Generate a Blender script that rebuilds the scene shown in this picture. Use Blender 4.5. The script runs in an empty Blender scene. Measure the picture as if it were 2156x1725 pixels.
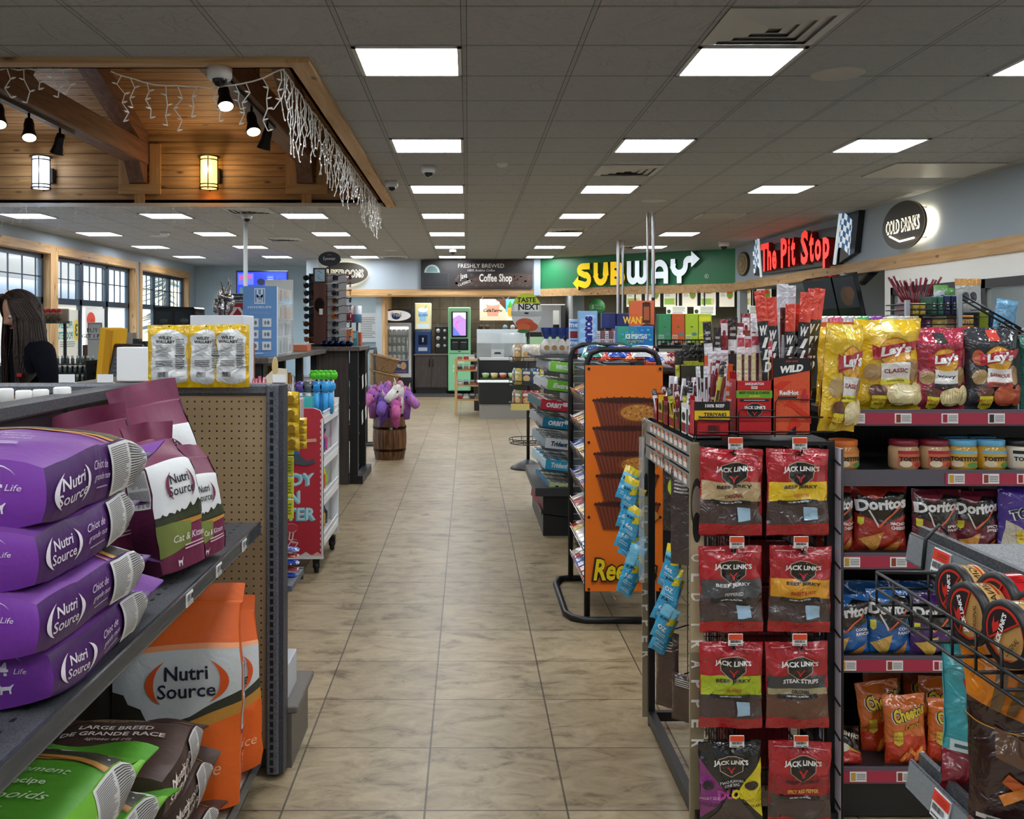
import bpy, bmesh, math, random
from mathutils import Vector, Matrix, noise
PI = math.pi; rad = math.radians
C = bpy.context.scene.collection
sc = bpy.context.scene
# ---------------------------------------------------------------- camera
EYE, FPX, CX, CY, CEIL = 1.55, 2010.0, 985.0, 690.0, 3.03
cd = bpy.data.cameras.new('camera'); cam = bpy.data.objects.new('camera', cd); C.objects.link(cam)
cam.location = (0, 0, EYE); cam.rotation_euler = (PI/2, 0, 0)
cd.sensor_width = 36; cd.lens = 36*FPX/2156
cd.shift_x = (1078-CX)/2156; cd.shift_y = -(862.5-CY)/2156
cd.clip_start = 0.05; cd.clip_end = 200
sc.camera = cam
# ---------------------------------------------------------------- world, light levels, exposure
w = bpy.data.worlds.new('sky'); sc.world = w; w.use_nodes = True
nt = w.node_tree; bg = nt.nodes['Background']
sky = nt.nodes.new('ShaderNodeTexSky'); sky.sky_type = 'NISHITA'; sky.sun_elevation = rad(38)
sky.sun_rotation = rad(60); sky.sun_disc = False; sky.air_density = 1.2; sky.dust_density = 2.5
nt.links.new(sky.outputs[0], bg.inputs[0]); bg.inputs[1].default_value = 1.05
PANEL_STRENGTH = 17.0
vs = sc.view_settings; vs.view_transform = 'Standard'; vs.look = 'None'; vs.gamma = 1; vs.use_curve_mapping = False
vs.exposure = 0.5
try:
 sc.cycles.max_bounces = 7; sc.cycles.diffuse_bounces = 4; sc.cycles.glossy_bounces = 3; sc.cycles.transmission_bounces = 5
 sc.cycles.transparent_max_bounces = 10; sc.cycles.sample_clamp_indirect = 6; sc.cycles.use_denoising = True
 sc.cycles.caustics_reflective = False; sc.cycles.caustics_refractive = False
except Exception: pass

def W(px, py, Y):
 return Vector(((px-CX)/FPX*Y, Y, EYE-(py-CY)/FPX*Y))
def s2l(v):
 return v/12.92 if v <= .04045 else ((v+.055)/1.055)**2.4
_hx = {}
def hx(h):
 if isinstance(h, tuple): return h
 if h not in _hx: _hx[h] = tuple(s2l(int(h[i:i+2], 16)/255) for i in (0, 2, 4)) + (1.0,)
 return _hx[h]
# ---------------------------------------------------------------- materials: one node set-up per finish, own colour per face
MATS = {}
def nm(name):
 m = bpy.data.materials.new(name); m.use_nodes = True; MATS[name] = m
 n = m.node_tree.nodes; l = m.node_tree.links
 return m, n, l, n['Principled BSDF']
def colnode(n):
 a = n.new('ShaderNodeAttribute'); a.attribute_name = 'Col'; return a
def finish(name, rough, metal=0., spec=.5, bump=None, coat=0., emit=0., trans=0., alpha=1., var=None, speck=None, sss=0):
 m, n, l, b = nm(name); a = colnode(n); src = a.outputs['Color']
 tc = n.new('ShaderNodeTexCoord')
 if var:
  nz = n.new('ShaderNodeTexNoise'); nz.inputs['Scale'].default_value = var[0]; nz.inputs['Detail'].default_value = 5
  l.new(tc.outputs['Object'], nz.inputs['Vector'])
  mr = n.new('ShaderNodeMapRange'); mr.inputs[1].default_value = .3; mr.inputs[2].default_value = .7
  mr.inputs[3].default_value = 1-var[1]; mr.inputs[4].default_value = 1+var[1]
  l.new(nz.outputs['Fac'], mr.inputs[0])
  vm = n.new('ShaderNodeVectorMath'); vm.operation = 'SCALE'; l.new(src, vm.inputs[0]); l.new(mr.outputs[0], vm.inputs['Scale']); src = vm.outputs[0]
 if speck:
  nz = n.new('ShaderNodeTexVoronoi'); nz.inputs['Scale'].default_value = speck[0]; l.new(tc.outputs['Object'], nz.inputs['Vector'])
  mr = n.new('ShaderNodeMapRange'); mr.inputs[1].default_value = .15; mr.inputs[2].default_value = .75
  mr.inputs[3].default_value = 1+speck[1]; mr.inputs[4].default_value = 1-speck[1]; l.new(nz.outputs['Color'], mr.inputs[0])
  vm = n.new('ShaderNodeVectorMath'); vm.operation = 'SCALE'; l.new(src, vm.inputs[0]); l.new(mr.outputs[0], vm.inputs['Scale']); src = vm.outputs[0]
 l.new(src, b.inputs['Base Color'])
 b.inputs['Roughness'].default_value = rough; b.inputs['Metallic'].default_value = metal
 b.inputs['Specular IOR Level'].default_value = spec; b.inputs['Coat Weight'].default_value = coat
 b.inputs['Coat Roughness'].default_value = .12
 if trans: b.inputs['Transmission Weight'].default_value = trans
 if alpha < 1: b.inputs['Alpha'].default_value = alpha
 if emit: l.new(a.outputs['Color'], b.inputs['Emission Color']); b.inputs['Emission Strength'].default_value = emit
 if bump:
  nz = n.new('ShaderNodeTexNoise'); nz.inputs['Scale'].default_value = bump[0]; nz.inputs['Detail'].default_value = bump[2] if len(bump) > 2 else 3
  if len(bump) > 3: nz.inputs['Distortion'].default_value = bump[3]
  l.new(tc.outputs['Object'], nz.inputs['Vector'])
  bp = n.new('ShaderNodeBump'); bp.inputs['Strength'].default_value = bump[1]; bp.inputs['Distance'].default_value = .01
  l.new(nz.outputs['Fac'], bp.inputs['Height']); l.new(bp.outputs[0], b.inputs['Normal'])
 return m
finish('matte', .75); finish('satin', .42); finish('gloss', .14); finish('paper', .6, spec=.35)
finish('foil', .17, spec=.8, bump=(24, 1., 2, 1.2), coat=.5)
finish('sack', .42, spec=.4, bump=(9, .55, 5, .8))
finish('metal', .32, metal=1.); finish('chrome', .1, metal=1.)
finish('crinkle_foil', .12, metal=1., bump=(30, .9, 4, 1.5))
finish('speckle', .5, speck=(420, .45)); finish('fabric', .95, spec=.1, bump=(160, .5), var=(14, .12))
finish('plush', 1., spec=.05, bump=(90, 1., 6), var=(30, .15)); finish('hair', .38, spec=.4, bump=(60, .4), var=(30, .2))
finish('wicker', .7, bump=(60, 1.), var=(60, .35)); finish('jerky', .45, bump=(60, 1., 6), var=(45, .5))
finish('paint', .8, spec=.3, bump=(140, .12, 2)); finish('skin', .5, spec=.3)
finish('glow', .4, emit=1.0); finish('glow2', .4, emit=2.2); finish('glow_lamp', .4, emit=6.0); finish('glow_soft', .4, emit=.35)
finish('panel', .5, emit=PANEL_STRENGTH)
finish('glass', .03, alpha=.14, spec=.6); finish('clear', .08, alpha=.3, spec=.7, coat=.3); finish('frosted', .25, alpha=.55)
finish('window_glass', .02, alpha=.08, spec=.5)
def woodmat(name, c1, c2, axis, scale=6., rough=.55, knots=True, groove=None, gax=2, coat=0):
 m, n, l, b = nm(name)
 tc = n.new('ShaderNodeTexCoord'); mp = n.new('ShaderNodeMapping'); l.new(tc.outputs['Object'], mp.inputs[0])
 s = [scale]*3; s[axis] = scale*.07; mp.inputs['Scale'].default_value = s
 nz = n.new('ShaderNodeTexNoise'); nz.inputs['Scale'].default_value = 4; nz.inputs['Detail'].default_value = 6; nz.inputs['Distortion'].default_value = .6
 l.new(mp.outputs[0], nz.inputs['Vector'])
 cr = n.new('ShaderNodeValToRGB'); cr.color_ramp.elements[0].position = .32; cr.color_ramp.elements[1].position = .68
 cr.color_ramp.elements[0].color = hx(c2); cr.color_ramp.elements[1].color = hx(c1); l.new(nz.outputs['Fac'], cr.inputs[0]); src = cr.outputs[0]
 if knots:
  v = n.new('ShaderNodeTexVoronoi'); v.inputs['Scale'].default_value = 1.0
  m2 = n.new('ShaderNodeMapping'); s = [7., 7., 7.]; s[axis] = 2.6; m2.inputs['Scale'].default_value = s
  l.new(tc.outputs['Object'], m2.inputs[0]); l.new(m2.outputs[0], v.inputs['Vector'])
  mr = n.new('ShaderNodeMapRange'); mr.inputs[1].default_value = .05; mr.inputs[2].default_value = .16; mr.inputs[3].default_value = .3; mr.inputs[4].default_value = 1
  l.new(v.outputs['Distance'], mr.inputs[0])
  vm = n.new('ShaderNodeVectorMath'); vm.operation = 'SCALE'; l.new(src, vm.inputs[0]); l.new(mr.outputs[0], vm.inputs['Scale']); src = vm.outputs[0]
 if groove:
  sx = n.new('ShaderNodeSeparateXYZ'); l.new(tc.outputs['Object'], sx.inputs[0])
  md = n.new('ShaderNodeMath'); md.operation = 'PINGPONG'; md.inputs[1].default_value = groove/2; l.new(sx.outputs[gax], md.inputs[0])
  mr = n.new('ShaderNodeMapRange'); mr.inputs[1].default_value = groove*.02; mr.inputs[2].default_value = groove*.05; mr.inputs[3].default_value = .35; mr.inputs[4].default_value = 1
  l.new(md.outputs[0], mr.inputs[0])
  vm = n.new('ShaderNodeVectorMath'); vm.operation = 'SCALE'; l.new(src, vm.inputs[0]); l.new(mr.outputs[0], vm.inputs['Scale']); src = vm.outputs[0]
  bp = n.new('ShaderNodeBump'); bp.inputs['Strength'].default_value = .6; bp.inputs['Distance'].default_value = .01
  l.new(mr.outputs[0], bp.inputs['Height']); l.new(bp.outputs[0], b.inputs['Normal'])
 l.new(src, b.inputs['Base Color']); b.inputs['Roughness'].default_value = rough; b.inputs['Coat Weight'].default_value = coat
 return m
woodmat('pine_x', 'd2ad7a', 'b98d58', 0); woodmat('pine_y', 'd2ad7a', 'b98d58', 1); woodmat('pine_z', 'd2ad7a', 'b98d58', 2)
woodmat('plank_wall', 'c69c6c', '9a7244', 0, groove=.14, knots=True); woodmat('plank_slope', 'c09468', '946c42', 0, groove=.05, knots=True)
woodmat('plank_gable', 'b89064', '8c6a42', 1, groove=.14)
woodmat('beam_y', '84604c', '664636', 1, knots=False); woodmat('beam_z', '84604c', '664636', 2, knots=False)
woodmat('dark_wood_z', '4d4440', '352e2c', 2, knots=False, scale=12); woodmat('dark_wood_y', '6b625c', '453e3a', 1, knots=False, scale=10)
woodmat('barrel_wood', '8a5c36', '3a2314', 2, knots=False, scale=14); woodmat('rack_wood', '5f3527', '4a281e', 2, knots=False)

def tile_floor():
 m, n, l, b = nm('floor_tile'); tc = n.new('ShaderNodeTexCoord'); mp = n.new('ShaderNodeMapping')
 l.new(tc.outputs['Object'], mp.inputs[0]); mp.inputs['Location'].default_value = (.138+.457*20, -3.52+.457*20, 0)
 br = n.new('ShaderNodeTexBrick'); br.offset = 0; br.squash = 1; br.inputs['Scale'].default_value = 1
 br.inputs['Brick Width'].default_value = .457; br.inputs['Row Height'].default_value = .457; br.inputs['Mortar Size'].default_value = .0035
 br.inputs['Mortar Smooth'].default_value = .1; br.inputs['Color1'].default_value = hx('a4957a'); br.inputs['Color2'].default_value = hx('95866c'); br.inputs['Mortar'].default_value = hx('544a3e')
 l.new(mp.outputs[0], br.inputs['Vector'])
 m2 = n.new('ShaderNodeMapping'); m2.inputs['Scale'].default_value = (1, 1.9, 1); l.new(tc.outputs['Object'], m2.inputs[0])
 nz = n.new('ShaderNodeTexNoise'); nz.inputs['Scale'].default_value = 5.5; nz.inputs['Detail'].default_value = 14; nz.inputs['Roughness'].default_value = .74; nz.inputs['Distortion'].default_value = .7
 l.new(m2.outputs[0], nz.inputs['Vector'])
 cr = n.new('ShaderNodeValToRGB'); e = cr.color_ramp.elements; e[0].position = .36; e[0].color = (.38, .33, .26, 1); e[1].position = .6; e[1].color = (1.12, 1.1, 1.06, 1)
 k = e.new(.46); k.color = (.84, .81, .75, 1)
 l.new(nz.outputs['Fac'], cr.inputs[0])
 mx = n.new('ShaderNodeMix'); mx.data_type = 'RGBA'; mx.blend_type = 'MULTIPLY'; mx.inputs[0].default_value = 1
 l.new(br.outputs[0], mx.inputs[6]); l.new(cr.outputs[0], mx.inputs[7]); l.new(mx.outputs[2], b.inputs['Base Color'])
 bp = n.new('ShaderNodeBump'); bp.invert = True; bp.inputs['Strength'].default_value = .5; bp.inputs['Distance'].default_value = .004
 l.new(br.outputs['Fac'], bp.inputs['Height']); l.new(bp.outputs[0], b.inputs['Normal'])
 mr = n.new('ShaderNodeMapRange'); mr.inputs[3].default_value = .3; mr.inputs[4].default_value = .48; l.new(nz.outputs['Fac'], mr.inputs[0]); l.new(mr.outputs[0], b.inputs['Roughness'])
tile_floor()
def tile_ceiling():
 m, n, l, b = nm('ceiling_tile'); tc = n.new('ShaderNodeTexCoord'); sx = n.new('ShaderNodeSeparateXYZ'); l.new(tc.outputs['Object'], sx.inputs[0])
 T = .61
 def lines(out, off, lo, hi, a, c):
  ad = n.new('ShaderNodeMath'); ad.operation = 'ADD'; ad.inputs[1].default_value = off; l.new(out, ad.inputs[0])
  pp = n.new('ShaderNodeMath'); pp.operation = 'PINGPONG'; pp.inputs[1].default_value = T/2; l.new(ad.outputs[0], pp.inputs[0])
  cr = n.new('ShaderNodeValToRGB'); cr.color_ramp.interpolation = 'CONSTANT'; e = cr.color_ramp.elements
  e[0].position = 0; e[0].color = (a, a, a, 1); e[1].position = lo/(T/2); e[1].color = (c, c, c, 1); q = e.new(hi/(T/2)); q.color = (1, 1, 1, 1)
  dv = n.new('ShaderNodeMath'); dv.operation = 'DIVIDE'; dv.inputs[1].default_value = T/2; l.new(pp.outputs[0], dv.inputs[0]); l.new(dv.outputs[0], cr.inputs[0])
  return cr.outputs[0]
 gx = lines(sx.outputs[0], .63+T*20, .011, .015, .92, .25); gy = lines(sx.outputs[1], -5.005+T*40, .004, .009, .8, .3)
 mn = n.new('ShaderNodeMix'); mn.data_type = 'RGBA'; mn.blend_type = 'DARKEN'; mn.inputs[0].default_value = 1; l.new(gx, mn.inputs[6]); l.new(gy, mn.inputs[7])
 nz = n.new('ShaderNodeTexNoise'); nz.inputs['Scale'].default_value = 2.2; nz.inputs['Detail'].default_value = 3; nz.inputs['Distortion'].default_value = 2.5; l.new(tc.outputs['Object'], nz.inputs['Vector'])
 mg = n.new('ShaderNodeTexNoise'); mg.inputs['Scale'].default_value = 60; mg.inputs['Detail'].default_value = 3; l.new(tc.outputs['Object'], mg.inputs['Vector'])
 cr = n.new('ShaderNodeValToRGB'); e = cr.color_ramp.elements; e[0].position = .47; e[1].position = .5; e[0].color = (0, 0, 0, 1); e[1].color = (1, 1, 1, 1); q = e.new(.53); q.color = (0, 0, 0, 1); l.new(nz.outputs['Fac'], cr.inputs[0])
 ad = n.new('ShaderNodeMath'); ad.operation = 'MULTIPLY_ADD'; ad.inputs[1].default_value = .45; l.new(cr.outputs[0], ad.inputs[0]); l.new(mg.outputs['Fac'], ad.inputs[2])
 bp = n.new('ShaderNodeBump'); bp.inputs['Strength'].default_value = .5; bp.inputs['Distance'].default_value = .006; l.new(ad.outputs[0], bp.inputs['Height']); bp.inputs['Strength'].default_value = 1; bp.inputs['Distance'].default_value = .012; l.new(bp.outputs[0], b.inputs['Normal'])
 cc = n.new('ShaderNodeMix'); cc.data_type = 'RGBA'; cc.blend_type = 'MULTIPLY'; cc.inputs[0].default_value = 1; cc.inputs[6].default_value = hx('b9bcbf'); l.new(mn.outputs[2], cc.inputs[7])
 l.new(cc.outputs[2], b.inputs['Base Color']); b.inputs['Roughness'].default_value = .9; b.inputs['Specular IOR Level'].default_value = .2
tile_ceiling()
def tile_wall():
 m, n, l, b = nm('wall_tile'); tc = n.new('ShaderNodeTexCoord'); sx = n.new('ShaderNodeSeparateXYZ'); l.new(tc.outputs['Object'], sx.inputs[0])
 cb = n.new('ShaderNodeCombineXYZ'); l.new(sx.outputs[0], cb.inputs[0]); l.new(sx.outputs[2], cb.inputs[1])
 br = n.new('ShaderNodeTexBrick'); br.offset = 0; br.inputs['Scale'].default_value = 1; br.inputs['Brick Width'].default_value = .33; br.inputs['Row Height'].default_value = .33; br.inputs['Mortar Size'].default_value = .006
 br.inputs['Color1'].default_value = hx('7d705f'); br.inputs['Color2'].default_value = hx('6e6353'); br.inputs['Mortar'].default_value = hx('4a4238'); l.new(cb.outputs[0], br.inputs['Vector'])
 nz = n.new('ShaderNodeTexNoise'); nz.inputs['Scale'].default_value = 5; nz.inputs['Detail'].default_value = 6; l.new(tc.outputs['Object'], nz.inputs['Vector'])
 mr = n.new('ShaderNodeMapRange'); mr.inputs[1].default_value = .3; mr.inputs[2].default_value = .7; mr.inputs[3].default_value = .75; mr.inputs[4].default_value = 1.2; l.new(nz.outputs['Fac'], mr.inputs[0])
 vm = n.new('ShaderNodeVectorMath'); vm.operation = 'SCALE'; l.new(br.outputs[0], vm.inputs[0]); l.new(mr.outputs[0], vm.inputs['Scale']); l.new(vm.outputs[0], b.inputs['Base Color']); b.inputs['Roughness'].default_value = .5
tile_wall()
def wire_pegboard():
 # hardboard with a grid of round holes, 25 mm apart in object X and Z
 m, n, l, b = nm('pegboard'); tc = n.new('ShaderNodeTexCoord'); sx = n.new('ShaderNodeSeparateXYZ'); l.new(tc.outputs['Object'], sx.inputs[0])
 def pp(o):
  q = n.new('ShaderNodeMath'); q.operation = 'PINGPONG'; q.inputs[1].default_value = .0127; l.new(o, q.inputs[0])
  r = n.new('ShaderNodeMath'); r.operation = 'MULTIPLY'; l.new(q.outputs[0], r.inputs[0]); l.new(q.outputs[0], r.inputs[1]); return r.outputs[0]
 ad = n.new('ShaderNodeMath'); l.new(pp(sx.outputs[0]), ad.inputs[0]); l.new(pp(sx.outputs[2]), ad.inputs[1])
 cr = n.new('ShaderNodeMath'); cr.operation = 'LESS_THAN'; cr.inputs[1].default_value = .0033**2; l.new(ad.outputs[0], cr.inputs[0])
 nz = n.new('ShaderNodeTexNoise'); nz.inputs['Scale'].default_value = 5; nz.inputs['Detail'].default_value = 5; l.new(tc.outputs['Object'], nz.inputs['Vector'])
 mx = n.new('ShaderNodeMix'); mx.data_type = 'RGBA'; mx.inputs[6].default_value = hx('b09672'); mx.inputs[7].default_value = hx('a08763'); l.new(nz.outputs['Fac'], mx.inputs[0])
 m3 = n.new('ShaderNodeMix'); m3.data_type = 'RGBA'; m3.inputs[7].default_value = hx('2a221a'); l.new(cr.outputs[0], m3.inputs[0]); l.new(mx.outputs[2], m3.inputs[6])
 l.new(m3.outputs[2], b.inputs['Base Color']); b.inputs['Roughness'].default_value = .55
wire_pegboard()
# ---------------------------------------------------------------- mesh builder
_txt = {}
def glyphs(text, bold=0., shear=0., space=1.):
 key = (text, bold, shear, space)
 if key in _txt: return _txt[key]
 cu = bpy.data.curves.new('t', 'FONT'); cu.body = text; cu.size = 1; cu.resolution_u = 2; cu.offset = bold; cu.shear = shear; cu.space_character = space
 cu.space_line = .85
 cu.align_x = 'CENTER'; cu.fill_mode = 'FRONT'
 o = bpy.data.objects.new('t', cu); me = o.to_mesh()
 vs_ = [(v.co.x, v.co.y) for v in me.vertices]; fs = [tuple(p.vertices) for p in me.polygons]
 o.to_mesh_clear(); bpy.data.objects.remove(o); bpy.data.curves.remove(cu)
 if not vs_: vs_ = [(0, 0)]
 x0 = min(a for a, _ in vs_); x1 = max(a for a, _ in vs_); y0 = min(b for _, b in vs_); y1 = max(b for _, b in vs_)
 r = ([((a-(x0+x1)/2), (b-(y0+y1)/2)) for a, b in vs_], fs, x1-x0, y1-y0)
 _txt[key] = r; return r
def ell(cx, cy, rx, ry, n=20, a0=0, a1=2*PI):
 full = abs(a1-a0-2*PI) < 1e-6; k = n if full else n+1
 return [(cx+rx*math.cos(a0+(a1-a0)*i/n), cy+ry*math.sin(a0+(a1-a0)*i/n)) for i in range(k)]
def arc(cx, cy, rx, ry, th, a0, a1, n=12, taper=1.):
 o = []; i_ = []
 for i in range(n+1):
  a = a0+(a1-a0)*i/n; t = th*(1-taper+taper*math.sin(PI*i/n)) if taper else th
  o.append((cx+(rx)*math.cos(a), cy+ry*math.sin(a))); i_.append((cx+(rx-t)*math.cos(a), cy+(ry-t*ry/rx)*math.sin(a)))
 return [('q', o, i_)]
class MB:
 def __init__(s): s.V = []; s.F = []; s.K = []; s.M = []; s.S = []; s.T = None
 def add(s, vs_, fs, c='808080', m='matte', sm=False):
  b = len(s.V); c = hx(c)
  if s.T is not None: vs_ = [s.T @ Vector(v) for v in vs_]
  s.V += [tuple(v) for v in vs_]
  for f in fs: s.F.append(tuple(i+b for i in f)); s.K.append(c); s.M.append(m); s.S.append(sm)
  return s
 def box(s, x0, y0, z0, x1, y1, z1, c='808080', m='satin', b=0):
  if x0 > x1: x0, x1 = x1, x0
  if y0 > y1: y0, y1 = y1, y0
  if z0 > z1: z0, z1 = z1, z0
  b = min(b, (x1-x0)*.45, (y1-y0)*.45, (z1-z0)*.45)
  if b <= 0:
   v = [(x, y, z) for z in (z0, z1) for y in (y0, y1) for x in (x0, x1)]
   return s.add(v, [(0, 2, 3, 1), (4, 5, 7, 6), (0, 1, 5, 4), (1, 3, 7, 5), (3, 2, 6, 7), (2, 0, 4, 6)], c, m)
  v = []; idx = {}
  for iz, z in enumerate((z0, z1)):
   for iy, y in enumerate((y0, y1)):
    for ix, x in enumerate((x0, x1)):
     dx = b if ix == 0 else -b; dy = b if iy == 0 else -b; dz = b if iz == 0 else -b
     for a, p in enumerate(((x, y+dy, z+dz), (x+dx, y, z+dz), (x+dx, y+dy, z))):
      idx[(ix, iy, iz, a)] = len(v); v.append(p)
  f = []
  for k in (0, 1):
   q = [idx[(k, j, i, 0)] for j, i in ((0, 0), (0, 1), (1, 1), (1, 0))]; f.append(q if k == 0 else q[::-1])
   q = [idx[(i, k, j, 1)] for i, j in ((0, 0), (1, 0), (1, 1), (0, 1))]; f.append(q if k == 0 else q[::-1])
   q = [idx[(i, j, k, 2)] for i, j in ((0, 0), (0, 1), (1, 1), (1, 0))]; f.append(q if k == 0 else q[::-1])
  for a in (0, 1):
   for b2 in (0, 1):
    f.append([idx[(0, a, b2, 1)], idx[(1, a, b2, 1)], idx[(1, a, b2, 2)], idx[(0, a, b2, 2)]])
    f.append([idx[(a, 0, b2, 0)], idx[(a, 1, b2, 0)], idx[(a, 1, b2, 2)], idx[(a, 0, b2, 2)]])
    f.append([idx[(a, b2, 0, 0)], idx[(a, b2, 1, 0)], idx[(a, b2, 1, 1)], idx[(a, b2, 0, 1)]])
  for i in (0, 1):
   for j in (0, 1):
    for k in (0, 1): f.append([idx[(i, j, k, a)] for a in range(3)])
  return s.add(v, f, c, m)
 def bar(s, p, q, w, h, c='808080', m='satin', up=(0, 0, 1)):
  p = Vector(p); q = Vector(q); d = (q-p); L = d.length
  if L < 1e-6: return s
  d /= L; u = Vector(up); r = d.cross(u)
  if r.length < 1e-4: r = d.cross(Vector((0, 1, 0)))
  r.normalize(); u = r.cross(d)
  v = [e + r*a*w/2 + u*b*h/2 for e in (p, q) for a, b in ((-1, -1), (1, -1), (1, 1), (-1, 1))]
  return s.add(v, [(3, 2, 1, 0), (4, 5, 6, 7), (0, 1, 5, 4), (1, 2, 6, 5), (2, 3, 7, 6), (3, 0, 4, 7)], c, m)
 def tube(s, pts, r, c='17181a', m='satin', n=6, caps=True):
  pts = [Vector(p) for p in pts]; rr = r if isinstance(r, (list, tuple)) else [r]*len(pts)
  v = []; u = None
  for i, p in enumerate(pts):
   d = (pts[min(i+1, len(pts)-1)]-pts[max(i-1, 0)])
   d = d.normalized() if d.length > 1e-9 else Vector((0, 0, 1))
   if u is None: u = d.orthogonal().normalized()
   else:
    u = u-d*u.dot(d); u = u.normalized() if u.length > 1e-5 else d.orthogonal().normalized()
   w_ = d.cross(u)
   v += [p+(u*math.cos(2*PI*k/n)+w_*math.sin(2*PI*k/n))*rr[i] for k in range(n)]
  f = [(i*n+k, i*n+(k+1) % n, (i+1)*n+(k+1) % n, (i+1)*n+k) for i in range(len(pts)-1) for k in range(n)]
  if caps: f += [tuple(range(n))[::-1], tuple((len(pts)-1)*n+k for k in range(n))]
  return s.add(v, f, c, m, n > 4)
 def lathe(s, prof, o=(0, 0, 0), c='808080', m='satin', n=20, axis='z', cols=None, sm=True):
  v = []; o = Vector(o)
  for r, z in prof:
   for k in range(n):
    a = 2*PI*k/n; x, y = r*math.cos(a), r*math.sin(a)
    v.append(o+(Vector((x, y, z)) if axis == 'z' else Vector((x, z, y)) if axis == 'y' else Vector((z, x, y))))
  for i in range(len(prof)-1):
   fs = [((i)*n+k, i*n+(k+1) % n, (i+1)*n+(k+1) % n, (i+1)*n+k) for k in range(n)]
   if i == 0: s_b = len(s.V); s.add(v, fs, (cols[0] if cols else c), m, sm)
   else:
    cc = hx(cols[i] if cols else c)
    for f in fs: s.F.append(tuple(q+s_b for q in f)); s.K.append(cc); s.M.append(m); s.S.append(sm)
  return s
 def disc(s, o, r, nrm='z', c='808080', m='matte', n=24, ry=None):
  o = Vector(o); ry = ry or r; v = []
  for k in range(n):
   a = 2*PI*k/n; x, y = r*math.cos(a), ry*math.sin(a)
   v.append(o+(Vector((x, y, 0)) if nrm == 'z' else Vector((x, 0, y)) if nrm == 'y' else Vector((0, x, y))))
  return s.add(v, [tuple(range(n))], c, m)
 def ball(s, o, r, c='808080', m='satin', n=12, k=8, sc_=(1, 1, 1), R=None):
  o = Vector(o); v = []; R = R or Matrix.Identity(3)
  for i in range(k+1):
   t = PI*i/k
   for j in range(n):
    a = 2*PI*j/n; v.append(o+R @ Vector((r*sc_[0]*math.sin(t)*math.cos(a), r*sc_[1]*math.sin(t)*math.sin(a), r*sc_[2]*math.cos(t))))
  f = [(i*n+j, (i+1)*n+j, (i+1)*n+(j+1) % n, i*n+(j+1) % n) for i in range(k) for j in range(n)]
  return s.add(v, f, c, m, True)
 def prism(s, poly, fn, t, c='808080', m='satin', side=None):
  # extruded outline: fn(u, v, w) -> point
  n = len(poly); v = [fn(a, b, 0) for a, b in poly]+[fn(a, b, t) for a, b in poly]
  s.add(v, [tuple(range(n)), tuple(range(2*n-1, n-1, -1))], c, m)
  return s.add(v, [(i, (i+1) % n, n+(i+1) % n, n+i) for i in range(n)], side or c, m)
 def grid(s, fn, nu, nv, c='808080', m='matte', sm=True, colfn=None, mfn=None):
  v = [fn(i/nu, j/nv) for j in range(nv+1) for i in range(nu+1)]
  b = len(s.V); f = [(j*(nu+1)+i, j*(nu+1)+i+1, (j+1)*(nu+1)+i+1, (j+1)*(nu+1)+i) for j in range(nv) for i in range(nu)]
  k0 = len(s.K); s.add(v, f, c, m, sm)
  if colfn:
   for j in range(nv):
    for i in range(nu): s.K[k0+j*nu+i] = hx(colfn((i+.5)/nu, (j+.5)/nv))
  return s
 def flat(s, vs2, fs, fn, w, c, m, cuts=0):
  if cuts:
   bm = bmesh.new(); bv = [bm.verts.new((a, b, 0)) for a, b in vs2]
   for f in fs:
    try: bm.faces.new([bv[i] for i in f])
    except ValueError: pass
   xs = [a for a, _ in vs2]; ys = [b for _, b in vs2]
   cu_, cv_ = cuts if isinstance(cuts, tuple) else (cuts, cuts)
   for k in range(1, cu_):
    t = k/cu_
    if min(xs) < t < max(xs): bmesh.ops.bisect_plane(bm, geom=bm.verts[:]+bm.edges[:]+bm.faces[:], plane_co=(t, 0, 0), plane_no=(1, 0, 0))
   for k in range(1, cv_):
    t = k/cv_
    if min(ys) < t < max(ys): bmesh.ops.bisect_plane(bm, geom=bm.verts[:]+bm.edges[:]+bm.faces[:], plane_co=(0, t, 0), plane_no=(0, 1, 0))
   bm.verts.index_update(); vs2 = [(v.co.x, v.co.y) for v in bm.verts]; fs = [tuple(v.index for v in f.verts) for f in bm.faces]; bm.free()
  return s.add([fn(a, b, w) for a, b in vs2], fs, c, m, bool(cuts))
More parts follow.
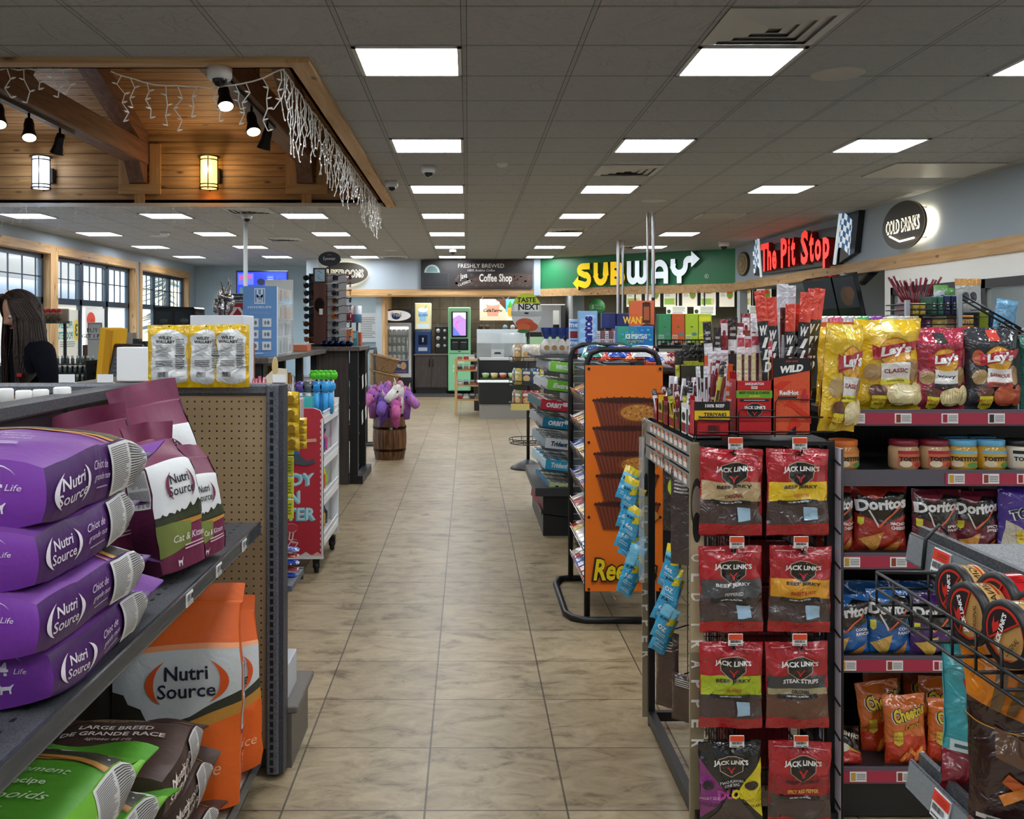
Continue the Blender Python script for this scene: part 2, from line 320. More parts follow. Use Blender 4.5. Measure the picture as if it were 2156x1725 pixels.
 def art(s, fn, items, m='paper', cuts=0, asp=None, w0=.0008, dw=.0005):
  """paint shapes on a surface: fn(u, v, w) -> point, w metres off the surface; asp = width/height of the unit square"""
  k = 0; prev = None
  if asp is None: asp = (fn(1, .5, 0)-fn(0, .5, 0)).length/max(1e-6, (fn(.5, 1, 0)-fn(.5, 0, 0)).length)
  for it in items:
   t = it[0]; mm = m; key = (t, it[5] if t in 're' else k) if t in 're' else (t, it[-1] if t in 'pl' else None)
   if key != prev or t not in 'repl': k += 1
   prev = key; w = w0+dw*(k-1)
   if t == 'r': u0, v0, u1, v1, c = it[1:6]; s.flat([(u0, v0), (u1, v0), (u1, v1), (u0, v1)], [(0, 1, 2, 3)], fn, w, c, mm, cuts)
   elif t == 'e': s.flat(ell(*it[1:5], n=22), [tuple(range(22))], fn, w, it[5], mm, cuts)
   elif t == 'p': s.flat(it[1], [tuple(range(len(it[1])))], fn, w, it[2], mm, cuts)
   elif t == 'l':   # polyline with thickness: points, thickness in v units, colour
    P = it[1]; th = it[2]/2
    for a, b in zip(P, P[1:]):
     dx, dy = (b[0]-a[0])*asp, b[1]-a[1]; L = math.hypot(dx, dy) or 1; nx, ny = -dy/L*th/asp, dx/L*th
     s.flat([(a[0]+nx, a[1]+ny), (b[0]+nx, b[1]+ny), (b[0]-nx, b[1]-ny), (a[0]-nx, a[1]-ny)], [(0, 1, 2, 3)], fn, w, it[3], mm, cuts)
   elif t == 'a':   # crescent: cx, cy, rx, ry, thickness, a0, a1, colour
    cx, cy, rx, ry, th, a0, a1, c = it[1:9]; q = arc(cx, cy, rx, ry, th, a0, a1)[0]; n = len(q[1])
    s.flat(q[1]+q[2], [(i, i+1, n+i+1, n+i) for i in range(n-1)], fn, w, c, mm, cuts)
   elif t == 't':   # text: string, cx, cy, total height, colour, options
    st, cx, cy, h, c = it[1:6]; o = it[6] if len(it) > 6 else {}
    V, Fs, gw, gh = glyphs(st, o.get('b', 0.), o.get('s', 0.), o.get('sp', 1.)); sy = h/gh; sx = sy/asp*o.get('x', 1.)
    if 'w' in o: sx = o['w']/gw
    r = o.get('r', 0.); cr, sr = math.cos(r), math.sin(r); V2 = []
    for a, b in V:
     a2, b2 = a*sx*asp, b*sy; V2.append((cx+(a2*cr-b2*sr)/asp, cy+a2*sr+b2*cr))
    if o.get('f'): V2 = [(2*cx-a, b) for a, b in V2]
    s.flat(V2, Fs, fn, w, c, mm, cuts if o.get('cut', 1) else 0)
   elif t == 'h':   # lines of fine print: u0, v0, u1, v1, rows, colour
    u0, v0, u1, v1, n, c = it[1:7]; rnd = random.Random(it[7] if len(it) > 7 else 1)
    for i in range(n):
     a = v1-(v1-v0)*(i+.25)/n; b = a-(v1-v0)*.42/n; e = u1-(u1-u0)*rnd.choice((0, .02, .06, .2))
     s.flat([(u0, b), (e, b), (e, a), (u0, a)], [(0, 1, 2, 3)], fn, w, c, mm, cuts)
   elif t == 'b':   # bar code: u0, v0, u1, v1
    u0, v0, u1, v1 = it[1:5]; rnd = random.Random(5); x = u0
    while x < u1:
     d = (u1-u0)*rnd.choice((.02, .03, .05)); s.flat([(x, v0), (min(x+d, u1), v0), (min(x+d, u1), v1), (x, v1)], [(0, 1, 2, 3)], fn, w, '1c1c1c', mm, 0); x += d+(u1-u0)*rnd.choice((.02, .03))
  return s
 def build(s, name, parent=None, **k):
  me = bpy.data.meshes.new(name); me.from_pydata(s.V, [], s.F)
  names = []; [names.append(x) for x in s.M if x not in names]
  for x in names: me.materials.append(MATS[x])
  ix = {x: i for i, x in enumerate(names)}
  me.polygons.foreach_set('material_index', [ix[x] for x in s.M]); me.polygons.foreach_set('use_smooth', s.S)
  at = me.color_attributes.new('Col', 'FLOAT_COLOR', 'CORNER'); buf = []
  for f, c in zip(s.F, s.K): buf.extend(tuple(c)*len(f))
  at.data.foreach_set('color', buf); me.validate(); me.update()
  o = bpy.data.objects.new(name, me); C.objects.link(o)
  if parent is not None: o.parent = parent
  if k: tag(o, **k)
  return o
def tag(o, label=None, cat=None, group=None, kind=None):
 if label: o['label'] = label
 if cat: o['category'] = cat
 if group: o['group'] = group
 if kind: o['kind'] = kind
 return o
def thing(name, label, cat, loc=(0, 0, 0), rz=0, group=None, rot=None):
 o = bpy.data.objects.new(name, None); C.objects.link(o); o.location = loc
 o.rotation_euler = rot if rot else (0, 0, rz); o.empty_display_size = .1
 return tag(o, label, cat, group)
_kids = {}
def copy_tree(o, loc=None, rz=None, label=None, group=None, rot=None, scale=None, parent=None):
 c = o.copy(); C.objects.link(c)
 if parent is not None: c.parent = parent
 for ch in KIDS(o): copy_tree(ch, parent=c)
 if loc is not None: c.location = loc
 if rz is not None: c.rotation_euler = (0, 0, rz)
 if rot is not None: c.rotation_euler = rot
 if scale is not None: c.scale = scale if isinstance(scale, (tuple, list)) else (scale,)*3
 if label: c['label'] = label
 if group: c['group'] = group
 return c
def KIDS(o):
 return [x for x in C.objects if x.parent == o]
def struct(mb, name, parent=None):
 o = mb.build(name, parent)
 if parent is None: o['kind'] = 'structure'
 return o
ORD = ['first', 'second', 'third', 'fourth', 'fifth', 'sixth', 'seventh', 'eighth', 'ninth', 'tenth', 'eleventh', 'twelfth', 'thirteenth', 'fourteenth', 'fifteenth']
# ================================================================ ROOM SHELL
XL, XR, YN, YF = -6.55, 5.0, -4.0, 23.0
b = MB(); b.box(XL-.2, YN-.2, -.1, 7.2, YF+.3, 0, m='floor_tile'); struct(b, 'floor')
# ceiling around the recess opening
OX0, OX1, OY0, OY1 = -6.0, -.98, 5.32, 11.45
b = MB()
for x0, y0, x1, y1 in ((XL-.2, YN-.2, 7.2, OY0), (XL-.2, OY1, 7.2, YF+.3), (XL-.2, OY0, OX0, OY1), (OX1, OY0, 7.2, OY1)): b.box(x0, y0, CEIL, x1, y1, CEIL+.05, m='ceiling_tile')
struct(b, 'ceiling')
# recess: gabled pine ceiling over the counter
b = MB(); b.box(OX0-.03, OY1, CEIL, OX1+.03, OY1+.06, 4.0, m='plank_wall'); struct(b, 'wall_recess_far')
b = MB(); b.box(OX0-.03, OY0-.06, CEIL, OX1+.03, OY0, 4.0, m='plank_wall'); struct(b, 'wall_recess_near')
ym, zr, zs = (OY0+OY1)/2, 5.0, 3.85
for nm_, x in (('wall_recess_right', OX1), ('wall_recess_left', OX0-.06)):
 b = MB(); P = [(OY0-.06, CEIL), (OY1+.06, CEIL), (OY1+.06, 4.0), (ym, zr+.1), (OY0-.06, 4.0)]
 b.prism(P, lambda u, v, w_, x=x: (x+w_, u, v), .06, m='plank_gable'); struct(b, nm_)
b = MB()
for y0, y1 in ((OY1+.05, ym), (OY0-.05, ym)):
 b.add([(OX0-.05, y0, zs), (OX1+.05, y0, zs), (OX1+.05, y1, zr), (OX0-.05, y1, zr), (OX0-.05, y0, zs+.05), (OX1+.05, y0, zs+.05), (OX1+.05, y1, zr+.05), (OX0-.05, y1, zr+.05)],
    [(0, 1, 2, 3), (4, 5, 6, 7), (0, 1, 5, 4), (1, 2, 6, 5), (2, 3, 7, 6), (3, 0, 4, 7)], m='plank_slope')
struct(b, 'ceiling_recess')
# trim boards around the opening
b = MB(); tw, tt = .13, .03
b.box(OX1-.02, OY0-.1, CEIL-tt, OX1+tw-.02, OY1+.1, CEIL+.002, m='pine_y'); b.box(OX1-.02, OY0, CEIL-tt, OX1, OY1, CEIL+.12, m='pine_y')
struct(b, 'trim_1')
b = MB(); b.box(OX0-.1, OY0-.1, CEIL-tt, OX1-.02, OY0+.02, CEIL+.002, m='pine_x'); b.box(OX0, OY0, CEIL-tt, OX1-.02, OY0+.02, CEIL+.12, m='pine_x'); struct(b, 'trim_2')
b = MB(); b.box(OX0-.1, OY1-.02, CEIL-tt, OX1-.02, OY1+.1, CEIL+.002, m='pine_x'); struct(b, 'trim_3')
# white metal bead along the far rim
b = MB(); b.box(OX0, OY1-.05, CEIL-.035, OX1-.03, OY1-.021, CEIL+.01, 'd8d8d4'); struct(b, 'trim_4')
# heavy beams: tie beams along the room and their rafters
for i, x in enumerate((-3.93, -1.93)):
 b = MB(); b.box(x-.11, OY0, 3.5, x+.11, OY1, 3.76, m='beam_y', b=.01); o = struct(b, 'beam_tie'); 
 for sy, ya in ((-1, OY1), (1, OY0)):
  b = MB(); b.bar((x, ya, 3.78), (x, ym, 4.88), .2, .24, m='beam_y'); struct(b, 'beam_rafter')
 b = MB(); b.box(x-.08, ym-.1, 3.75, x+.08, ym+.1, 4.85, m='beam_z'); struct(b, 'beam_post')
 # bracket blocks on the far wall
 b = MB(); b.prism([(OY1, 3.28), (OY1-.12, 3.28), (OY1-.3, 3.5), (OY1, 3.5)], lambda u, v, w_: (x-.09+w_, u, v), .18, m='beam_z'); struct(b, 'beam_corbel')
 b = MB(); b.box(x-.25, OY1-.025, 3.25, x-.12, OY1, 3.75, m='pine_z'); b.box(x+.12, OY1-.025, 3.25, x+.25, OY1, 3.75, m='pine_z'); b.box(x-.25, OY1-.03, 3.15, x+.25, OY1-.0, 3.27, m='pine_x')
 b.box(x-.06, OY1-.025, CEIL, x+.06, OY1, 3.16, m='pine_z'); struct(b, 'trim_5')
# walls
WALLC = 'a7b3bd'
wins = [(9.6, 14.95), (15.2, 18.75), (19.15, 22.3)]; WZ0, WZ1 = .85, 2.72
b = MB(); ys = [YN]
b.box(XL-.2, YN, 0, XL, YF, WZ0, WALLC, 'paint'); b.box(XL-.2, YN, WZ1, XL, YF, CEIL, WALLC, 'paint'); e = YN
for a, c in wins+[(YF, YF)]:
 b.box(XL-.2, e, WZ0, XL, a, WZ1, WALLC, 'paint'); e = c
struct(b, 'wall_left')
for i, (a, c) in enumerate(wins):
 root = bpy.data.objects.new('window_%d' % (i+1), None); C.objects.link(root); root.location = (XL, (a+c)/2, 0); root['kind'] = 'structure'
 root.location = (0, 0, 0)
 b = MB(); t = .13
 b.box(XL, a-t, WZ0-.1, XL+.025, a+.01, WZ1+t, m='pine_z'); b.box(XL, c-.01, WZ0-.1, XL+.025, c+t, WZ1+t, m='pine_z')
 b.box(XL, a, WZ1-.01, XL+.025, c, WZ1+t, m='pine_y'); b.box(XL-.14, a, WZ0-.03, XL+.05, c, WZ0, m='pine_y')
 b.box(XL-.14, a, WZ0, XL+.001, a+.02, WZ1, m='pine_z'); b.box(XL-.14, c-.02, WZ0, XL+.001, c, WZ1, m='pine_z'); b.box(XL-.14, a, WZ1-.02, XL+.001, c, WZ1, m='pine_y')
 b.build('window_casing', root)
 b = MB(); fr = '24303a'; x0, x1 = XL-.15, XL-.09; n = 3; zt = 1.98
 b.box(x0, a+.02, WZ0, x1, a+.09, WZ1-.02, fr, 'satin'); b.box(x0, c-.09, WZ0, x1, c-.02, WZ1-.02, fr, 'satin')
 b.box(x0, a+.02, WZ1-.09, x1, c-.02, WZ1-.02, fr, 'satin'); b.box(x0, a+.02, WZ0, x1, c-.02, WZ0+.07, fr, 'satin'); b.box(x0, a+.02, zt-.05, x1, c-.02, zt+.05, fr, 'satin')
 for k in range(1, n): y = a+(c-a)*k/n; b.box(x0, y-.05, WZ0, x1, y+.05, WZ1-.05, fr, 'satin')
 for k in range(n*4):
  y = a+(c-a)*(k+.5)/(n*4); b.box(x0+.02, y-.008, zt, x1-.02, y+.008, WZ1-.05, fr, 'satin')
 b.box(x0+.02, a+.05, (zt+WZ1)/2-.008, x1-.02, c-.05, (zt+WZ1)/2+.008, fr, 'satin')
 b.build('window_frame', root)
 b = MB(); b.box(XL-.125, a+.05, WZ0+.03, XL-.12, c-.05, WZ1-.05, 'dcecf0', 'window_glass'); b.build('window_glass', root)
# right wall: upper part painted, white cooler surround under the pine band, opening beyond
b = MB(); b.box(XR, YN, 2.24, XR+.2, 17.85, CEIL, WALLC, 'paint'); struct(b, 'wall_right_upper')
b = MB()
for a, c in ((YN, 3.2), (3.2, 6.0), (6.0, 9.0), (9.0, 11.6), (11.6, 14.2), (14.2, 17.86)): b.box(XR-.03, a+.002, 2.24, XR, c, 2.39, m='pine_y')
struct(b, 'trim_6')
CW = 'f6f6f2'; c0, c1 = 3.25, 11.25
b = MB(); b.box(XR+.0, YN, 0, XR+.2, c0, 2.24, CW, 'paint'); b.box(XR, c1, 0, XR+.2, 11.45, 2.24, CW, 'paint'); b.box(XR, c0, 2.02, XR+.2, c1, 2.24, CW, 'paint'); b.box(XR, c0, 0, XR+.2, c1, .2, CW, 'paint')
struct(b, 'wall_right_lower')
b = MB(); b.box(XR+.85, 2.5, 0, XR+.9, 11.45, 2.3, '30343a', 'matte'); b.box(XR+.2, 2.5, 2.24, XR+.9, 11.5, 2.3, '30343a'); b.box(XR+.2, 11.4, 0, XR+.9, 11.45, 2.24, '30343a'); struct(b, 'wall_cooler_back')
b = MB(); b.box(7.0, 11.45, 0, 7.2, 22.3, CEIL, '8f979e', 'paint'); b.box(XR+.9, 11.4, 0, 7.2, 11.45, CEIL, '8f979e', 'paint'); struct(b, 'wall_right_far'); b = MB(); b.box(5.02, 17.62, 0, 5.16, 17.8, 2.24, 'c4ccd2', 'paint'); struct(b, 'pillar')
# far header (restrooms, coffee) with pine band, sub shop header at an angle
b = MB(); b.box(-3.30, 20.6, 2.37, 1.48, 20.8, CEIL, WALLC, 'paint'); struct(b, 'wall_header_back')
b = MB(); b.box(-3.30, 20.57, 2.23, 1.48, 20.6, 2.38, m='pine_x'); b.box(-3.3, 20.57, 2.22, 1.48, 20.8, 2.24, m='pine_x'); struct(b, 'trim_7')
SA, SB = Vector((1.48, 20.6, 0)), Vector((5.0, 17.85, 0)); sd = (SB-SA); SL = sd.length; sd.normalize(); sn = Vector((sd.y, -sd.x, 0))   # sn points to the room
def sub_pt(u, v, w_): return SA+sd*u+sn*w_+Vector((0, 0, v))
b = MB(); b.prism([(0, 2.37), (SL, 2.37), (SL, CEIL), (0, CEIL)], lambda u, v, w_: sub_pt(u, v, -w_), .2, '1f7a4a'); struct(b, 'wall_header_angled')
b = MB(); b.prism([(-.01, 2.22), (SL+.02, 2.22), (SL+.02, 2.38), (-.01, 2.38)], lambda u, v, w_: sub_pt(u, v, .03-w_), .1, m='pine_x'); struct(b, 'trim_8')
b = MB(); b.box(-3.45, 20.4, 0, -3.22, 20.95, CEIL, 'aebbc6', 'paint'); struct(b, 'pillar')
b = MB(); b.box(1.42, 20.5, 2.24, 1.56, 20.62, CEIL, 'aebbc6', 'paint'); struct(b, 'trim_9')
b = MB(); b.box(XL-.2, YF, 0, -1.9, YF+.2, CEIL, 'b0c4cf', 'paint'); struct(b, 'wall_back_left')
b = MB(); b.box(-2.0, 20.75, 0, -1.86, YF, 2.4, 'aebbc6', 'paint'); b.box(-1.86, 20.72, 0, -1.8, YF, 2.3, m='pine_z'); struct(b, 'wall_alcove_left')
b = MB(); b.box(-1.9, 22.6, 0, 2.6, 22.8, 2.4, m='wall_tile'); b.box(-1.9, 20.85, 2.42, 7, 23, 2.45, '8a8680'); struct(b, 'wall_back')
b = MB(); b.box(-1.8, 21.3, 0, 1.2, 22.6, .06, '4a4a4c'); struct(b, 'floor_plinth')
b = MB(); b.box(2.45, 22.2, 0, 7.0, 22.3, 2.4, '97917f', 'paint'); b.box(2.3, 20.9, 0, 2.55, 22.6, 2.4, '8f979e', 'paint'); struct(b, 'wall_sub_shop')
b = MB(); b.box(XL-.2, YN-.2, 0, 5.4, YN, CEIL, WALLC, 'paint'); struct(b, 'wall_near')
b = MB(); b.box(XL, YN, 0, XL+.012, YF, .1, '5d5148'); struct(b, 'baseboard_left')
# outside
b = MB(); b.box(-60, -20, -.15, XL-.2, 60, -.1, '9a9a98', 'matte'); struct(b, 'pavement')
t = thing('shop_building', 'low grey building with a shingled roof across the forecourt outside the windows', 'building', (0, 0, 0))
b = MB(); b.box(-22, 16, -.1, -18, 52, 2.6, 'b9c0c4', 'matte'); b.build('wall', t)
b = MB(); b.prism([(-17.2, 2.6), (-20, 5.3), (-23, 2.6)], lambda u, v, w_: (u, 15.5+w_, v), 37, '7d868c', 'matte'); b.build('roof', t)
t = thing('canopy', 'pale flat fuel canopy on posts outside the windows', 'canopy', (0, 0, 0))
b = MB(); b.box(-17, 22, 3.4, -10, 44, 4.2, 'e6ecee'); b.build('canopy_roof', t)
for y in (25, 39): b = MB(); b.box(-13.7, y-.2, -.1, -13.3, y+.2, 3.4, 'd8dcdc'); b.build('post', t)
rnd = random.Random(3)
for k, (x, y) in enumerate(((-9, 36), (-8.4, 44), (-9.5, 30))):
 t = thing('spruce_tree', 'bare dark %s tree seen through the windows, %s' % (('tall', 'slim', 'bushy')[k], ('beyond the middle window', 'beyond the farthest window', 'before the grey building')[k]), 'tree', (x, y, -.1))
 b = MB(); b.tube([(0, 0, 0), (0, 0, 5)], [.12, .03], '5a4a3c', n=6); b.build('trunk', t)
 b = MB()
 for i in range(90):
  z = 1+3.9*rnd.random(); r = (5.2-z)*.33; a = rnd.random()*6.28; b.tube([(0, 0, z), (r*math.cos(a), r*math.sin(a), z-.25)], [.05, .012], '41564a', n=4, caps=False)
 b.build('foliage', t)
# ================================================================ CEILING FITTINGS
def light_at(i, j, on=True, nm_='ceiling_light'):
 x = -.325+1.83*i; y = 5.31+2.44*j
 if OX0-.3 < x < OX1+.2 and OY0-.3 < y < OY1+.3: return
 if x < XL+.3 or x > XR-.3: return
 if x > 2.5 and y > 19 or (x < -3.5 and y > 22): return
 t = thing(nm_, ('lit ceiling panel light, row %d, %s' % (j+3, ('%d files towards the windows from the aisle' % -i) if i < 0 else 'above the aisle' if i == 0 else '%d files towards the coolers' % i)) if on
     else 'unlit square ceiling panel light before the sub shop sign', 'ceiling light', (x, y, CEIL), group='square panel lights in the ceiling')
 b = MB(); f = .022
 for q in ((-.29, -.29, .29, -.29+f), (-.29, .29-f, .29, .29), (-.29, -.29, -.29+f, .29), (.29-f, -.29, .29, .29)): b.box(q[0], q[1], -.008, q[2], q[3], 0, 'd9dad8')
 b.build('frame', t)
 b = MB(); b.box(-.268, -.268, -.004, .268, .268, -.001, 'f6faff' if on else 'b9b8b2', 'panel' if on else 'satin'); b.build('diffuser', t)
for i in (-3, -2, -1, 0, 1, 2):
 for j in range(-3, 7):
  light_at(i, j, not (i == 2 and j == 3))
def vent(x, y, lab):
 t = thing('ceiling_vent', lab, 'vent', (x, y, CEIL), group='square air vents in the ceiling')
 b = MB()
 for k in range(4):
  r = .29-.065*k; z0, z1 = -.004-.0*k, -.014
  for a in range(4):
   R = Matrix.Rotation(a*PI/2, 4, 'Z'); b.T = R
   b.add([(-r, -r, z0), (r, -r, z0), (r-.061, -r+.061, z1-.004), (-r+.061, -r+.061, z1-.004)], [(0, 1, 2, 3)], 'c8cbca', 'satin')
 b.T = None; b.build('grille', t)
 b = MB(); b.box(-.285, -.285, -.003, .285, .285, -.001, 'a8a8a6'); b.build('duct_opening', t)
vent(1.505, 4.70, 'large louvred air vent before the first light on the side of the tortilla chip shelves')
vent(1.505, 8.97, 'louvred air vent between two lights in the file before the sub shop sign')
vent(1.505, 14.4, 'small looking louvred vent far down the file before the sub shop sign')
vent(-2.765, 12.02, 'louvred vent just past the timber ceiling recess')
vent(-3.07, 15.9, 'louvred vent over the middle of the cashier side, past the recess')
vent(-1.545, 19.9, 'louvred vent before the restrooms sign'); vent(3.03, 17.3, 'louvred vent above the sub shop sign')
def speaker(x, y, lab):
 t = thing('ceiling_speaker', lab, 'speaker', (x, y, CEIL), group='round ceiling speakers')
 b = MB(); b.lathe([(0, -.006), (.125, -.006), (.14, -.009), (.15, -.004), (.15, 0)], c='c3c2bd', m='satin', n=28); b.build('grille', t)
speaker(2.15, 5.55, 'round white ceiling speaker beside the big louvred vent'); speaker(2.17, 11.1, 'round ceiling speaker past the light file of the sub shop sign')
speaker(-4.98, 15.4, 'round ceiling speaker above the windows side'); speaker(-1.47, 18.2, 'round ceiling speaker in front of the restrooms sign'); speaker(1.8, 17.2, 'round speaker before the arrow of the sub shop sign')
def camera_dome(x, y, z, r, lab):
 t = thing('security_camera', lab, 'security camera', (x, y, z), group='dome cameras')
 b = MB(); b.lathe([(0, 0), (r, 0), (r, -r*.75), (r*.9, -r*.95), (0, -r*.95)], c='e8e9e8', m='satin', n=24); b.build('housing', t)
 b = MB(); b.ball((0, 0, -r*.95), r*.62, '15181c', 'gloss', 16, 10); b.build('dome', t)
camera_dome(-1.385, 5.33, CEIL-.03, .068, 'white dome camera hanging from the timber rim of the recess')
camera_dome(-.36, 8.75, CEIL, .065, 'white dome camera between the lights down the middle aisle')
camera_dome(-.77, 9.65, CEIL, .065, 'white dome camera close beside the far corner of the recess')
camera_dome(-2.87, 12.4, CEIL, .07, 'white dome camera past the lit far rim of the recess'); camera_dome(-.28, 17.9, CEIL, .07, 'small dome camera before the coffee sign'); camera_dome(4.4, 16.4, CEIL, .09, 'dome camera near the checkered flag sign')
t = thing('smoke_detector', 'small round white smoke detector on the ceiling above the aisle', 'smoke detector', (.31, 8.6, CEIL)); b = MB(); b.lathe([(0, -.03), (.035, -.03), (.05, -.015), (.052, 0)], c='dadad6', m='satin'); b.build('housing', t)
t = thing('smoke_detector', 'small box shaped detector on the ceiling near the windows', 'smoke detector', (-4.7, 14.8, CEIL)); b = MB(); b.box(-.07, -.05, -.05, .07, .05, 0, 'e0e0dc', b=.01); b.build('housing', t)
t = thing('access_panel', 'plain white square panel in the ceiling next to the cooler wall', 'panel', (4.35, 8.95, CEIL-.013)); b = MB(); b.box(-.5, -.4, 0, .5, .4, .012, 'c9c8c2', b=.004); b.build('panel_board', t)
for x, y, r, lab in ((-3.12, 13.4, .03, 'white power pole from the ceiling behind the blue display'), (2.55, 16.2, .028, 'slim silver pole before the yellow letters, first of the close pair'), (2.645, 16.3, .02, 'slim silver pole before the yellow letters, second of the close pair'), (2.37, 12.2, .022, 'silver pole before the white letters, thicker of the two side by side'), (2.315, 12.3, .014, 'thin silver pole before the white letters, beside the thicker one')):
 t = thing('power_pole', lab, 'pole', (x, y, 0)); b = MB(); b.lathe([(r, .0), (r, CEIL-.003)], c='c4c8ca', m='metal' if x > 0 else 'satin', n=12); b.build('pole', t)
 b = MB(); b.lathe([(r*1.8, CEIL-.02), (r*1.8, CEIL-.001)], c='d8d8d4', m='satin', n=12); b.build('collar', t)
# track lights in the recess
for lab, xt, ys, zz in (('black track with three spotlights along the beam near the corner of the recess', -1.88, (7.35, 8.3, 8.95), 3.42), ('black track with three spotlights on the beam over the cashier', -3.93, (8.0, 8.55, 9.2), 3.42)):
 t = thing('track_light', lab, 'track light', (xt, ys[1], 3.5))
 b = MB(); b.box(-.02, ys[0]-ys[1]-.3, -.03, .02, ys[2]-ys[1]+.3, 0, '17181a'); b.build('track', t)
 for k, y in enumerate(ys):
  b = MB(); d = Vector((.25, -.5, -1)).normalized() if k < 2 else Vector((-.3, .2, -1)).normalized(); p = Vector((0, y-ys[1], -.13))
  b.tube([(0, y-ys[1], -.03), p], .012, '17181a', n=6)
  b.tube([p-d*.05, p, p+d*.06, p+d*.14, p+d*.15], [.035, .045, .045, .065, .065], '1d2022', 'satin', n=14); s_ = b.build('spotlight', t)
  b = MB(); u = d.orthogonal().normalized(); v = d.cross(u); q = p+d*.152; b.add([q+(u*math.cos(a)+v*math.sin(a))*.057 for a in [i*PI/8 for i in range(16)]], [tuple(range(16))], 'fff0c0', 'glow_lamp' if k < 2 else 'satin'); b.build('lamp', s_)
  if k < 2: ld = bpy.data.lights.new('track_lamp', 'SPOT'); ld.energy = 16; ld.color = (1, .85, .6); ld.spot_size = 1.6; ld.spot_blend = .6; ld.shadow_soft_size = .05; lo = bpy.data.objects.new('track_lamp', ld); C.objects.link(lo); lo.location = Vector((xt, ys[1], 3.5))+p+d*.17; lo.rotation_euler = d.to_track_quat('-Z', 'Y').to_euler()
# lanterns
for x, warm, lab in ((-5.06, False, 'wall lantern with cool white glass and black bands'), (-3.07, True, 'wall lantern with warm yellow glass and black bands')):
 t = thing('wall_lantern', lab, 'lantern', (x, OY1-.13, 3.39)); z0, z1 = -.19, .19; r = .095
 b = MB(); b.lathe([(r, z0), (r, z1)], c='ffc766' if warm else 'e4efff', m='glow2', n=24); b.lathe([(0, z1), (r, z1)], c='ffe2a0' if warm else 'f4f8ff', m='glow2', n=24); b.build('glass_shade', t)
 b = MB()
 ld = bpy.data.lights.new('lantern_lamp', 'POINT'); ld.energy = 7; ld.color = (1, .75, .45) if warm else (.8, .88, 1); ld.shadow_soft_size = .09; lo = bpy.data.objects.new('lantern_lamp', ld); C.objects.link(lo); lo.location = (x, OY1-.26, 3.42)
 for z, rr in ((z0, r+.02), (z0+.04, r+.012), (z1-.05, r+.012), (z1-.01, r+.035)): b.lathe([(r-.005, z), (rr, z), (rr, z+.012), (r-.005, z+.012)], c='1b1a1a', m='satin', n=24)
 for a in range(4): q = a*PI/2+PI/4*.2-PI/2; b.tube([((r+.006)*math.cos(q), (r+.006)*math.sin(q), z0-.02), ((r+.006)*math.cos(q), (r+.006)*math.sin(q), z1)], .007, '1b1a1a', n=5)
 b.build('cage', t)
 b = MB(); b.box(.02, .06, -.12, .12, .13, .06, '1b1a1a', b=.01); b.box(-.02, r-.01, -.03, .05, .13, .0, '1b1a1a'); b.build('wall_bracket', t)
# icicle light strings
def icicle(name, lab, A, B, n, drop, step, sag=None, seed=1, th=.0036):
 rnd = random.Random(seed); b = MB(); bl = MB(); A = Vector(A); B = Vector(B); L = (B-A).length; pts = []; N = max(8, int(L/.06))
 d = (B-A)/L; side = Vector((-d.y, d.x, 0))
 def top(t):
  p = A+(B-A)*t
  if sag: p.z -= sag*4*t*(1-t)
  return p
 pts = [top(i/N)+Vector((0, 0, rnd.uniform(-.008, .008))) for i in range(N+1)]; b.tube(pts, th*1.3, 'ecebe4', 'satin', n=4, caps=False)
 for i in range(n):
  t = (i+.5+rnd.uniform(-.3, .3))/n; p = top(t); ln = drop*rnd.uniform(.4, 1.0); q = [p]; k = max(3, int(ln/.05)); x = 0; s = rnd.choice((-1, 1))
  for j in range(k):
   x += rnd.uniform(-.02, .02); pp = p+Vector((0, 0, -ln*(j+1)/k))+d*(x+s*.012*(-1)**j)+side*rnd.uniform(-.012, .012); q.append(pp)
  b.tube(q, th, 'ecebe4', 'satin', n=4, caps=False)
  for j in range(1, k+1):
   a = rnd.choice((-1, 1)); e = q[j]+d*a*.03+Vector((0, 0, .01)); bl.tube([q[j], q[j]+(e-q[j])*.5, e], [th*.9, th*1.8, th*.4], 'f6f5ee', 'gloss', n=4)
 t_ = thing(name, lab, 'string lights'); b.build('wire', t_); bl.build('bulb_chain', t_)
icicle('icicle_lights', 'white icicle light string swagged along the near timber rim of the recess', (-2.0, OY0+.03, 2.99), (-1.02, OY0+.03, 3.0), 11, .3, .1, sag=.1, seed=4)
icicle('icicle_lights', 'white icicle light drops over the cashier end of the near rim', (-2.62, OY0+.03, 3.0), (-2.22, OY0+.03, 3.0), 5, .24, .1, seed=8)
icicle('icicle_lights', 'dense white icicle light string running down the aisle side rim of the recess', (-1.04, OY0+.05, 3.0), (-1.04, OY1-.05, 3.0), 90, .44, .1, seed=5)
icicle('icicle_lights', 'white icicle light string along the far rim of the recess', (-5.7, OY1-.08, 3.02), (-1.1, OY1-.08, 3.02), 44, .3, .1, seed=6, th=.0022)
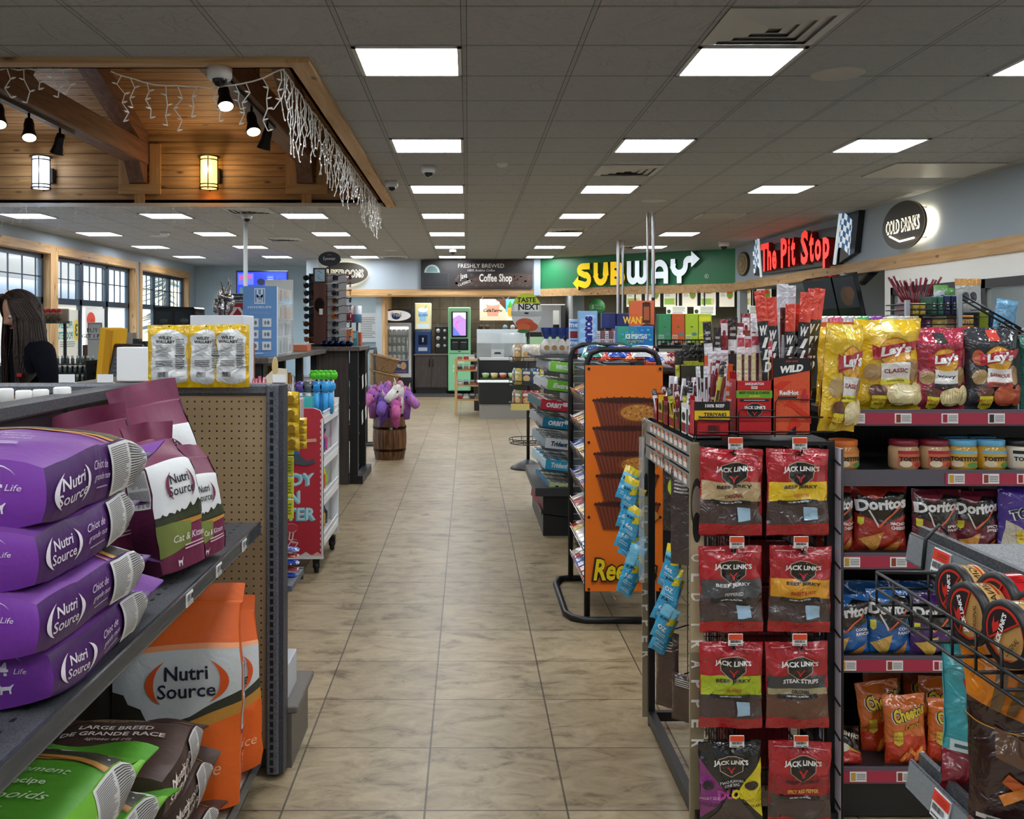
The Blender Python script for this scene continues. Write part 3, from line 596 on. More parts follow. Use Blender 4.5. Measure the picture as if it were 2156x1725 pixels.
# ================================================================ PRODUCT SHAPES
def nz3(p, s=1.): return noise.noise(Vector(p)*s)
def surf_map(P, eps=.004):
 """P(u, v) -> Vector; returns fn(u, v, w) offset along the normal"""
 def fn(u, v, w):
  u0 = min(max(u, eps), 1-eps); v0 = min(max(v, eps), 1-eps); p = P(u, v)
  n = (P(u0+eps, v0)-P(u0-eps, v0)).cross(P(u0, v0+eps)-P(u0, v0-eps)); n = n.normalized() if n.length > 1e-12 else Vector((0, -1, 0))
  return p+n*w
 return fn
def grid_map(P, nu, nv):
 """like surf_map, but follows the facets of a nu x nv grid so that print never sinks into it"""
 G = {}
 def g(i, j):
  if (i, j) not in G: G[(i, j)] = Vector(P(i/nu, j/nv))
  return G[(i, j)]
 N = {}
 def nrm(i, j):
  if (i, j) not in N:
   a, c = max(i-1, 0), min(i+1, nu); d, e = max(j-1, 0), min(j+1, nv)
   n = (g(c, j)-g(a, j)).cross(g(i, e)-g(i, d)); N[(i, j)] = n.normalized() if n.length > 1e-12 else Vector((0, -1, 0))
  return N[(i, j)]
 def fn(u, v, w):
  x = min(max(u, 0), 1)*nu; y = min(max(v, 0), 1)*nv; i = min(int(x), nu-1); j = min(int(y), nv-1); a = x-i; c = y-j
  k = ((1-a)*(1-c), a*(1-c), (1-a)*c, a*c)
  return g(i, j)*k[0]+g(i+1, j)*k[1]+g(i, j+1)*k[2]+g(i+1, j+1)*k[3]+(nrm(i, j)*k[0]+nrm(i+1, j)*k[1]+nrm(i, j+1)*k[2]+nrm(i+1, j+1)*k[3])*w
 return fn
def sack_fn(a, b, c, seed=0, rough=.012, taper=.9, flat=False):
 def S(x, y, z):
  t = min(max((y-.45)/.55, 0), 1); t = t*t*(3-2*t); ty = 1-taper*t
  bt = min(max((-y-.8)/.2, 0), 1); ty *= 1-.12*bt*bt
  ex = abs(x)**5; bul = 1-.22*ex-.06*x*x
  q = Vector((a*x*(1-.05*z*z+.03*(1-y*y)-.02*bt), b*y*(1-.03*z*z-.03*x*x), c*z*ty*bul))
  s = Vector((seed*3.7, seed*1.3, seed*7.1)); n = Vector((nz3(q*5+s), nz3(q*5+s+Vector((9, 0, 0))), nz3(q*6+s+Vector((0, 9, 0)))))*rough
  n2 = nz3(Vector((q.x*9, q.y*22, q.z*9))+s)*rough*.35
  return q+n+Vector((n2, 0, n2))
 return S
def sack_faces(S):
 return {'front': lambda u, v: S(2*u-1, 2*v-1, 1), 'back': lambda u, v: S(1-2*u, 2*v-1, -1), 'side': lambda u, v: S(1, 2*u-1, 2*v-1),
   'side2': lambda u, v: S(-1, 1-2*u, 2*v-1), 'end': lambda u, v: S(2*u-1, -1, 2*v-1), 'top': lambda u, v: S(1-2*u, 1, 2*v-1)}
def sack(name, parent, wdt, lng, thk, cols, art, seed=0, fin=.05, m='sack', rough=.012, finw=1.):
 """pet food sack: x width, y length (top seam at +y), z thickness; cols: front, side, end"""
 S = sack_fn(wdt/2, lng/2, thk/2, seed, rough); Fc = sack_faces(S); b = MB()
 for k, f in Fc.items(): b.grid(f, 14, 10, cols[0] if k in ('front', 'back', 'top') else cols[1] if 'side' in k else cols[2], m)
 o = b.build(name, parent)
 b = MB()
 def fin_fn(u, v): p = S(2*u-1, 1, 0); return Vector((p.x*(1+.04*v)*finw, p.y-.004+v*fin, p.z+.012*math.sin(u*9+seed)*v+.02*v*math.sin(seed*2.)))
 b.grid(fin_fn, 16, 4, cols[0], m); b.grid(lambda u, v: fin_fn(1-u, v)-Vector((0, 0, .003)), 16, 4, cols[0], m); b.build('seam_flap', parent)
 b = MB()
 for k, items in art.items():
  asp = {'front': wdt/lng, 'back': wdt/lng, 'side': lng/thk, 'side2': lng/thk, 'end': wdt/thk}[k]
  b.art(grid_map(Fc[k], 14, 10), items, m, cuts=(14, 10), asp=asp, w0=.0012, dw=.0006)
 b.build('printed_lettering', parent); return o
def food_label(u0, v0, u1, v1, vert=False):
 L = [('r', u0, v0, u1, v1, 'd9d9d6')]; mu = u0+(u1-u0)*.5
 L += [('h', u0+.02, v0+.06, mu-.008, v1-.05, 22, '5c5c5c', 2), ('h', mu+.008, v0+.04, u1-.012, v1-.04, 16, '2e2e2e', 3)]
 return L
def brand(cx, cy, h, c, arc_c, rx, side=1, r=0.):
 o = {'b': .012, 'r': r}; L = [('t', 'Nutri', cx, cy+h*.27, h*.42, c, dict(o, b=.018)), ('t', 'Source', cx, cy-h*.24, h*.42, c, o)]
 return L+[('a', cx, cy, rx, h*.75, rx*.2, PI*.68, PI*1.3, arc_c), ('a', cx, cy, rx, h*.75, rx*.2, -PI*.32, PI*.3, arc_c)]
def dogp(cx, cy, s, asp, c):
 P = [(-1, .35), (-.8, .62), (-.55, .6), (-.4, .3), (.5, .28), (.85, .55), (.95, .5), (.72, .1), (.66, -.2), (.75, -.7), (.55, -.7), (.45, -.2), (-.2, -.2), (-.25, -.7), (-.45, -.7), (-.5, -.1), (-.62, .2)]
 return ('p', [(cx+x*s/asp, cy+y*s) for x, y in P], c)
def land(v0, sky='dfe3e2', tree='3b3a2e', field='b98a45', grass='6f7c43'):
 """landscape band across the front panel: pale sky, tree line, field"""
 rnd = random.Random(7); P = [(0, v0+.02)]
 for i in range(21): P.append((i/20, v0+.06+.05*rnd.random()+.05*(i/20)))
 P.append((1, v0+.02))
 return [('p', [(0, v0), (1, v0), (1, .9), (.8, .93), (.4, .95), (0, .92)], sky), ('p', [(0, v0-.03), (1, v0-.01), (1, v0+.03), (0, v0+.03)], field), ('p', P, tree)]

# ================================================================ LEFT PET FOOD GONDOLA (runs along the aisle) and the pegboard end
SPK = '5c6068'
g = thing('gondola_shelving', 'dark grey speckled gondola shelving stacked with pet food sacks', 'shelving', (0, 0, 0))
b = MB(); b.box(-1.16, .3, 1.325, -1.10, 3.2, 1.365, '4c4e52', 'speckle', b=.006); b.build('top_rail', g)
b = MB(); b.box(-1.14, .3, .1, -1.125, 3.2, 1.33, '1d2026'); b.build('back_panel', g)
def rail_shelf(par, x0, x1, y0, y1, z, name='shelf', col='4a4c50'):
 b = MB(); b.box(x0, y0, z-.035, x1, y1, z, col, 'speckle', b=.003)
 for k in range(int((y1-y0)/.05)):
  for j in range(3): yy = y0+.03+k*.05; b.box(x1-.06-.05*j, yy, z, x1-.052-.05*j, yy+.014, z+.0006, '1a1a1c')
 s = b.build(name, par)
 b = MB(); b.box(x1, y0, z-.04, x1+.006, y1, z+.004, '3a3c42', 'gloss'); b.box(x1+.006, y0, z-.036, x1+.009, y1, z, '7c8286', 'clear'); b.build('price_rail', s); return s
s1 = rail_shelf(g, -1.12, -.70, .3, 3.2, .897)
for y, c in ((2.34, 1), (2.62, 1), (2.92, 1)):
 b = MB(); b.box(-.6915, y, .862, -.689, y+.055, .894, 'e9e9e6', 'paper'); b.art(lambda u, v, w_: Vector((-.689+w_, y+.055*u, .862+.032*v)), [('b', .1, .35, .55, .9), ('h', .1, .05, .9, .3, 2, '555555'), ('r', .62, .4, .92, .85, '3c3c3c')]); b.build('price_tag', s1)
s2 = rail_shelf(g, -1.12, -.70, .3, 3.2, .125, 'base_deck', 'b3ab9c')
b = MB(); b.box(-1.1, .3, 0, -.73, 3.18, .09, '3b3d42'); b.build('kick_plate', g)
b = MB(); b.box(-1.165, 3.16, 0, -1.10, 3.21, 1.36, SPK, 'speckle'); b.build('upright', g)
g = thing('pegboard_gondola', 'tan pegboard shelving panel with slotted speckled upright, end of the pet food aisle', 'shelving', (0, 0, 0))
b = MB(); b.box(-3.3, 3.285, .1, -.69, 3.295, 1.325, m='pegboard'); b.build('pegboard', g)
b = MB(); b.box(-3.3, 3.27, 1.318, -.685, 3.36, 1.356, SPK, 'speckle', b=.008); b.build('top_rail', g)
b = MB(); b.box(-.69, 3.26, 0.02, -.648, 3.36, 1.355, SPK, 'speckle', b=.005); b.box(-.648, 3.27, .02, -.632, 3.35, 1.352, '3c4048', 'speckle')
for k in range(50): z = 1.33-.0262*k; b.box(-.676, 3.2585, z-.017, -.664, 3.262, z, '0c0c0e')
b.build('upright', g)
b = MB(); b.box(-3.3, 3.36, .19, -.60, 3.72, .215, '6a6560', b=.004); b.box(-3.3, 3.36, 0, -.62, 3.70, .19, '5c5651'); b.build('base_deck', g)
b = MB(); b.box(-1.05, 3.36, .62, -.62, 3.6, .64, SPK, 'speckle'); b.box(-1.05, 3.6, .6, -.62, 3.61, .645, '55585e'); b.build('shelf', g)
# ---- purple sacks
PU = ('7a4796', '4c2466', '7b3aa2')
pur_art = {
 'front': land(.62)+[('l', [(0, .6), (.3, .62), (.7, .6), (1, .56)], .012, 'd9923f'), ('t', 'large breed', .5, .43, .06, 'e9dff0', {'s': .3, 'x': .9}), ('t', 'Chicken & Rice Recipe', .5, .33, .04, 'e9dff0'), ('t', 'chiot de grande race', .5, .22, .05, 'e9dff0', {'s': .3}), ('h', .2, .1, .8, .15, 2, 'd8c8e4')],
 'side': brand(.17, .5, .5, 'eee8f2', 'eee8f2', .135)+[('t', "Chiot de", .425, .68, .15, 'd9cfe2', {'s': .35, 'x': .8}), ('t', 'grande race', .43, .46, .15, 'd9cfe2', {'s': .35, 'x': .8}), ('h', .37, .26, .49, .32, 1, 'b8a6c6')]+food_label(.54, .06, .88, .97),
 'end': [('t', '4', .8, .68, .22, 'f2ecf6', {'b': .03}), ('t', 'Good', .72, .76, .08, 'e8def0', {'s': .3}), ('t', 'Life', .87, .64, .09, 'e8def0', {'s': .3}), ('a', .8, .68, .095, .26, .012, .5, 4.4, 'e8def0'), dogp(.81, .36, .13, 3.4, 'f2ecf6'), ('t', 'PESO NETO 11.79 KG', .4, .9, .07, 'd9c8e4', {'b': .02})]}
pinfo = [(1.63, 0, 'bottom'), (1.56, .012, 'second lowest'), (1.575, -.005, 'second highest'), (1.60, .0, 'topmost')]
for i, (yn, dx, w_) in enumerate(pinfo):
 t = thing('dog_food_sack', 'purple dog food sack lying on the speckled shelf, %s of the stack of four' % w_, 'pet food', (-.905+dx, yn+.25, .897+.056+.106*i), rad((1.0, -1.5, 1.5, -.5)[i]), group='stacked purple sacks')
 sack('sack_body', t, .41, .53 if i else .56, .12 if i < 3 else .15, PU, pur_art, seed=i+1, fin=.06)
# ---- maroon cat food sacks
MR = ('742d4c', 'd2d2d0', '742d4c')
def cat_art(big):
 return {'front': [('r', 0, .42, 1, .82, 'dfe2e2')]+land(.34, field='c08a3a', tree='2f3324')[1:]+[('p', [(0, .12), (.55, .18), (.62, .34), (0, .38)], '75803f'), ('p', [(.0, .40), (.0, .36), (1, .38), (1, .47), (.6, .42)], '38402a')]+brand(.5, .62, .17, '1e2030', '742d4c', .3)+[('t', 'Cat & Kitten', .55, .24, .05, 'eadde4', {'s': .3}), ('h', .4, .14, .85, .19, 2, 'd8b8c6'), ('p', [(x*.05+.3, y*.03+.06) for x, y in ((-1, .6), (-.8, 1), (-.6, .7), (.6, .6), (1, 1.4), (1.1, 1.3), (.8, .4), (.7, -.8), (.4, -.8), (.3, 0), (-.4, 0), (-.5, -.8), (-.8, -.8))], 'f0e8ec')],
   'side': food_label(.2, .1, .5, .95)+[('r', 0, 0, .18, 1, '5a2340'), ('r', .52, 0, 1, 1, '5a2340')]+[('t', 'Kitten', .62, .5, .2, 'eadde4', {'s': .3})],
   'side2': food_label(.2, .1, .5, .95)+[('r', 0, 0, .18, 1, '5a2340'), ('r', .52, 0, 1, 1, '5a2340')]}
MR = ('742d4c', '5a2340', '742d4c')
def standing(name, lab, cat, loc, size, cols, art, rz, lean, seed, group=None, fin=.05, roll=0):
 """sack standing on its bottom; front faces -Y before rz; lean = backwards tilt"""
 t = thing(name, lab, cat, loc, group=group)
 t.rotation_euler = (Matrix.Rotation(rz, 3, 'Z') @ Matrix.Rotation(roll, 3, 'Y') @ Matrix.Rotation(PI/2-lean, 3, 'X')).to_euler()
 e = bpy.data.objects.new
 S = sack('sack_body', t, size[0], size[1], size[2], cols, art, seed, fin, rough=.012)
 for ch in KIDS(t): ch.location = (0, size[1]/2, size[2]*.35)
 return t
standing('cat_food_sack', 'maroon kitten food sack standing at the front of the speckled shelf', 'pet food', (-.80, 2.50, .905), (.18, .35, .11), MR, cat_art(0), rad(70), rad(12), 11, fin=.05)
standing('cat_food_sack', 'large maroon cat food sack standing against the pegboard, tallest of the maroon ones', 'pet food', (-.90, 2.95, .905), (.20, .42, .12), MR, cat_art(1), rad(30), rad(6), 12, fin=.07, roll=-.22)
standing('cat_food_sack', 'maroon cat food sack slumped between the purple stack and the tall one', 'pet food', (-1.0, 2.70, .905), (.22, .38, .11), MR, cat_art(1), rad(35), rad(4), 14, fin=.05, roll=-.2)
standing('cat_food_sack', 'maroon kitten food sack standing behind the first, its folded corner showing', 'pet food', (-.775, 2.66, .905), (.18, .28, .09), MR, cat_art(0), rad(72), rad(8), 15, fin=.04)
# ---- orange sacks on the base deck
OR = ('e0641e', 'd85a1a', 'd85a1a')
def or_art():
 rnd = random.Random(4)
 return {'front': [('r', 0, .36, 1, .80, 'c9cfd1'), ('r', 0, .80, 1, .825, 'e89a6a'), ('p', [(0, .36), (0, .62), (.08, .60), (.12, .55), (.22, .52), (.26, .47), (.3, .44), (.36, .36)], '2f2d26'), ('p', [(0, .34), (1, .52), (1, .58), (.8, .53), (.6, .47), (.4, .44), (.3, .45), (0, .44)], '33362a'), ('p', [(0, .28), (1, .44), (1, .52), (.5, .43), (0, .36)], 'b98434'), ('p', [(0, .0), (1, 0), (1, .46), (.55, .38), (.25, .32), (0, .3)], 'dd6220')]+brand(.57, .64, .17, '1b1f33', 'd8551d', .33)+[('t', 'cat ~ rice', .55, .2, .06, 'f2b890', {'s': .3})],
   'side': food_label(.36, .1, .72, .9)+[('r', .34, .1, .36, .9, 'a8321c')]+brand(.16, .5, .5, 'f3d9c8', 'f3d9c8', .1),
   'side2': food_label(.36, .1, .72, .9)+brand(.16, .5, .5, 'f3d9c8', 'f3d9c8', .1)}
standing('cat_food_sack', 'big orange cat food sack with white panel leaning on the base deck', 'pet food', (-.865, 2.86, .135), (.36, .6, .15), OR, or_art(), rad(14), rad(2), 21, fin=.05, roll=.0)
standing('cat_food_sack', 'orange cat food sack behind the big one, against the slotted upright', 'pet food', (-.80, 3.06, .135), (.24, .5, .12), OR, or_art(), rad(30), rad(4), 22, fin=.05)
# ---- brown and green sacks lying in the base deck
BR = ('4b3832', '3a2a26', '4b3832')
br_art = {'front': land(.8)+[('t', 'LARGE BREED', .5, .6, .06, 'e4dcd4', {'b': .02}), ('t', 'DE GRANDE RACE', .5, .5, .06, 'e4dcd4', {'b': .02}), ('t', 'Lamb & rice recipe', .5, .7, .045, 'd8ccc0', {'s': .3}), ('t', 'agneau et riz', .5, .4, .05, 'd8ccc0', {'s': .3}), ('h', .2, .2, .8, .3, 3, 'b8a89c')],
    'side': brand(.22, .5, .6, 'f0e8e0', 'f0e8e0', .1)+[('t', 'CHIEN DE', .42, .66, .17, 'e4dcd4'), ('t', 'GRANDE RACE', .42, .4, .17, 'e4dcd4')]+food_label(.56, .06, .93, .96), 'end': [dogp(.8, .5, .14, 3.4, 'efe8e2')]}
for i, (y, lab) in enumerate(((2.52, 'lowest brown dog food sack lying on the base deck'), (2.5, 'middle brown dog food sack of the three on the base deck'), (2.42, 'topmost brown dog food sack on the base deck, beside the orange one'))):
 t = thing('dog_food_sack', lab, 'pet food', (-.90, y, .135+.062+.126*i), rad(-5+4*i), group='brown sacks')
 sack('sack_body', t, .37, .40, .13, BR, br_art, seed=31+i, fin=.05)
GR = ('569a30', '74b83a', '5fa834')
gr_art = {'front': land(.66)+[('t', 'Adult', .5, .9, .05, '2c4a66'), ('l', [(0, .64), (.5, .67), (1, .64)], .012, 'c07a3a'), ('t', 'Weight management', .5, .54, .06, 'cfe8c0', {'s': .35}), ('t', 'Chicken Meal Recipe', .5, .45, .05, 'd8ecd0', {'b': .01}), ('t', "controle du poids", .5, .35, .07, 'cfe8c0', {'s': .35}), ('t', 'farine de poulet', .5, .26, .05, 'd8ecd0'), ('t', 'FOR A HEALTHY LIFE', .5, .12, .04, 'b8dca8')],
    'side': food_label(.5, .05, .88, .97)+[('t', 'controle du poids', .28, .5, .2, 'd8ecc0', {'s': .35})], 'end': [dogp(.8, .5, .14, 3.4, 'eef6ea')]}
for i in range(4):
 t = thing('dog_food_sack', 'green dog food sack on the base deck, %s of its stack' % ('lowest', 'second lowest', 'second highest', 'topmost')[i], 'pet food', (-.905, (1.9, 1.97, 1.93, 1.80)[i], .135+.064+.142*i), rad((0, 3, -4, -3)[i]), group='green sacks')
 sack('sack_body', t, .40, .54, .15, GR, gr_art, seed=41+i, fin=.06)
# ---- bottles with white caps on the far side of the rail
rnd = random.Random(2)
for i, (px, Y, pz) in enumerate(((10, 2.72, 818), (50, 2.9, 822), (86, 2.95, 820), (131, 2.68, 815), (22, 3.05, 842), (56, 3.1, 842), (90, 3.1, 842))):
 q = W(px, pz, Y); cap = 'efefec' if i < 4 else 'b9b58c'; t = thing('bottle', '%s capped bottle behind the pet food top rail, %s' % (('white', 'white', 'white', 'white', 'olive', 'olive', 'olive')[i], ('first from the frame edge', 'second from the frame edge', 'third from the frame edge', 'last beside the pegboard', 'first in the back row', 'second in the back row', 'third in the back row')[i]), 'bottle', (q.x, Y, 1.13), group='capped bottles')
 h = q.z-1.13
 b = MB(); b.lathe([(0, 0), (.03, 0), (.033, .01), (.033, h-.09), (.018, h-.045), (.018, h-.02)], c='2a1612', m='gloss', n=16); b.build('bottle_body', t)
 b = MB(); b.lathe([(.021, h-.038), (.0235, h-.034), (.0235, h-.003), (.02, h), (0, h)], c=cap, m='satin', n=18); b.build('cap', t)
t = thing('shelf_unit', 'narrow shelf holding capped bottles behind the pet food rail', 'shelf', (0, 0, 0)); b = MB(); b.box(-1.6, 2.3, 1.1, -1.17, 3.24, 1.13, '4a4c50', 'speckle'); b.box(-1.6, 2.3, 0, -1.17, 2.33, 1.1, '4a4c50', 'speckle'); b.box(-1.6, 3.21, 0, -1.17, 3.24, 1.1, '4a4c50', 'speckle'); b.build('shelf_board', t)

# ================================================================ FLAT POUCHES
def pouch_fn(wd, h, t, seed=0, pinch=.03, rough=.004, curl=0.):
 """hanging / standing pouch: front faces -Y, base at z=0"""
 def P(u, v, s=1):
  a = max(0., 4*u*(1-u)); e = min(1, min(v, 1-v)/.16); e = e*e*(3-2*e); th = t/2*(a**.55)*e
  wf = 1-pinch*math.sin(PI*v); x = (u-.5)*wd*wf; sd = seed*5.3
  n = nz3((u*4+sd, v*5, s*2))*rough*(.4+e)+nz3((u*9+sd, v*12, s*2+5))*rough*.5*(1-.5*e)
  return Vector((x, -s*(th+.0006)+n+curl*(v-.5)**2, v*h+nz3((u*3+sd, v*3, 7))*rough*.6))
 return P
def pouch(parent, wd, h, t, col, items, seed=0, m='foil', name='pouch_body', cols=None, back=None, cuts=10, rough=.004, pinch=.03, nu=20, nv=26, curl=0., art_m=None):
 P = pouch_fn(wd, h, t, seed, pinch, rough, curl); b = MB()
 b.grid(lambda u, v: P(u, v, 1), nu, nv, col, m, colfn=cols); b.grid(lambda u, v: P(1-u, v, -1), nu, nv, back or col, m)
 b.build(name, parent)
 if items:
  b = MB(); b.art(grid_map(lambda u, v: P(u, v, 1), nu, nv), items, art_m or m, cuts=(nu, nv), asp=wd/h, w0=.001, dw=.0005); b.build('printed_lettering', parent)
wally = [('p', [(.1, .1), (.5, .05), (.9, .1), (.92, .35), (.88, .6), (.93, .8), (.7, .9), (.5, .93), (.3, .9), (.08, .8), (.12, .6), (.08, .35)], 'd9dcdc'),
 ('t', 'WILEY', .42, .79, .05, '1c1c1c', {'b': .03, 'x': 1.1}), ('t', 'WALLABY', .42, .73, .05, '1c1c1c', {'b': .03}), ('h', .2, .5, .56, .68, 7, '8a8a8a'), ('h', .2, .33, .6, .44, 4, '6a6a6a'), ('h', .66, .3, .86, .78, 17, '444444', 5), ('r', .64, .5, .88, .515, '222222'), ('b', .26, .17, .5, .25),
 ('t', 'soft  &  chewy', .5, .03, .03, '6f5a10', {'s': .3}), ('e', .5, .965, .02, .012, '2a2a2a'), ('t', 'SOFT', .85, .955, .03, '7a6210'), ('t', 'EAT', .95, .3, .03, '7a6210', {'r': 1.57}), ('l', [(.04, .2), (.07, .5), (.04, .7)], .008, 'b39410')]
for i, (px, wd) in enumerate(((363, .150), (440, .135), (490, .120))):
 q = W(px, 815, 3.24+.012*(2-i)); t = thing('candy_pouch', 'yellow liquorice pouch with white back label on the pegboard top rail, %s of three' % ('widest', 'middle one', 'narrowest')[i], 'pouch', (q.x, 3.235-.006*i, 1.358 if False else q.z), rad((0, -4, 3)[i]), group='yellow pouches on the top rail')
 pouch(t, wd, .212, .022, 'dcb418', wally, seed=i+3, m='foil')
# small white shelf tags on the rail
for px, py, Y, wdt in ((148, 806, 3.36, .055), (237, 806, 3.4, .055), (590, 806, 3.35, .045)):
 q = W(px, py, Y); t = thing('price_card', 'blank white price card standing on the top rail %s' % ('behind the bottles', 'beside the white box', 'above the slotted upright')[(148, 237, 590).index(px)], 'price tag', (q.x, 3.33, 1.355)); b = MB(); b.box(-wdt/2, -.002, 0, wdt/2, .002, .032, 'eef0f0', 'paper'); b.box(-wdt/2, -.002, 0, wdt/2, .02, .003, 'eef0f0', 'paper'); b.build('card', t)
# ================================================================ SIGNS
def letters(par, specs, fn, t, m, side_c, name='letter'):
 """one extruded letter per child: (char, u, v, height, colour)"""
 for ch, u, v, h, c, o in specs:
  V, Fs, gw, gh = glyphs(ch, o.get('b', .02), o.get('s', 0.)); sy = h/gh; sx = o['w']/gw if 'w' in o else sy
  P = [(u+a*sx, v+bb*sy) for a, bb in V]; b = MB(); b.add([fn(a, bb, t) for a, bb in P], Fs, c, m)
  # side walls along boundary edges
  cnt = {}
  for f in Fs:
   for i in range(len(f)): e = (f[i], f[(i+1) % len(f)]); cnt[e] = 1
  for (i, j) in list(cnt):
   if (j, i) not in cnt: b.add([fn(*P[i], t), fn(*P[j], t), fn(*P[j], .002), fn(*P[i], .002)], [(0, 1, 2, 3)], side_c, 'satin')
  b.build(name, par)
# sub shop sign: rounded block letters drawn as strokes
def stroke_letter(par, strokes, th, fn, t, c, side='3d4a44', m='glow_soft', name='letter', extra=None):
 b = MB()
 for P in strokes:
  # offset polyline with mitred sides
  P = [p for i, p in enumerate(P) if i == 0 or math.dist(p, P[i-1]) > .012]; L = []; R = []; n = len(P)
  for i in range(n):
   a = Vector(P[max(i-1, 0)]); q = Vector(P[min(i+1, n-1)]); d = (q-a); d = d.normalized() if d.length else Vector((1, 0))
   if 0 < i < n-1:
    d1 = (Vector(P[i])-a).normalized(); k = max(.7, d.dot(d1))
   else: k = 1
   nn = Vector((-d.y, d.x))*th/2/k; L.append(Vector(P[i])+nn); R.append(Vector(P[i])-nn)
  V = L+R
  b.add([fn(p.x, p.y, t) for p in V], [(i, i+1, n+i+1, n+i) for i in range(n-1)], c, m)
  loop = L+R[::-1]; k = len(loop)
  b.add([fn(p.x, p.y, t) for p in loop]+[fn(p.x, p.y, .003) for p in loop], [(i, (i+1) % k, k+(i+1) % k, k+i) for i in range(k)], side, 'satin')
 for P in (extra or []):
  k = len(P); b.add([fn(x, y, t) for x, y in P], [tuple(range(k))], c, m); b.add([fn(x, y, t) for x, y in P]+[fn(x, y, .003) for x, y in P], [(i, (i+1) % k, k+(i+1) % k, k+i) for i in range(k)], side, 'satin')
 return b.build(name, par)
SS = thing('shop_sign', 'big backlit yellow and white lettered sub shop sign with arrows on the green header', 'sign', (0, 0, 0))
H = .42; Z0 = 2.47; th = .115; r = .0
def sp(u, v, w_): return sub_pt(.986+(u-1.17)*.83, 2.41+(v-2.47)*1.12, w_+.02)
Yc, Wc = 'f5cf0a', 'e6f1f8'; h2 = th/2
def A_(cx, cy, rx, ry, a0, a1, n=8): return [(cx+rx*math.cos(a0+(a1-a0)*i/n), cy+ry*math.sin(a0+(a1-a0)*i/n)) for i in range(n+1)]
u = 1.30
# S
zt, zm, zb = Z0+H-h2, Z0+H*.5, Z0+h2
stroke_letter(SS, [[(u+.36, zt)]+[(u+.16, zt)]+A_(u+.16, (zt+zm)/2+.01, .11, (zt-zm)/2-.01+.0, PI/2, PI*1.4, 8)+[(u+.22, zm-.01)]+A_(u+.22, (zb+zm)/2-.02, .12, (zm-zb)/2+.02, PI*.4, -PI/2, 8)+[(u+.02, zb)]], th, sp, .09, Yc, '7a6a10', extra=[[(u+.03, zb-.13), (u+.03, zb+.13), (u-.13, zb)]])
def Ul(u, c, sd='7a6a10'): stroke_letter(SS, [[(u+.06, zt+h2), (u+.06, zb+.12)]+A_(u+.20, zb+.14, .14, .14, PI, 2*PI, 10)+[(u+.34, zb+.12), (u+.34, zt+h2)]], th, sp, .09, c, sd)
Ul(u+.47, Yc)
stroke_letter(SS, [[(u+1.0, zb-h2), (u+1.0, zt+h2)], [(u+.96, zt), (u+1.13, zt)]+A_(u+1.14, (zt+zm)/2, .1, (zt-zm)/2, PI/2, -PI/2, 8)+[(u+.98, zm)], [(u+.98, zm), (u+1.15, zm)]+A_(u+1.16, (zb+zm)/2, .12, (zm-zb)/2, PI/2, -PI/2, 8)+[(u+.96, zb)]], th, sp, .09, Yc, '7a6a10')
stroke_letter(SS, [[(u+1.45, zt+h2), (u+1.45, zb+.1)]+A_(u+1.56, zb+.11, .11, .11, PI, 2*PI, 8)+[(u+1.67, zt+h2)], [(u+1.67, zt+h2), (u+1.67, zb+.1)]+A_(u+1.78, zb+.11, .11, .11, PI, 2*PI, 8)+[(u+1.89, zt+h2)]], th, sp, .09, Wc)
stroke_letter(SS, [[(u+2.10, zb-h2), (u+2.10, zt-.14)]+A_(u+2.26, zt-.15, .16, .15, PI, 0, 10)+[(u+2.42, zb-h2)], [(u+2.1, zm-.06), (u+2.42, zm-.06)]], th, sp, .09, Wc)
stroke_letter(SS, [[(u+2.60, zt+h2), (u+2.60, zm+.08)]+A_(u+2.76, zm+.1, .16, .14, PI, 2*PI, 10)+[(u+2.92, zt-.06)]+A_(u+3.0, zt-.03, .08, .07, PI, PI/2, 5)+[(u+3.08, zt+.04)], [(u+2.76, zm), (u+2.76, zb-h2)]], th, sp, .09, Wc, extra=[[(u+3.06, zt-.1), (u+3.06, zt+.18), (u+3.27, zt+.04)]])
b = MB(); b.lathe([(.035, 0), (.04, .0)], c='e6f1f8'); b = MB(); b.art(lambda a, c_, w_: sub_pt(3.86+a*.08, Z0+.02+c_*.08, .004+w_), [('e', .5, .5, .5, .5, 'dfe9e4'), ('e', .5, .5, .4, .4, '1f7a4a'), ('t', 'R', .5, .5, .5, 'dfe9e4')]); b.build('registered_mark', SS)
# coffee shop banner
t = thing('coffee_sign', 'black coffee shop banner with white script lettering over the drinks alcove', 'sign', (.19, 20.56, 2.385))
b = MB(); b.box(-1.2, -.03, 0, 1.2, 0, .62, '2c2829'); b.build('banner_board', t)
b = MB(); cf = lambda u, v, w_: Vector((-1.2+2.4*u, -.03-w_, .62*v)); rnd = random.Random(1)
L = [('p', [(.34, .1), (1, .08), (1, .5), (.8, .56), (.5, .45)], '4a3c38'), ('e', .78, .88, .1, .13, '3a2c28')]+[('e', .3+.68*rnd.random(), .1+.4*rnd.random(), .012, .04, '5a463e') for _ in range(60)]
L += [('t', 'FRESHLY BREWED', .54, .80, .14, 'e4e0d8'), ('t', '100% Arabica Coffee', .54, .64, .08, 'd8d4cc', {'s': .3}), ('t', 'Coffee Shop', .67, .34, .36, 'f2efe8', {'b': .025, 'x': .62}), ('t', 'Java', .38, .42, .24, 'e8e4dc', {'s': .4, 'r': .25, 'x': .6}), ('t', 'CLASSICS', .39, .2, .08, 'e8e4dc', {'r': .35}), ('p', ell(.1, .56, .07, .28, 16, 0, PI), '9fb4b4'), ('p', ell(.1, .58, .05, .2, 14, 0, PI), '6e8484'), ('r', .01, .07, .25, .55, '3a3c40')]+[('r', .02, .1+.05*k, .24, .125+.05*k, '1c1d20') for k in range(9)]
b.art(cf, L); b.build('printed_lettering', t)
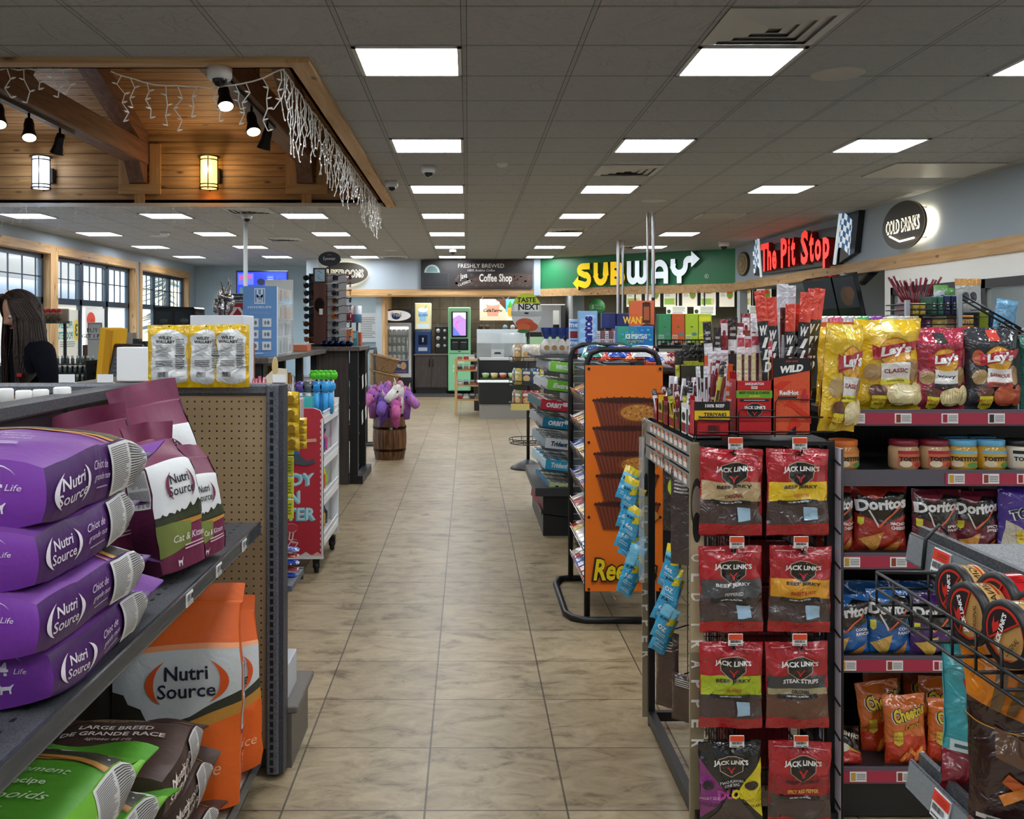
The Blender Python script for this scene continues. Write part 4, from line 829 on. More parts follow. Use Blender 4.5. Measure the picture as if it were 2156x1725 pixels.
# oval backlit signs
def oval_sign(name, lab, root, fn, rx, rz_, txt, h, glow=True):
 t = thing(name, lab, 'sign', root)
 b = MB(); n = 40; P = ell(0, 0, rx, rz_, n); b.add([fn(x, z, .12) for x, z in P]+[fn(x, z, .09) for x, z in P], [tuple(range(n))]+[(i, (i+1) % n, n+(i+1) % n, n+i) for i in range(n)], '3f3a33', 'satin'); b.add([fn(x*1.012, z*1.012, .118) for x, z in P]+[fn(x, z, .12) for x, z in P], [(i, (i+1) % n, n+(i+1) % n, n+i) for i in range(n)], 'c8b68c', 'satin'); b.build('sign_disc', t)
 b = MB(); f2 = lambda u, v, w_: fn((u-.5)*2*rx, (v-.5)*2*rz_, .122+w_); V = glyphs(txt, .0)
 b.art(f2, [('t', txt, .5, .5, h, 'fff4d8', {'b': .035, 'w': .80, 'cut': 0})], m='glow', w0=.002); b.art(f2, [('t', txt, .5, .5, h*.86, '2a2420', {'w': .785})], m='satin', w0=.02); b.build('lettering', t)
 b = MB()
 for x, z in ((-.6*rx, .6*rz_), (.6*rx, .6*rz_), (-.6*rx, -.6*rz_), (.6*rx, -.6*rz_)): b.tube([fn(x, z, 0), fn(x, z, .1)], .008, 'b0b0ac', 'metal')
 b.build('standoff', t)
 return t
oval_sign('restrooms_sign', 'dark oval restrooms sign with backlit letters on the far header', (0, 0, 0), lambda x, z, w_: Vector((-2.63+x, 20.6-w_, 2.71+z)), .49, .24, 'RESTROOMS', .36)
cs = oval_sign('cold_drinks_sign', 'dark oval cold drinks sign with backlit letters on the cooler wall', (0, 0, 0), lambda x, z, w_: Vector((XR-w_, 10.72-x, 2.70+z)), .52, .27, 'COLD DRINKS', .30)
b = MB(); b.tube([Vector((XR-.14, 10.7+.3, 2.60)), Vector((XR-.14, 10.7+.05, 2.52)), Vector((XR-.14, 10.7-.3, 2.53))], .012, 'fff4d8', 'glow'); b.build('swoosh', cs)
for nm_, loc, e in (('sign_glow', (-2.63, 20.53, 2.71), 9), ('sign_glow', (XR-.05, 10.55, 2.69), 5)):   # halo lamps behind the two backlit discs
 ld = bpy.data.lights.new('backlight', 'AREA'); ld.shape = 'ELLIPSE'; ld.size = .8; ld.size_y = .35; ld.energy = e; ld.color = (1, .83, .55)
 o = bpy.data.objects.new('backlight', ld); C.objects.link(o); o.location = loc
 o.rotation_euler = (-PI/2, 0, 0) if loc[0] < 0 else (0, -PI/2, 0)
 if loc[0] > 0: o.rotation_euler = Vector((1, 0, 0)).to_track_quat('-Z', 'Y').to_euler()
 else: o.rotation_euler = Vector((0, 1, 0)).to_track_quat('-Z', 'Z').to_euler()
# pit stop sign on the right wall: red channel letters, flags
def rw(u, v, w_): return Vector((XR-w_, 16.45-u, 2.47+(v-2.47)*1.22))      # u runs towards the camera
ps = thing('pit_stop_sign', 'red lit pit stop lettering on black with checkered flags, on the cooler wall', 'sign', (0, 0, 0))
b = MB(); b.prism([(.62, 2.44), (3.75, 2.41), (3.85, 2.82), (2.9, 2.84), (2.4, 2.81), (.62, 2.82)], rw, .09, '15161a'); b.build('letter_shadow_sheet', ps)  # black sheet stands in for the shadows around the letters
def big(txt, u0, h, v): 
 for ch, u, wd in u0: letters(ps, [(ch, u, v+(h/2 if ch not in 'ip' else h/2-(.0 if ch == 'i' else .09)), h if ch != 'o' else h, 'ff2a20', {'b': .03, 'w': wd})], lambda a, c_, w_: rw(a, c_, w_+.09), .06, 'glow', 'a01010')
for ch, u, wd, v0, v1 in (('T', .85, .34, 2.47, 2.84), ('h', 1.12, .2, 2.47, 2.84), ('e', 1.37, .22, 2.47, 2.72), ('P', 1.83, .28, 2.47, 2.84), ('i', 2.06, .08, 2.47, 2.82), ('t', 2.24, .18, 2.47, 2.82), ('S', 2.72, .30, 2.46, 2.86), ('t', 3.0, .18, 2.47, 2.82), ('o', 3.25, .24, 2.47, 2.72), ('p', 3.55, .24, 2.38, 2.72)):
 letters(ps, [(ch, u, (v0+v1)/2, v1-v0, 'ff2a20', {'b': .035, 'w': wd})], lambda a, c_, w_: rw(a, c_, w_+.09), .07, 'glow', 'a01010')
def flag(u0, s, lean, nm_='checkered_flag'):
 b = MB(); Wd, Hh = .42*s, .36
 def fp(a, c_, w_): uu = u0+a*Wd+lean*(c_-.0); return rw(uu, 2.52+c_*Hh+.05*math.sin(a*5), .16+.02*math.sin(a*6)+w_)
 for i in range(7):
  for j in range(6):
   b.add([fp(i/7, j/6, 0), fp((i+1)/7, j/6, 0), fp((i+1)/7, (j+1)/6, 0), fp(i/7, (j+1)/6, 0)], [(0, 1, 2, 3)], ('e8f4fa', '2a5a8c')[(i+j) % 2], 'glow_soft')
 b.tube([rw(u0-.12*s, 2.40, .16), rw(u0+lean, 2.93, .16)], .02, 'e8f4fa', 'glow_soft'); b.build(nm_, ps)
flag(.6, -.8, -.06); flag(3.95, .9, .1)
b = MB(); b.prism([(.05, 2.45), (.75, 2.45), (.75, 2.85), (.2, 2.87)], rw, .08, '15161a'); b.build('flag_backing', ps); b = MB(); b.prism([(3.8, 2.42), (4.3, 2.5), (4.45, 2.95), (3.98, 3.0)], rw, .08, '15161a'); b.build('flag_backing', ps)
t = thing('wooden_emblem', 'round carved wooden sandwich emblem on the wall beside the green header', 'sign', (0, 0, 0))
b = MB()
for k, (rr, c) in enumerate(((.3, '2a2018'), (.27, 'a8906a'), (.22, '8a7452'), (.17, 'a8906a'), (.12, '8a7452'), (.07, 'a8906a'))): P = ell(17.1-16.95+.55*0+.35, 2.70, rr*1.15, rr*.72, 24); b.prism([(x-.0, y) for x, y in P], lambda u, v, w_: Vector((XR-w_, 17.75-u, v)), .04+.006*k, c, 'satin')
b.build('emblem_disc', t)

# ================================================================ DRINKS ALCOVE
def q3(px, py, Y): p = W(px, py, Y); return p.x, p.z
# frozen drink cooler
t = thing('drink_cooler', 'black glass door cooler of frozen cups with white rounded crown sign', 'cooler', (-1.615, 21.6, .06))
b = MB(); b.box(-.38, -.1, .02, .38, .55, .36, '1b1c20', b=.01); b.box(-.38, -.05, .36, -.34, .55, 1.62, '1b1c20'); b.box(.34, -.05, .36, .38, .55, 1.62, '1b1c20'); b.box(-.38, .5, .36, .38, .55, 1.62, 'dfe3e6'); b.box(-.38, -.08, 1.60, .38, .55, 1.90, '1b1c20', b=.02)
for k in range(7): b.box(-.3, -.105, .08+.035*k, .3, -.099, .095+.035*k, '0c0c0e')
b.build('body', t)
b = MB(); b.box(-.34, -.08, .37, .34, -.04, .45, 'c8ccd0'); b.box(-.34, -.08, 1.52, .34, -.04, 1.6, 'c8ccd0'); b.box(-.34, -.08, .45, -.28, -.04, 1.52, 'c8ccd0'); b.box(.28, -.08, .45, .34, -.04, 1.52, 'c8ccd0'); d = b.build('door', t)
b = MB(); b.box(-.28, -.065, .45, .28, -.06, 1.52, 'cfe6ee', 'glass'); b.build('glass', d)
b = MB(); b.tube([(.25, -.1, .8), (.25, -.12, 1.0), (.25, -.1, 1.2)], .01, 'b8bcc0', 'metal'); b.build('handle', d)
b = MB(); b.prism(ell(0, 1.76, .33, .12, 24), lambda u, v, w_: Vector((u, -.085-w_, v)), .02, 'e2e4e8', 'glow_soft'); b.art(lambda u, v, w_: Vector(((u-.5)*.4, -.106-w_, 1.76+(v-.5)*.2)), [('e', .5, .42, .25, .36, '2c5aa0'), ('t', "f'real", .5, .62, .5, '1f4f96', {'b': .05}), ('t', "f'real", .5, .62, .46, 'f4f6fa', {'b': .02})]); b.build('crown_sign', t)
b = MB()
for z in (.75, .95, 1.15, 1.33): b.box(-.33, 0, z-.01, .33, .45, z, 'b8bcc0')
b.box(-.3, .47, 1.45, .3, .49, 1.5, 'f4f8ff', 'glow2'); b.build('inner_shelf', t)
b = MB(); b.art(lambda u, v, w_: Vector((-.27+.54*u, -.067-w_, .46+.28*v)), [('r', 0, 0, 1, 1, '27476e'), ('t', 'SIP & CHILL', .4, .6, .3, 'dfe8f0', {'b': .02, 'x': .7}), ('t', 'SHAKES & SMOOTHIES', .5, .15, .12, 'e05a50'), ('e', .8, .6, .12, .3, 'c9a070')]); b.build('door_decal', d)
rnd = random.Random(12)
cup = None
for r_ in range(4):
 for k in range(6):
  x = -1.615-.26+.104*k; z = .06+(.75, .95, 1.15, 1.33)[r_]
  lab = 'small white frozen drink cup in the glass door cooler, one of many alike'
  if cup is None:
   cup = thing('frozen_cup', lab, 'cup', (x, 21.68, z), group='frozen cups in the cooler')
   b = MB(); b.lathe([(.028, 0), (.04, .09), (.042, .095)], c='dfe6ea', m='satin', n=12); b.build('cup_body', cup); b = MB(); b.lathe([(.043, .095), (.035, .12), (0, .125)], c='f2f4f6', m='gloss', n=12); b.build('lid', cup)
  else: copy_tree(cup, (x, 21.68, z))
# base cabinet and machines
t = thing('base_cabinet', 'dark wood base cabinet with two doors and a dark worktop, beside the cup cooler', 'cabinet', (-.83, 21.6, .06))
b = MB(); b.box(-.37, .02, .12, .37, .6, .86, m='dark_wood_z'); b.box(-.35, .06, 0, .35, .6, .12, '161616'); b.build('carcass', t); b = MB(); b.box(-.39, -.02, .86, .39, .6, .9, '6a6560', b=.004); b.build('worktop', t)
for x in (-.36, .005): b = MB(); b.box(x, 0, .14, x+.355, .02, .84, m='dark_wood_z'); d = b.build('door', t); b = MB(); hxx = x+.32 if x < 0 else x+.035; b.tube([(hxx, -.03, .6), (hxx, -.03, .78)], .008, '2a2a2a', 'metal'); b.build('handle', d)
t = thing('shake_blender', 'blue shake blending machine under a tall lit cup poster', 'drinks machine', (-1.02, 21.7, .96))
b = MB(); b.box(-.19, -.05, 0, .19, .35, .52, '1f4a8c', b=.015); b.box(-.1, -.06, .06, .1, -.05, .14, 'c8d8ec'); b.box(-.1, -.065, .2, .1, -.045, .42, '12264a', 'gloss'); b.tube([(0, -.06, .26), (0, -.06, .36)], .02, 'd8dcdf'); b.build('body', t)
b = MB(); b.box(-.19, -.02, .54, .19, .2, 1.15, 'dfe4e4', b=.015); b.art(lambda u, v, w_: Vector((-.17+.34*u, -.021-w_, .56+.57*v)), [('r', 0, 0, 1, 1, 'dcd39a'), ('p', [(.3, .3), (.7, .3), (.82, .75), (.18, .75)], '8fc0e0'), ('e', .5, .76, .33, .09, 'f4f8fa'), ('r', .1, .02, .9, .2, 'cfe4f0'), ('t', 'SLUSH', .5, .55, .1, '2a5aa8', {'b': .03}), ('l', [(.6, .8), (.75, .95)], .02, '3a7ac0')], m='glow_soft'); b.build('poster_box', t)
t = thing('cup_dispenser', 'black tilted rack of upturned cup stacks and lids between the blue and green machines', 'dispenser', (-.60, 21.72, .96))
b = MB(); b.box(-.15, 0, 0, .15, .3, .62, '17181b', b=.01); b.build('body', t)
for k in range(3):
 for x in (-.075, .075): b = MB(); b.lathe([(.0, -.12), (.045 if x < 0 else .03, -.1), (.05 if x < 0 else .035, 0), (.04, .0)], (x, 0, .52-.17*k), 'c9d2d6', 'gloss', 14, 'y'); b.build('cup_stack', t)
t = thing('green_kiosk', 'mint green drinks machine with a pink screen', 'drinks machine', (-.19, 21.5, .06)); g_ = '8fd6a8'
b = MB(); b.box(-.255, 0, .06, .255, .6, 1.95, g_, 'satin', b=.02); b.box(-.23, -.004, .90, .23, .01, .92, '4a8a64'); b.build('body', t)
b = MB(); b.box(-.18, -.02, 1.27, .18, .01, 1.86, '14161a', 'gloss', b=.01); s_ = b.build('screen_bezel', t)
b = MB(); b.art(lambda u, v, w_: Vector((-.145+.29*u, -.021-w_, 1.31+.52*v)), [('r', 0, 0, 1, 1, 'a77fe0'), ('p', [(0, .75), (.5, .9), (1, .7), (1, 1), (0, 1)], 'e8d8fa'), ('a', .55, .45, .35, .2, .05, .3, 5.2, 'd94a6a'), ('p', [(0, 0), (.6, 0), (.2, .3), (0, .4)], '5a6ad8')], m='glow'); b.build('screen', s_)
b = MB(); b.box(-.2, -.006, .98, .2, .1, 1.24, '1a1c20', 'gloss'); b.box(-.17, -.03, 1.0, -.02, .0, 1.17, '2c3036', 'gloss', b=.02); b.box(.02, -.03, 1.0, .17, 0, 1.17, '2c3036', 'gloss', b=.02); b.box(-.03, -.012, .94, .03, 0, .96, '2a3a34'); b.build('dispensing_bay', t)
b = MB(); b.art(lambda u, v, w_: Vector((-.2+.4*u, -.002-w_, .2+.6*v)), [('t', 'FRESH', .5, .86, .1, 'f0faf2', {'b': .04}), ('t', 'COLD &', .5, .7, .1, 'f0faf2', {'b': .04}), ('t', 'FROSTY', .5, .54, .1, 'f0faf2', {'b': .04})]); b.build('printed_lettering', t)
# hanging posters
def poster(lab, px0, px1, py0, py1, Y, items, m='glow_soft', name='hanging_poster', chain=True):
 x0, z1 = q3(px0, py0, Y); x1, z0 = q3(px1, py1, Y); t = thing(name, lab, 'poster', ((x0+x1)/2, Y, z0)); wd, h = x1-x0, z1-z0
 b = MB(); b.box(-wd/2, 0, 0, wd/2, .012, h, 'e8e4dc', 'paper'); b.art(lambda u, v, w_: Vector((-wd/2+wd*u, -w_, h*v)), items, m=m, asp=wd/h); b.build('poster_panel', t)
 if chain:
  b = MB()
  for s in (-1, 1): b.tube([(s*wd*.45, .005, h), (s*wd*.3, .005, h+.1), ], .004, 'c8c8c8', n=4)
  b.build('hanger_chain', t)
 return t
poster('cafe drink poster with brown and pink cup above the coffee urns', 1010, 1065, 630, 675, 21.8, [('r', 0, 0, 1, 1, 'e8cdb4'), ('p', [(0, 1), (.5, 1), (.2, .5), (0, .4)], 'f4e6da'), ('p', [(.3, .2), (.7, .2), (.78, .8), (.24, .8)], 'c99480'), ('p', [(.6, 1), (1, 1), (1, .5)], '5a3a30'), ('e', .5, .82, .27, .12, 'f0d8d0'), ('t', 'CafeTango', .5, .45, .2, '4a2a22', {'s': .2, 'b': .03})])
poster('bright tropical drink poster with a pineapple, half behind the round display sign', 1065, 1122, 630, 675, 21.82, [('r', 0, 0, 1, 1, '5fb8e8'), ('p', [(0, 0), (1, 0), (1, .3), (0, .4)], 'f4ead0'), ('e', .16, .42, .1, .25, 'e0a030'), ('p', [(.05, .6), (.16, .95), (.28, .6)], '4a9a3a'), ('e', .35, .3, .14, .2, 'f0703a'), ('e', .7, .5, .2, .35, 'e8f4fa')])
t = thing('menu_placard', 'white framed menu sheet on the alcove wall beside the cooler', 'poster', (-2.4, 22.95, 1.2)); b = MB(); b.box(-.25, -.02, 0, .25, .03, .7, 'd8dce0', 'paper'); b.art(lambda u, v, w_: Vector((-.22+.44*u, -.021-w_, .03+.64*v)), [('h', .1, .1, .9, .9, 12, '8a8e94')]); b.build('sheet', t)
# coffee urns
for k, (px, c) in enumerate(((1012, '3a2c26'), (1026, '4a3a30'), (1064, '8aa8c8'), (1080, 'c8ccd0'))):
 x, z = q3(px, 720, 21.6); t = thing('coffee_dispenser', 'tall %s coffee dispenser on the alcove counter, %s' % (('brown', 'dark brown', 'blue and silver', 'silver')[k], ('next to the green machine', 'second from the green machine', 'under the tropical poster', 'beside the round display sign')[k]), 'coffee dispenser', (x, 21.75, .96), group='coffee dispensers')
 b = MB(); b.lathe([(.08, 0), (.08, .42), (.06, .46), (0, .48)], c=c, m='satin', n=16); b.build('body', t); b = MB(); b.box(-.05, -.14, .16, .05, -.07, .22, '1a1a1a'); b.tube([(0, -.12, .16), (0, -.12, .1)], .012, '1a1a1a'); b.build('spout', t)
 b = MB(); b.box(-.07, -.085, .28, .07, -.078, .42, 'e8dfcf', 'paper'); b.art(lambda u, v, w_: Vector((-.07+.14*u, -.086-w_, .28+.14*v)), [('h', .1, .2, .9, .8, 3, '6a4a3a')]); b.build('label_card', t)
 b = MB(); b.lathe([(0, 0), (.055, 0), (.055, .02), (0, .02)], (0, -.02, .6), c, 'satin', 16, 'y'); b.tube([(0, 0, .46), (0, 0, .56)], .006, '2a2a2a'); b.build('flavour_badge', t)
t = thing('coffee_counter', 'dark coffee counter along the tiled alcove wall', 'counter', (.75, 21.95, 0)); b = MB(); b.box(-.6, -.35, .06, 1.5, .62, .92, m='dark_wood_z'); b.build('carcass', t); b = MB(); b.box(-.62, -.38, .92, 1.52, .62, .96, '6a6560'); b.build('worktop', t)
t = thing('ice_machine', 'stainless steel ice machine on the counter under the header', 'ice machine', (1.72, 21.75, .96)); b = MB(); b.box(-.5, 0, 0, .5, .5, .48, '17181b'); b.box(-.5, -.0, .48, .5, .5, 1.12, 'b9bcbd', 'metal', b=.01); b.box(.22, -.015, .6, .36, 0, .98, 'd8dcdf'); b.box(.22, -.02, .56, .36, -.01, .66, '1a1a1a', 'gloss'); b.box(.40, -.012, .5, .5, 0, 1.1, '3a3a3c'); b.build('body', t)
b = MB(); b.box(-.42, -.02, .1, .42, 0, .38, '8fb08a', 'glow_soft'); b.build('display_window', t)
# ---- sub shop back: menu boards, counter
rnd = random.Random(9)
mb_ = None
def menu_item(k, rnd): 
 c = ('d6c8a0', 'e6e2d2')[k % 2]; L = [('r', 0, 0, 1, 1, 'ece8d8')]
 if k % 2: L += [('e', .7, .6, .22, .26, 'b58a50'), ('e', .68, .62, .16, .15, 'c4502e'), ('e', .7, .5, .2, .1, '6a9a3a')]
 else: L += [('e', .5, .75, .4, .16, 'b58a50'), ('r', .05, .1, .75, .38, '8cb84a'), ('e', .8, .25, .12, .16, 'd8c8a0')]
 return L+[('h', .08, .45, .42, .85, 5, '9a968a', k)]
for k in range(8):
 x0 = 3.56+.42*k; px0 = 985+x0/21.6*2010
 t = thing('menu_board', 'lit menu panel with sandwich pictures under the green header, %s from the pick up sign' % ORD[k], 'menu board', (x0, 21.6, 1.99), group='menu panels')
 b = MB(); b.box(0, 0, 0, .40, .04, .56, '1a1a1c'); b.build('frame', t)
 b = MB(); b.art(lambda u, v, w_: Vector((.03+.34*u, -.002-w_, .03+.5*v)), menu_item(k, rnd), m='glow_soft', asp=.7); b.build('panel', t)
for k, (px0, px1) in enumerate(((1325, 1352), (1404, 1448), (1462, 1508), (1574, 1596))):
 x0, z1 = q3(px0, 644, 21.4); x1, z0 = q3(px1, 664, 21.4); t = thing('price_board', 'white price list board below the menu panels, %s in the row' % ORD[k], 'menu board', (x0, 21.45, z0)); b = MB(); wd = x1-x0; b.box(0, 0, 0, wd, .02, z1-z0, 'dfe2dc', 'glow_soft'); b.art(lambda u, v, w_: Vector((wd*u, -w_, (z1-z0)*v)), [('e', .12, .4, .09, .22, '3a5a3a'), ('h', .3, .15, .9, .9, 6, '7a7e78', k)]); b.build('board', t)
 b = MB(); b.bar((wd/2, .03, (z1-z0)), (wd/2, .03, 2.4-z0), .03, .02, '1a1a1c'); b.build('hanger_bar', t)
t = thing('pickup_sign', 'round green express pickup sign beside the menu panels', 'sign', (2.79, 20.6, 2.0)); b = MB(); b.lathe([(0, -.01), (.17, -.01), (.17, .01), (0, .01)], c='4fa868', m='satin', axis='y', n=28); b.art(lambda u, v, w_: Vector(((u-.5)*.3, -.011-w_, (v-.5)*.3)), [('t', 'Express', .6, .6, .14, 'e8f4ea'), ('t', 'Pickup', .6, .38, .14, 'e8f4ea'), ('t', 'S', .2, .5, .3, 'e8f4ea', {'b': .03})]); b.build('disc', t)
b = MB(); b.box(-.15, .02, -2.0, .15, .06, .12, '33363a'); b.build('stand', t)
t = thing('sandwich_counter', 'sub shop counter with glass sneeze guard and green front', 'counter', (3.6, 18.6, 0)); b = MB(); b.box(-1.6, 0, 0, 1.2, .7, 1.0, '5b7a4a'); b.box(-1.65, -.05, 1.0, 1.25, .8, 1.04, '2e2f31'); b.build('counter_body', t); b = MB(); b.box(-1.5, .02, 1.04, 1.1, .03, 1.42, 'cfe0e0', 'glass'); b.build('sneeze_guard', t)
# cooler wall glass doors
t = thing('walk_in_cooler', 'row of black framed glass cooler doors in the white surround', 'cooler', (0, 0, 0))
for k in range(8):
 y0 = 3.25+1.0*k; y1 = y0+1.0
 b = MB(); fr = '1a1b1e'
 for q in ((y0, y0+.06, .2, 2.02), (y1-.06, y1, .2, 2.02), (y0, y1, .2, .3), (y0, y1, 1.93, 2.02)): b.box(XR-.02, q[0]+.002, q[2], XR+.04, q[1]-.002, q[3], fr, 'satin')
 d = b.build('door', t); b = MB(); b.box(XR+.0, y0+.06, .3, XR+.008, y1-.06, 1.93, 'cfe0e4', 'glass'); b.build('glass', d); b = MB(); b.tube([(XR-.05, y0+.1, .9), (XR-.05, y0+.1, 1.4)], .012, '2a2b2e', 'metal'); b.build('handle', d)
b = MB()
for z in (.5, .85, 1.2, 1.55): b.box(XR+.22, 3.25, z-.02, XR+.75, 11.25, z, '9aa0a4')
b.build('inner_shelf', t)
bottle = None; rnd = random.Random(21)
for zi, z in enumerate((1.2, 1.55)):
 for k in range(16):
  for cxx in (0,):
   y = 7.35+.15*k if k < 12 else 9.6+.2*(k-12)
   if y > 8.9 and k % 2: continue
   lab = 'pale yellow bottle standing on a shelf inside the glass door cooler'
   if bottle is None:
    bottle = thing('bottle', lab, 'bottle', (XR+.34, y, z), group='bottles in the cooler')
    b = MB(); b.lathe([(0, 0), (.035, 0), (.036, .14), (.02, .2), (.014, .24)], c='d8d49a', m='gloss', n=12); b.build('bottle_body', bottle); b = MB(); b.lathe([(.016, .24), (.016, .265), (0, .265)], c='f0efe0', m='satin', n=10); b.build('cap', bottle)
   else: copy_tree(bottle, (XR+.34, y, z))
ld = bpy.data.lights.new('cooler_tube', 'AREA'); ld.shape = 'RECTANGLE'; ld.size = .1; ld.size_y = 7; ld.energy = 60; ld.color = (.95, 1, .95)
o = bpy.data.objects.new('cooler_tube', ld); C.objects.link(o); o.location = (XR+.2, 7, 2.0); o.rotation_euler = (0, rad(-25), 0)
for lx, ly, sx, sy, en in ((.6, 21.6, 3.5, .6, 30), (4.6, 20.6, 3, .8, 26), (-2.6, 22.0, 1, 1, 8)):   # lamps of the alcove, the sub shop and the restroom passage
 ld = bpy.data.lights.new('alcove_lamp', 'AREA'); ld.shape = 'RECTANGLE'; ld.size = sx; ld.size_y = sy; ld.energy = en; ld.color = (1, .94, .84)
 o = bpy.data.objects.new('alcove_lamp', ld); C.objects.link(o); o.location = (lx, ly, 2.38 if lx < 2 else 2.38)
# dark menu screens by the cooler wall
for k, (ya, yb) in enumerate(((11.6, 12.3), (12.32, 13.4))):
 t = thing('menu_screen', 'dark tilted menu screen under the pine band, %s' % ('next to the white cooler surround', 'further from the cooler surround')[k], 'screen', (0, 0, 0)); b = MB(); x = XR-.02
 b.add([(x-.30, ya, 2.2), (x-.30, yb-.03, 2.2), (x-.12, yb-.03, 1.35), (x-.12, ya, 1.35), (x-.25, ya, 2.23), (x-.25, yb-.03, 2.23), (x-.07, yb-.03, 1.38), (x-.07, ya, 1.38)], [(0, 1, 2, 3), (4, 7, 6, 5), (0, 4, 5, 1), (1, 5, 6, 2), (2, 6, 7, 3), (3, 7, 4, 0)], '15181e', 'gloss'); b.build('screen_body', t)
 b = MB(); f = lambda u, v, w_: Vector((x-.12-.18*v-w_, yb-.06-(yb-ya-.06)*u, 1.38+.8*v)); b.art(f, [('r', 0, 0, 1, 1, '0c1420')]+([('h', .1, .2, .6, .8, 8, '20344a')] if k else [('e', .5, .7, .3, .15, '3a2a1c'), ('e', .7, .75, .2, .1, '4a3020')])+[('h', .2, .1, .7, .3, 4, '2a3a4a')], m='glow_soft'); b.build('screen_face', t)
 b = MB(); b.bar((x-.05, (ya+yb)/2, 2.1), (XR+.1, (ya+yb)/2, 2.26), .1, .06, '1a1a1c'); b.build('wall_arm', t)
# ================================================================ HELPERS FOR PEOPLE AND SOFT FORMS
def skin_body(name, parent, chains, c, m, sub=2, root=0):
 """chains: list of lists of (x, y, z, radius); a point repeated exactly joins the chains"""
 vs_ = []; es = []; rad = []; key = {}
 for ch in chains:
  prev = None
  for x, y, z, r in ch:
   k = (round(x, 4), round(y, 4), round(z, 4))
   if k not in key: key[k] = len(vs_); vs_.append((x, y, z)); rad.append(r if isinstance(r, tuple) else (r, r))
   if prev is not None and prev != key[k]: es.append((prev, key[k]))
   prev = key[k]
 me = bpy.data.meshes.new(name); me.from_pydata(vs_, es, []); me.materials.append(body_mat(name, c, m)); o = bpy.data.objects.new(name, me); C.objects.link(o)
 if parent: o.parent = parent
 md = o.modifiers.new('skin', 'SKIN'); md.use_smooth_shade = True
 for i, r in enumerate(rad): me.skin_vertices[0].data[i].radius = r
 me.skin_vertices[0].data[root].use_root = True
 md = o.modifiers.new('sub', 'SUBSURF'); md.levels = md.render_levels = sub
 return o
def body_mat(name, c, m):
 key = 'solid_'+m+'_'+c
 if key in MATS: return MATS[key]
 k = MATS[m].copy(); k.name = key; MATS[key] = k
 for n_ in k.node_tree.nodes:
  if n_.type == 'ATTRIBUTE':
   rgb = k.node_tree.nodes.new('ShaderNodeRGB'); rgb.outputs[0].default_value = hx(c)
   for l_ in list(n_.outputs['Color'].links): k.node_tree.links.new(rgb.outputs[0], l_.to_socket)
 return k
# ================================================================ CASHIER
P = thing('person', 'cashier with long straight dark hair in a black top, looking down behind the counter', 'person', (-2.64, 5.75, 0), rad(0))
P.rotation_euler = (0, 0, rad(-42)); P.scale = (1.06, 1.06, 1.03)
body = [[(0, 0, .95, (.15, .11)), (0, .01, 1.08, (.14, .10)), (0, .02, 1.22, (.16, .11)), (0, .01, 1.36, (.17, .10)), (0, 0, 1.43, (.09, .075)), (0, -.02, 1.49, (.055, .055))],
  [(0, .01, 1.36, .17), (-.15, .0, 1.37, .075), (-.225, -.01, 1.31, .068), (-.25, .02, 1.12, .05), (-.24, -.10, .98, .042)], [(0, .01, 1.36, .17), (.15, .0, 1.37, .075), (.225, -.01, 1.31, .068), (.25, .02, 1.12, .05), (.24, -.10, .98, .042)]]
skin_body('torso_top', P, body, '14161f', 'fabric')
skin_body('trousers', P, [[(0, 0, .95, (.155, .115)), (-.09, 0, .84, .10), (-.10, 0, .5, .068), (-.10, .02, .12, .05)], [(0, 0, .95, .15), (.09, 0, .84, .10), (.10, 0, .5, .068), (.10, .02, .12, .05)]], '22242c', 'fabric')
for s in (-1, 1):
 skin_body('shoe', P, [[(s*.10, .04, .045, .045), (s*.10, -.05, .045, .045), (s*.105, -.15, .035, .035)]], '202020', 'satin', 1)
 hand = [[(s*.24, -.10, .98, .032), (s*.225, -.19, .955, .028), (s*.22, -.235, .95, .035), (s*.215, -.275, .945, .034)]]
 for k in range(4): x = s*(.243-.018*k); hand.append([(s*.215, -.275, .945, .034), (x, -.305, .942, .0095), (x-s*.002, -.335+.003*abs(k-1), .93, .0088), (x-s*.003, -.352+.004*abs(k-1), .912, .008)])
 hand.append([(s*.22, -.235, .95, .035), (s*.178, -.245, .943, .011), (s*.168, -.275, .932, .0095)])
 skin_body('hand', P, hand, 'c99a80', 'skin', 1)
# head with face
b = MB(); R = Matrix.Rotation(rad(28), 3, 'X')
hc = Vector((0, -.045, 1.60))
def headf(u, v):
 a = 2*PI*u; t = PI*v; x = math.sin(t)*math.cos(a); y = math.sin(t)*math.sin(a); z = math.cos(t)
 rx, ry, rz_ = .076, .094, .118
 if z < 0: rx *= 1-.28*z*z; ry *= 1-.12*z*z
 p = Vector((x*rx, y*ry, z*rz_))
 if y < -.3 and abs(x) < .95:   # face relief
  g_ = lambda px_, pz_, sx, sz: math.exp(-((p.x-px_)/sx)**2-((p.z-pz_)/sz)**2)
  p.y -= .022*g_(0, -.022, .012, .018)+.012*g_(0, 0, .008, .03)+.008*g_(0, -.062, .022, .008)+.01*g_(0, -.1, .025, .016)-.010*g_(.03, .005, .016, .011)-.010*g_(-.03, .005, .016, .011)
 return hc+R @ p
b.grid(headf, 40, 36, 'c99a80', 'skin')
for s in (-1, 1):
 b.ball(hc+R @ Vector((s*.03, -.078, .005)), .0125, 'f0ece8', 'gloss', 10, 8); b.ball(hc+R @ Vector((s*.03, -.087, .003)), .006, '2a1a12', 'gloss', 8, 6)
 b.ball(hc+R @ Vector((s*.078, .0, -.01)), .02, 'c08f76', 'skin', 10, 8, (.35, .8, 1.4), R)
b.ball(hc+R @ Vector((0, -.093, -.062)), .013, 'a05a50', 'skin', 10, 6, (1.7, .5, .5), R)
b.build('head', P)
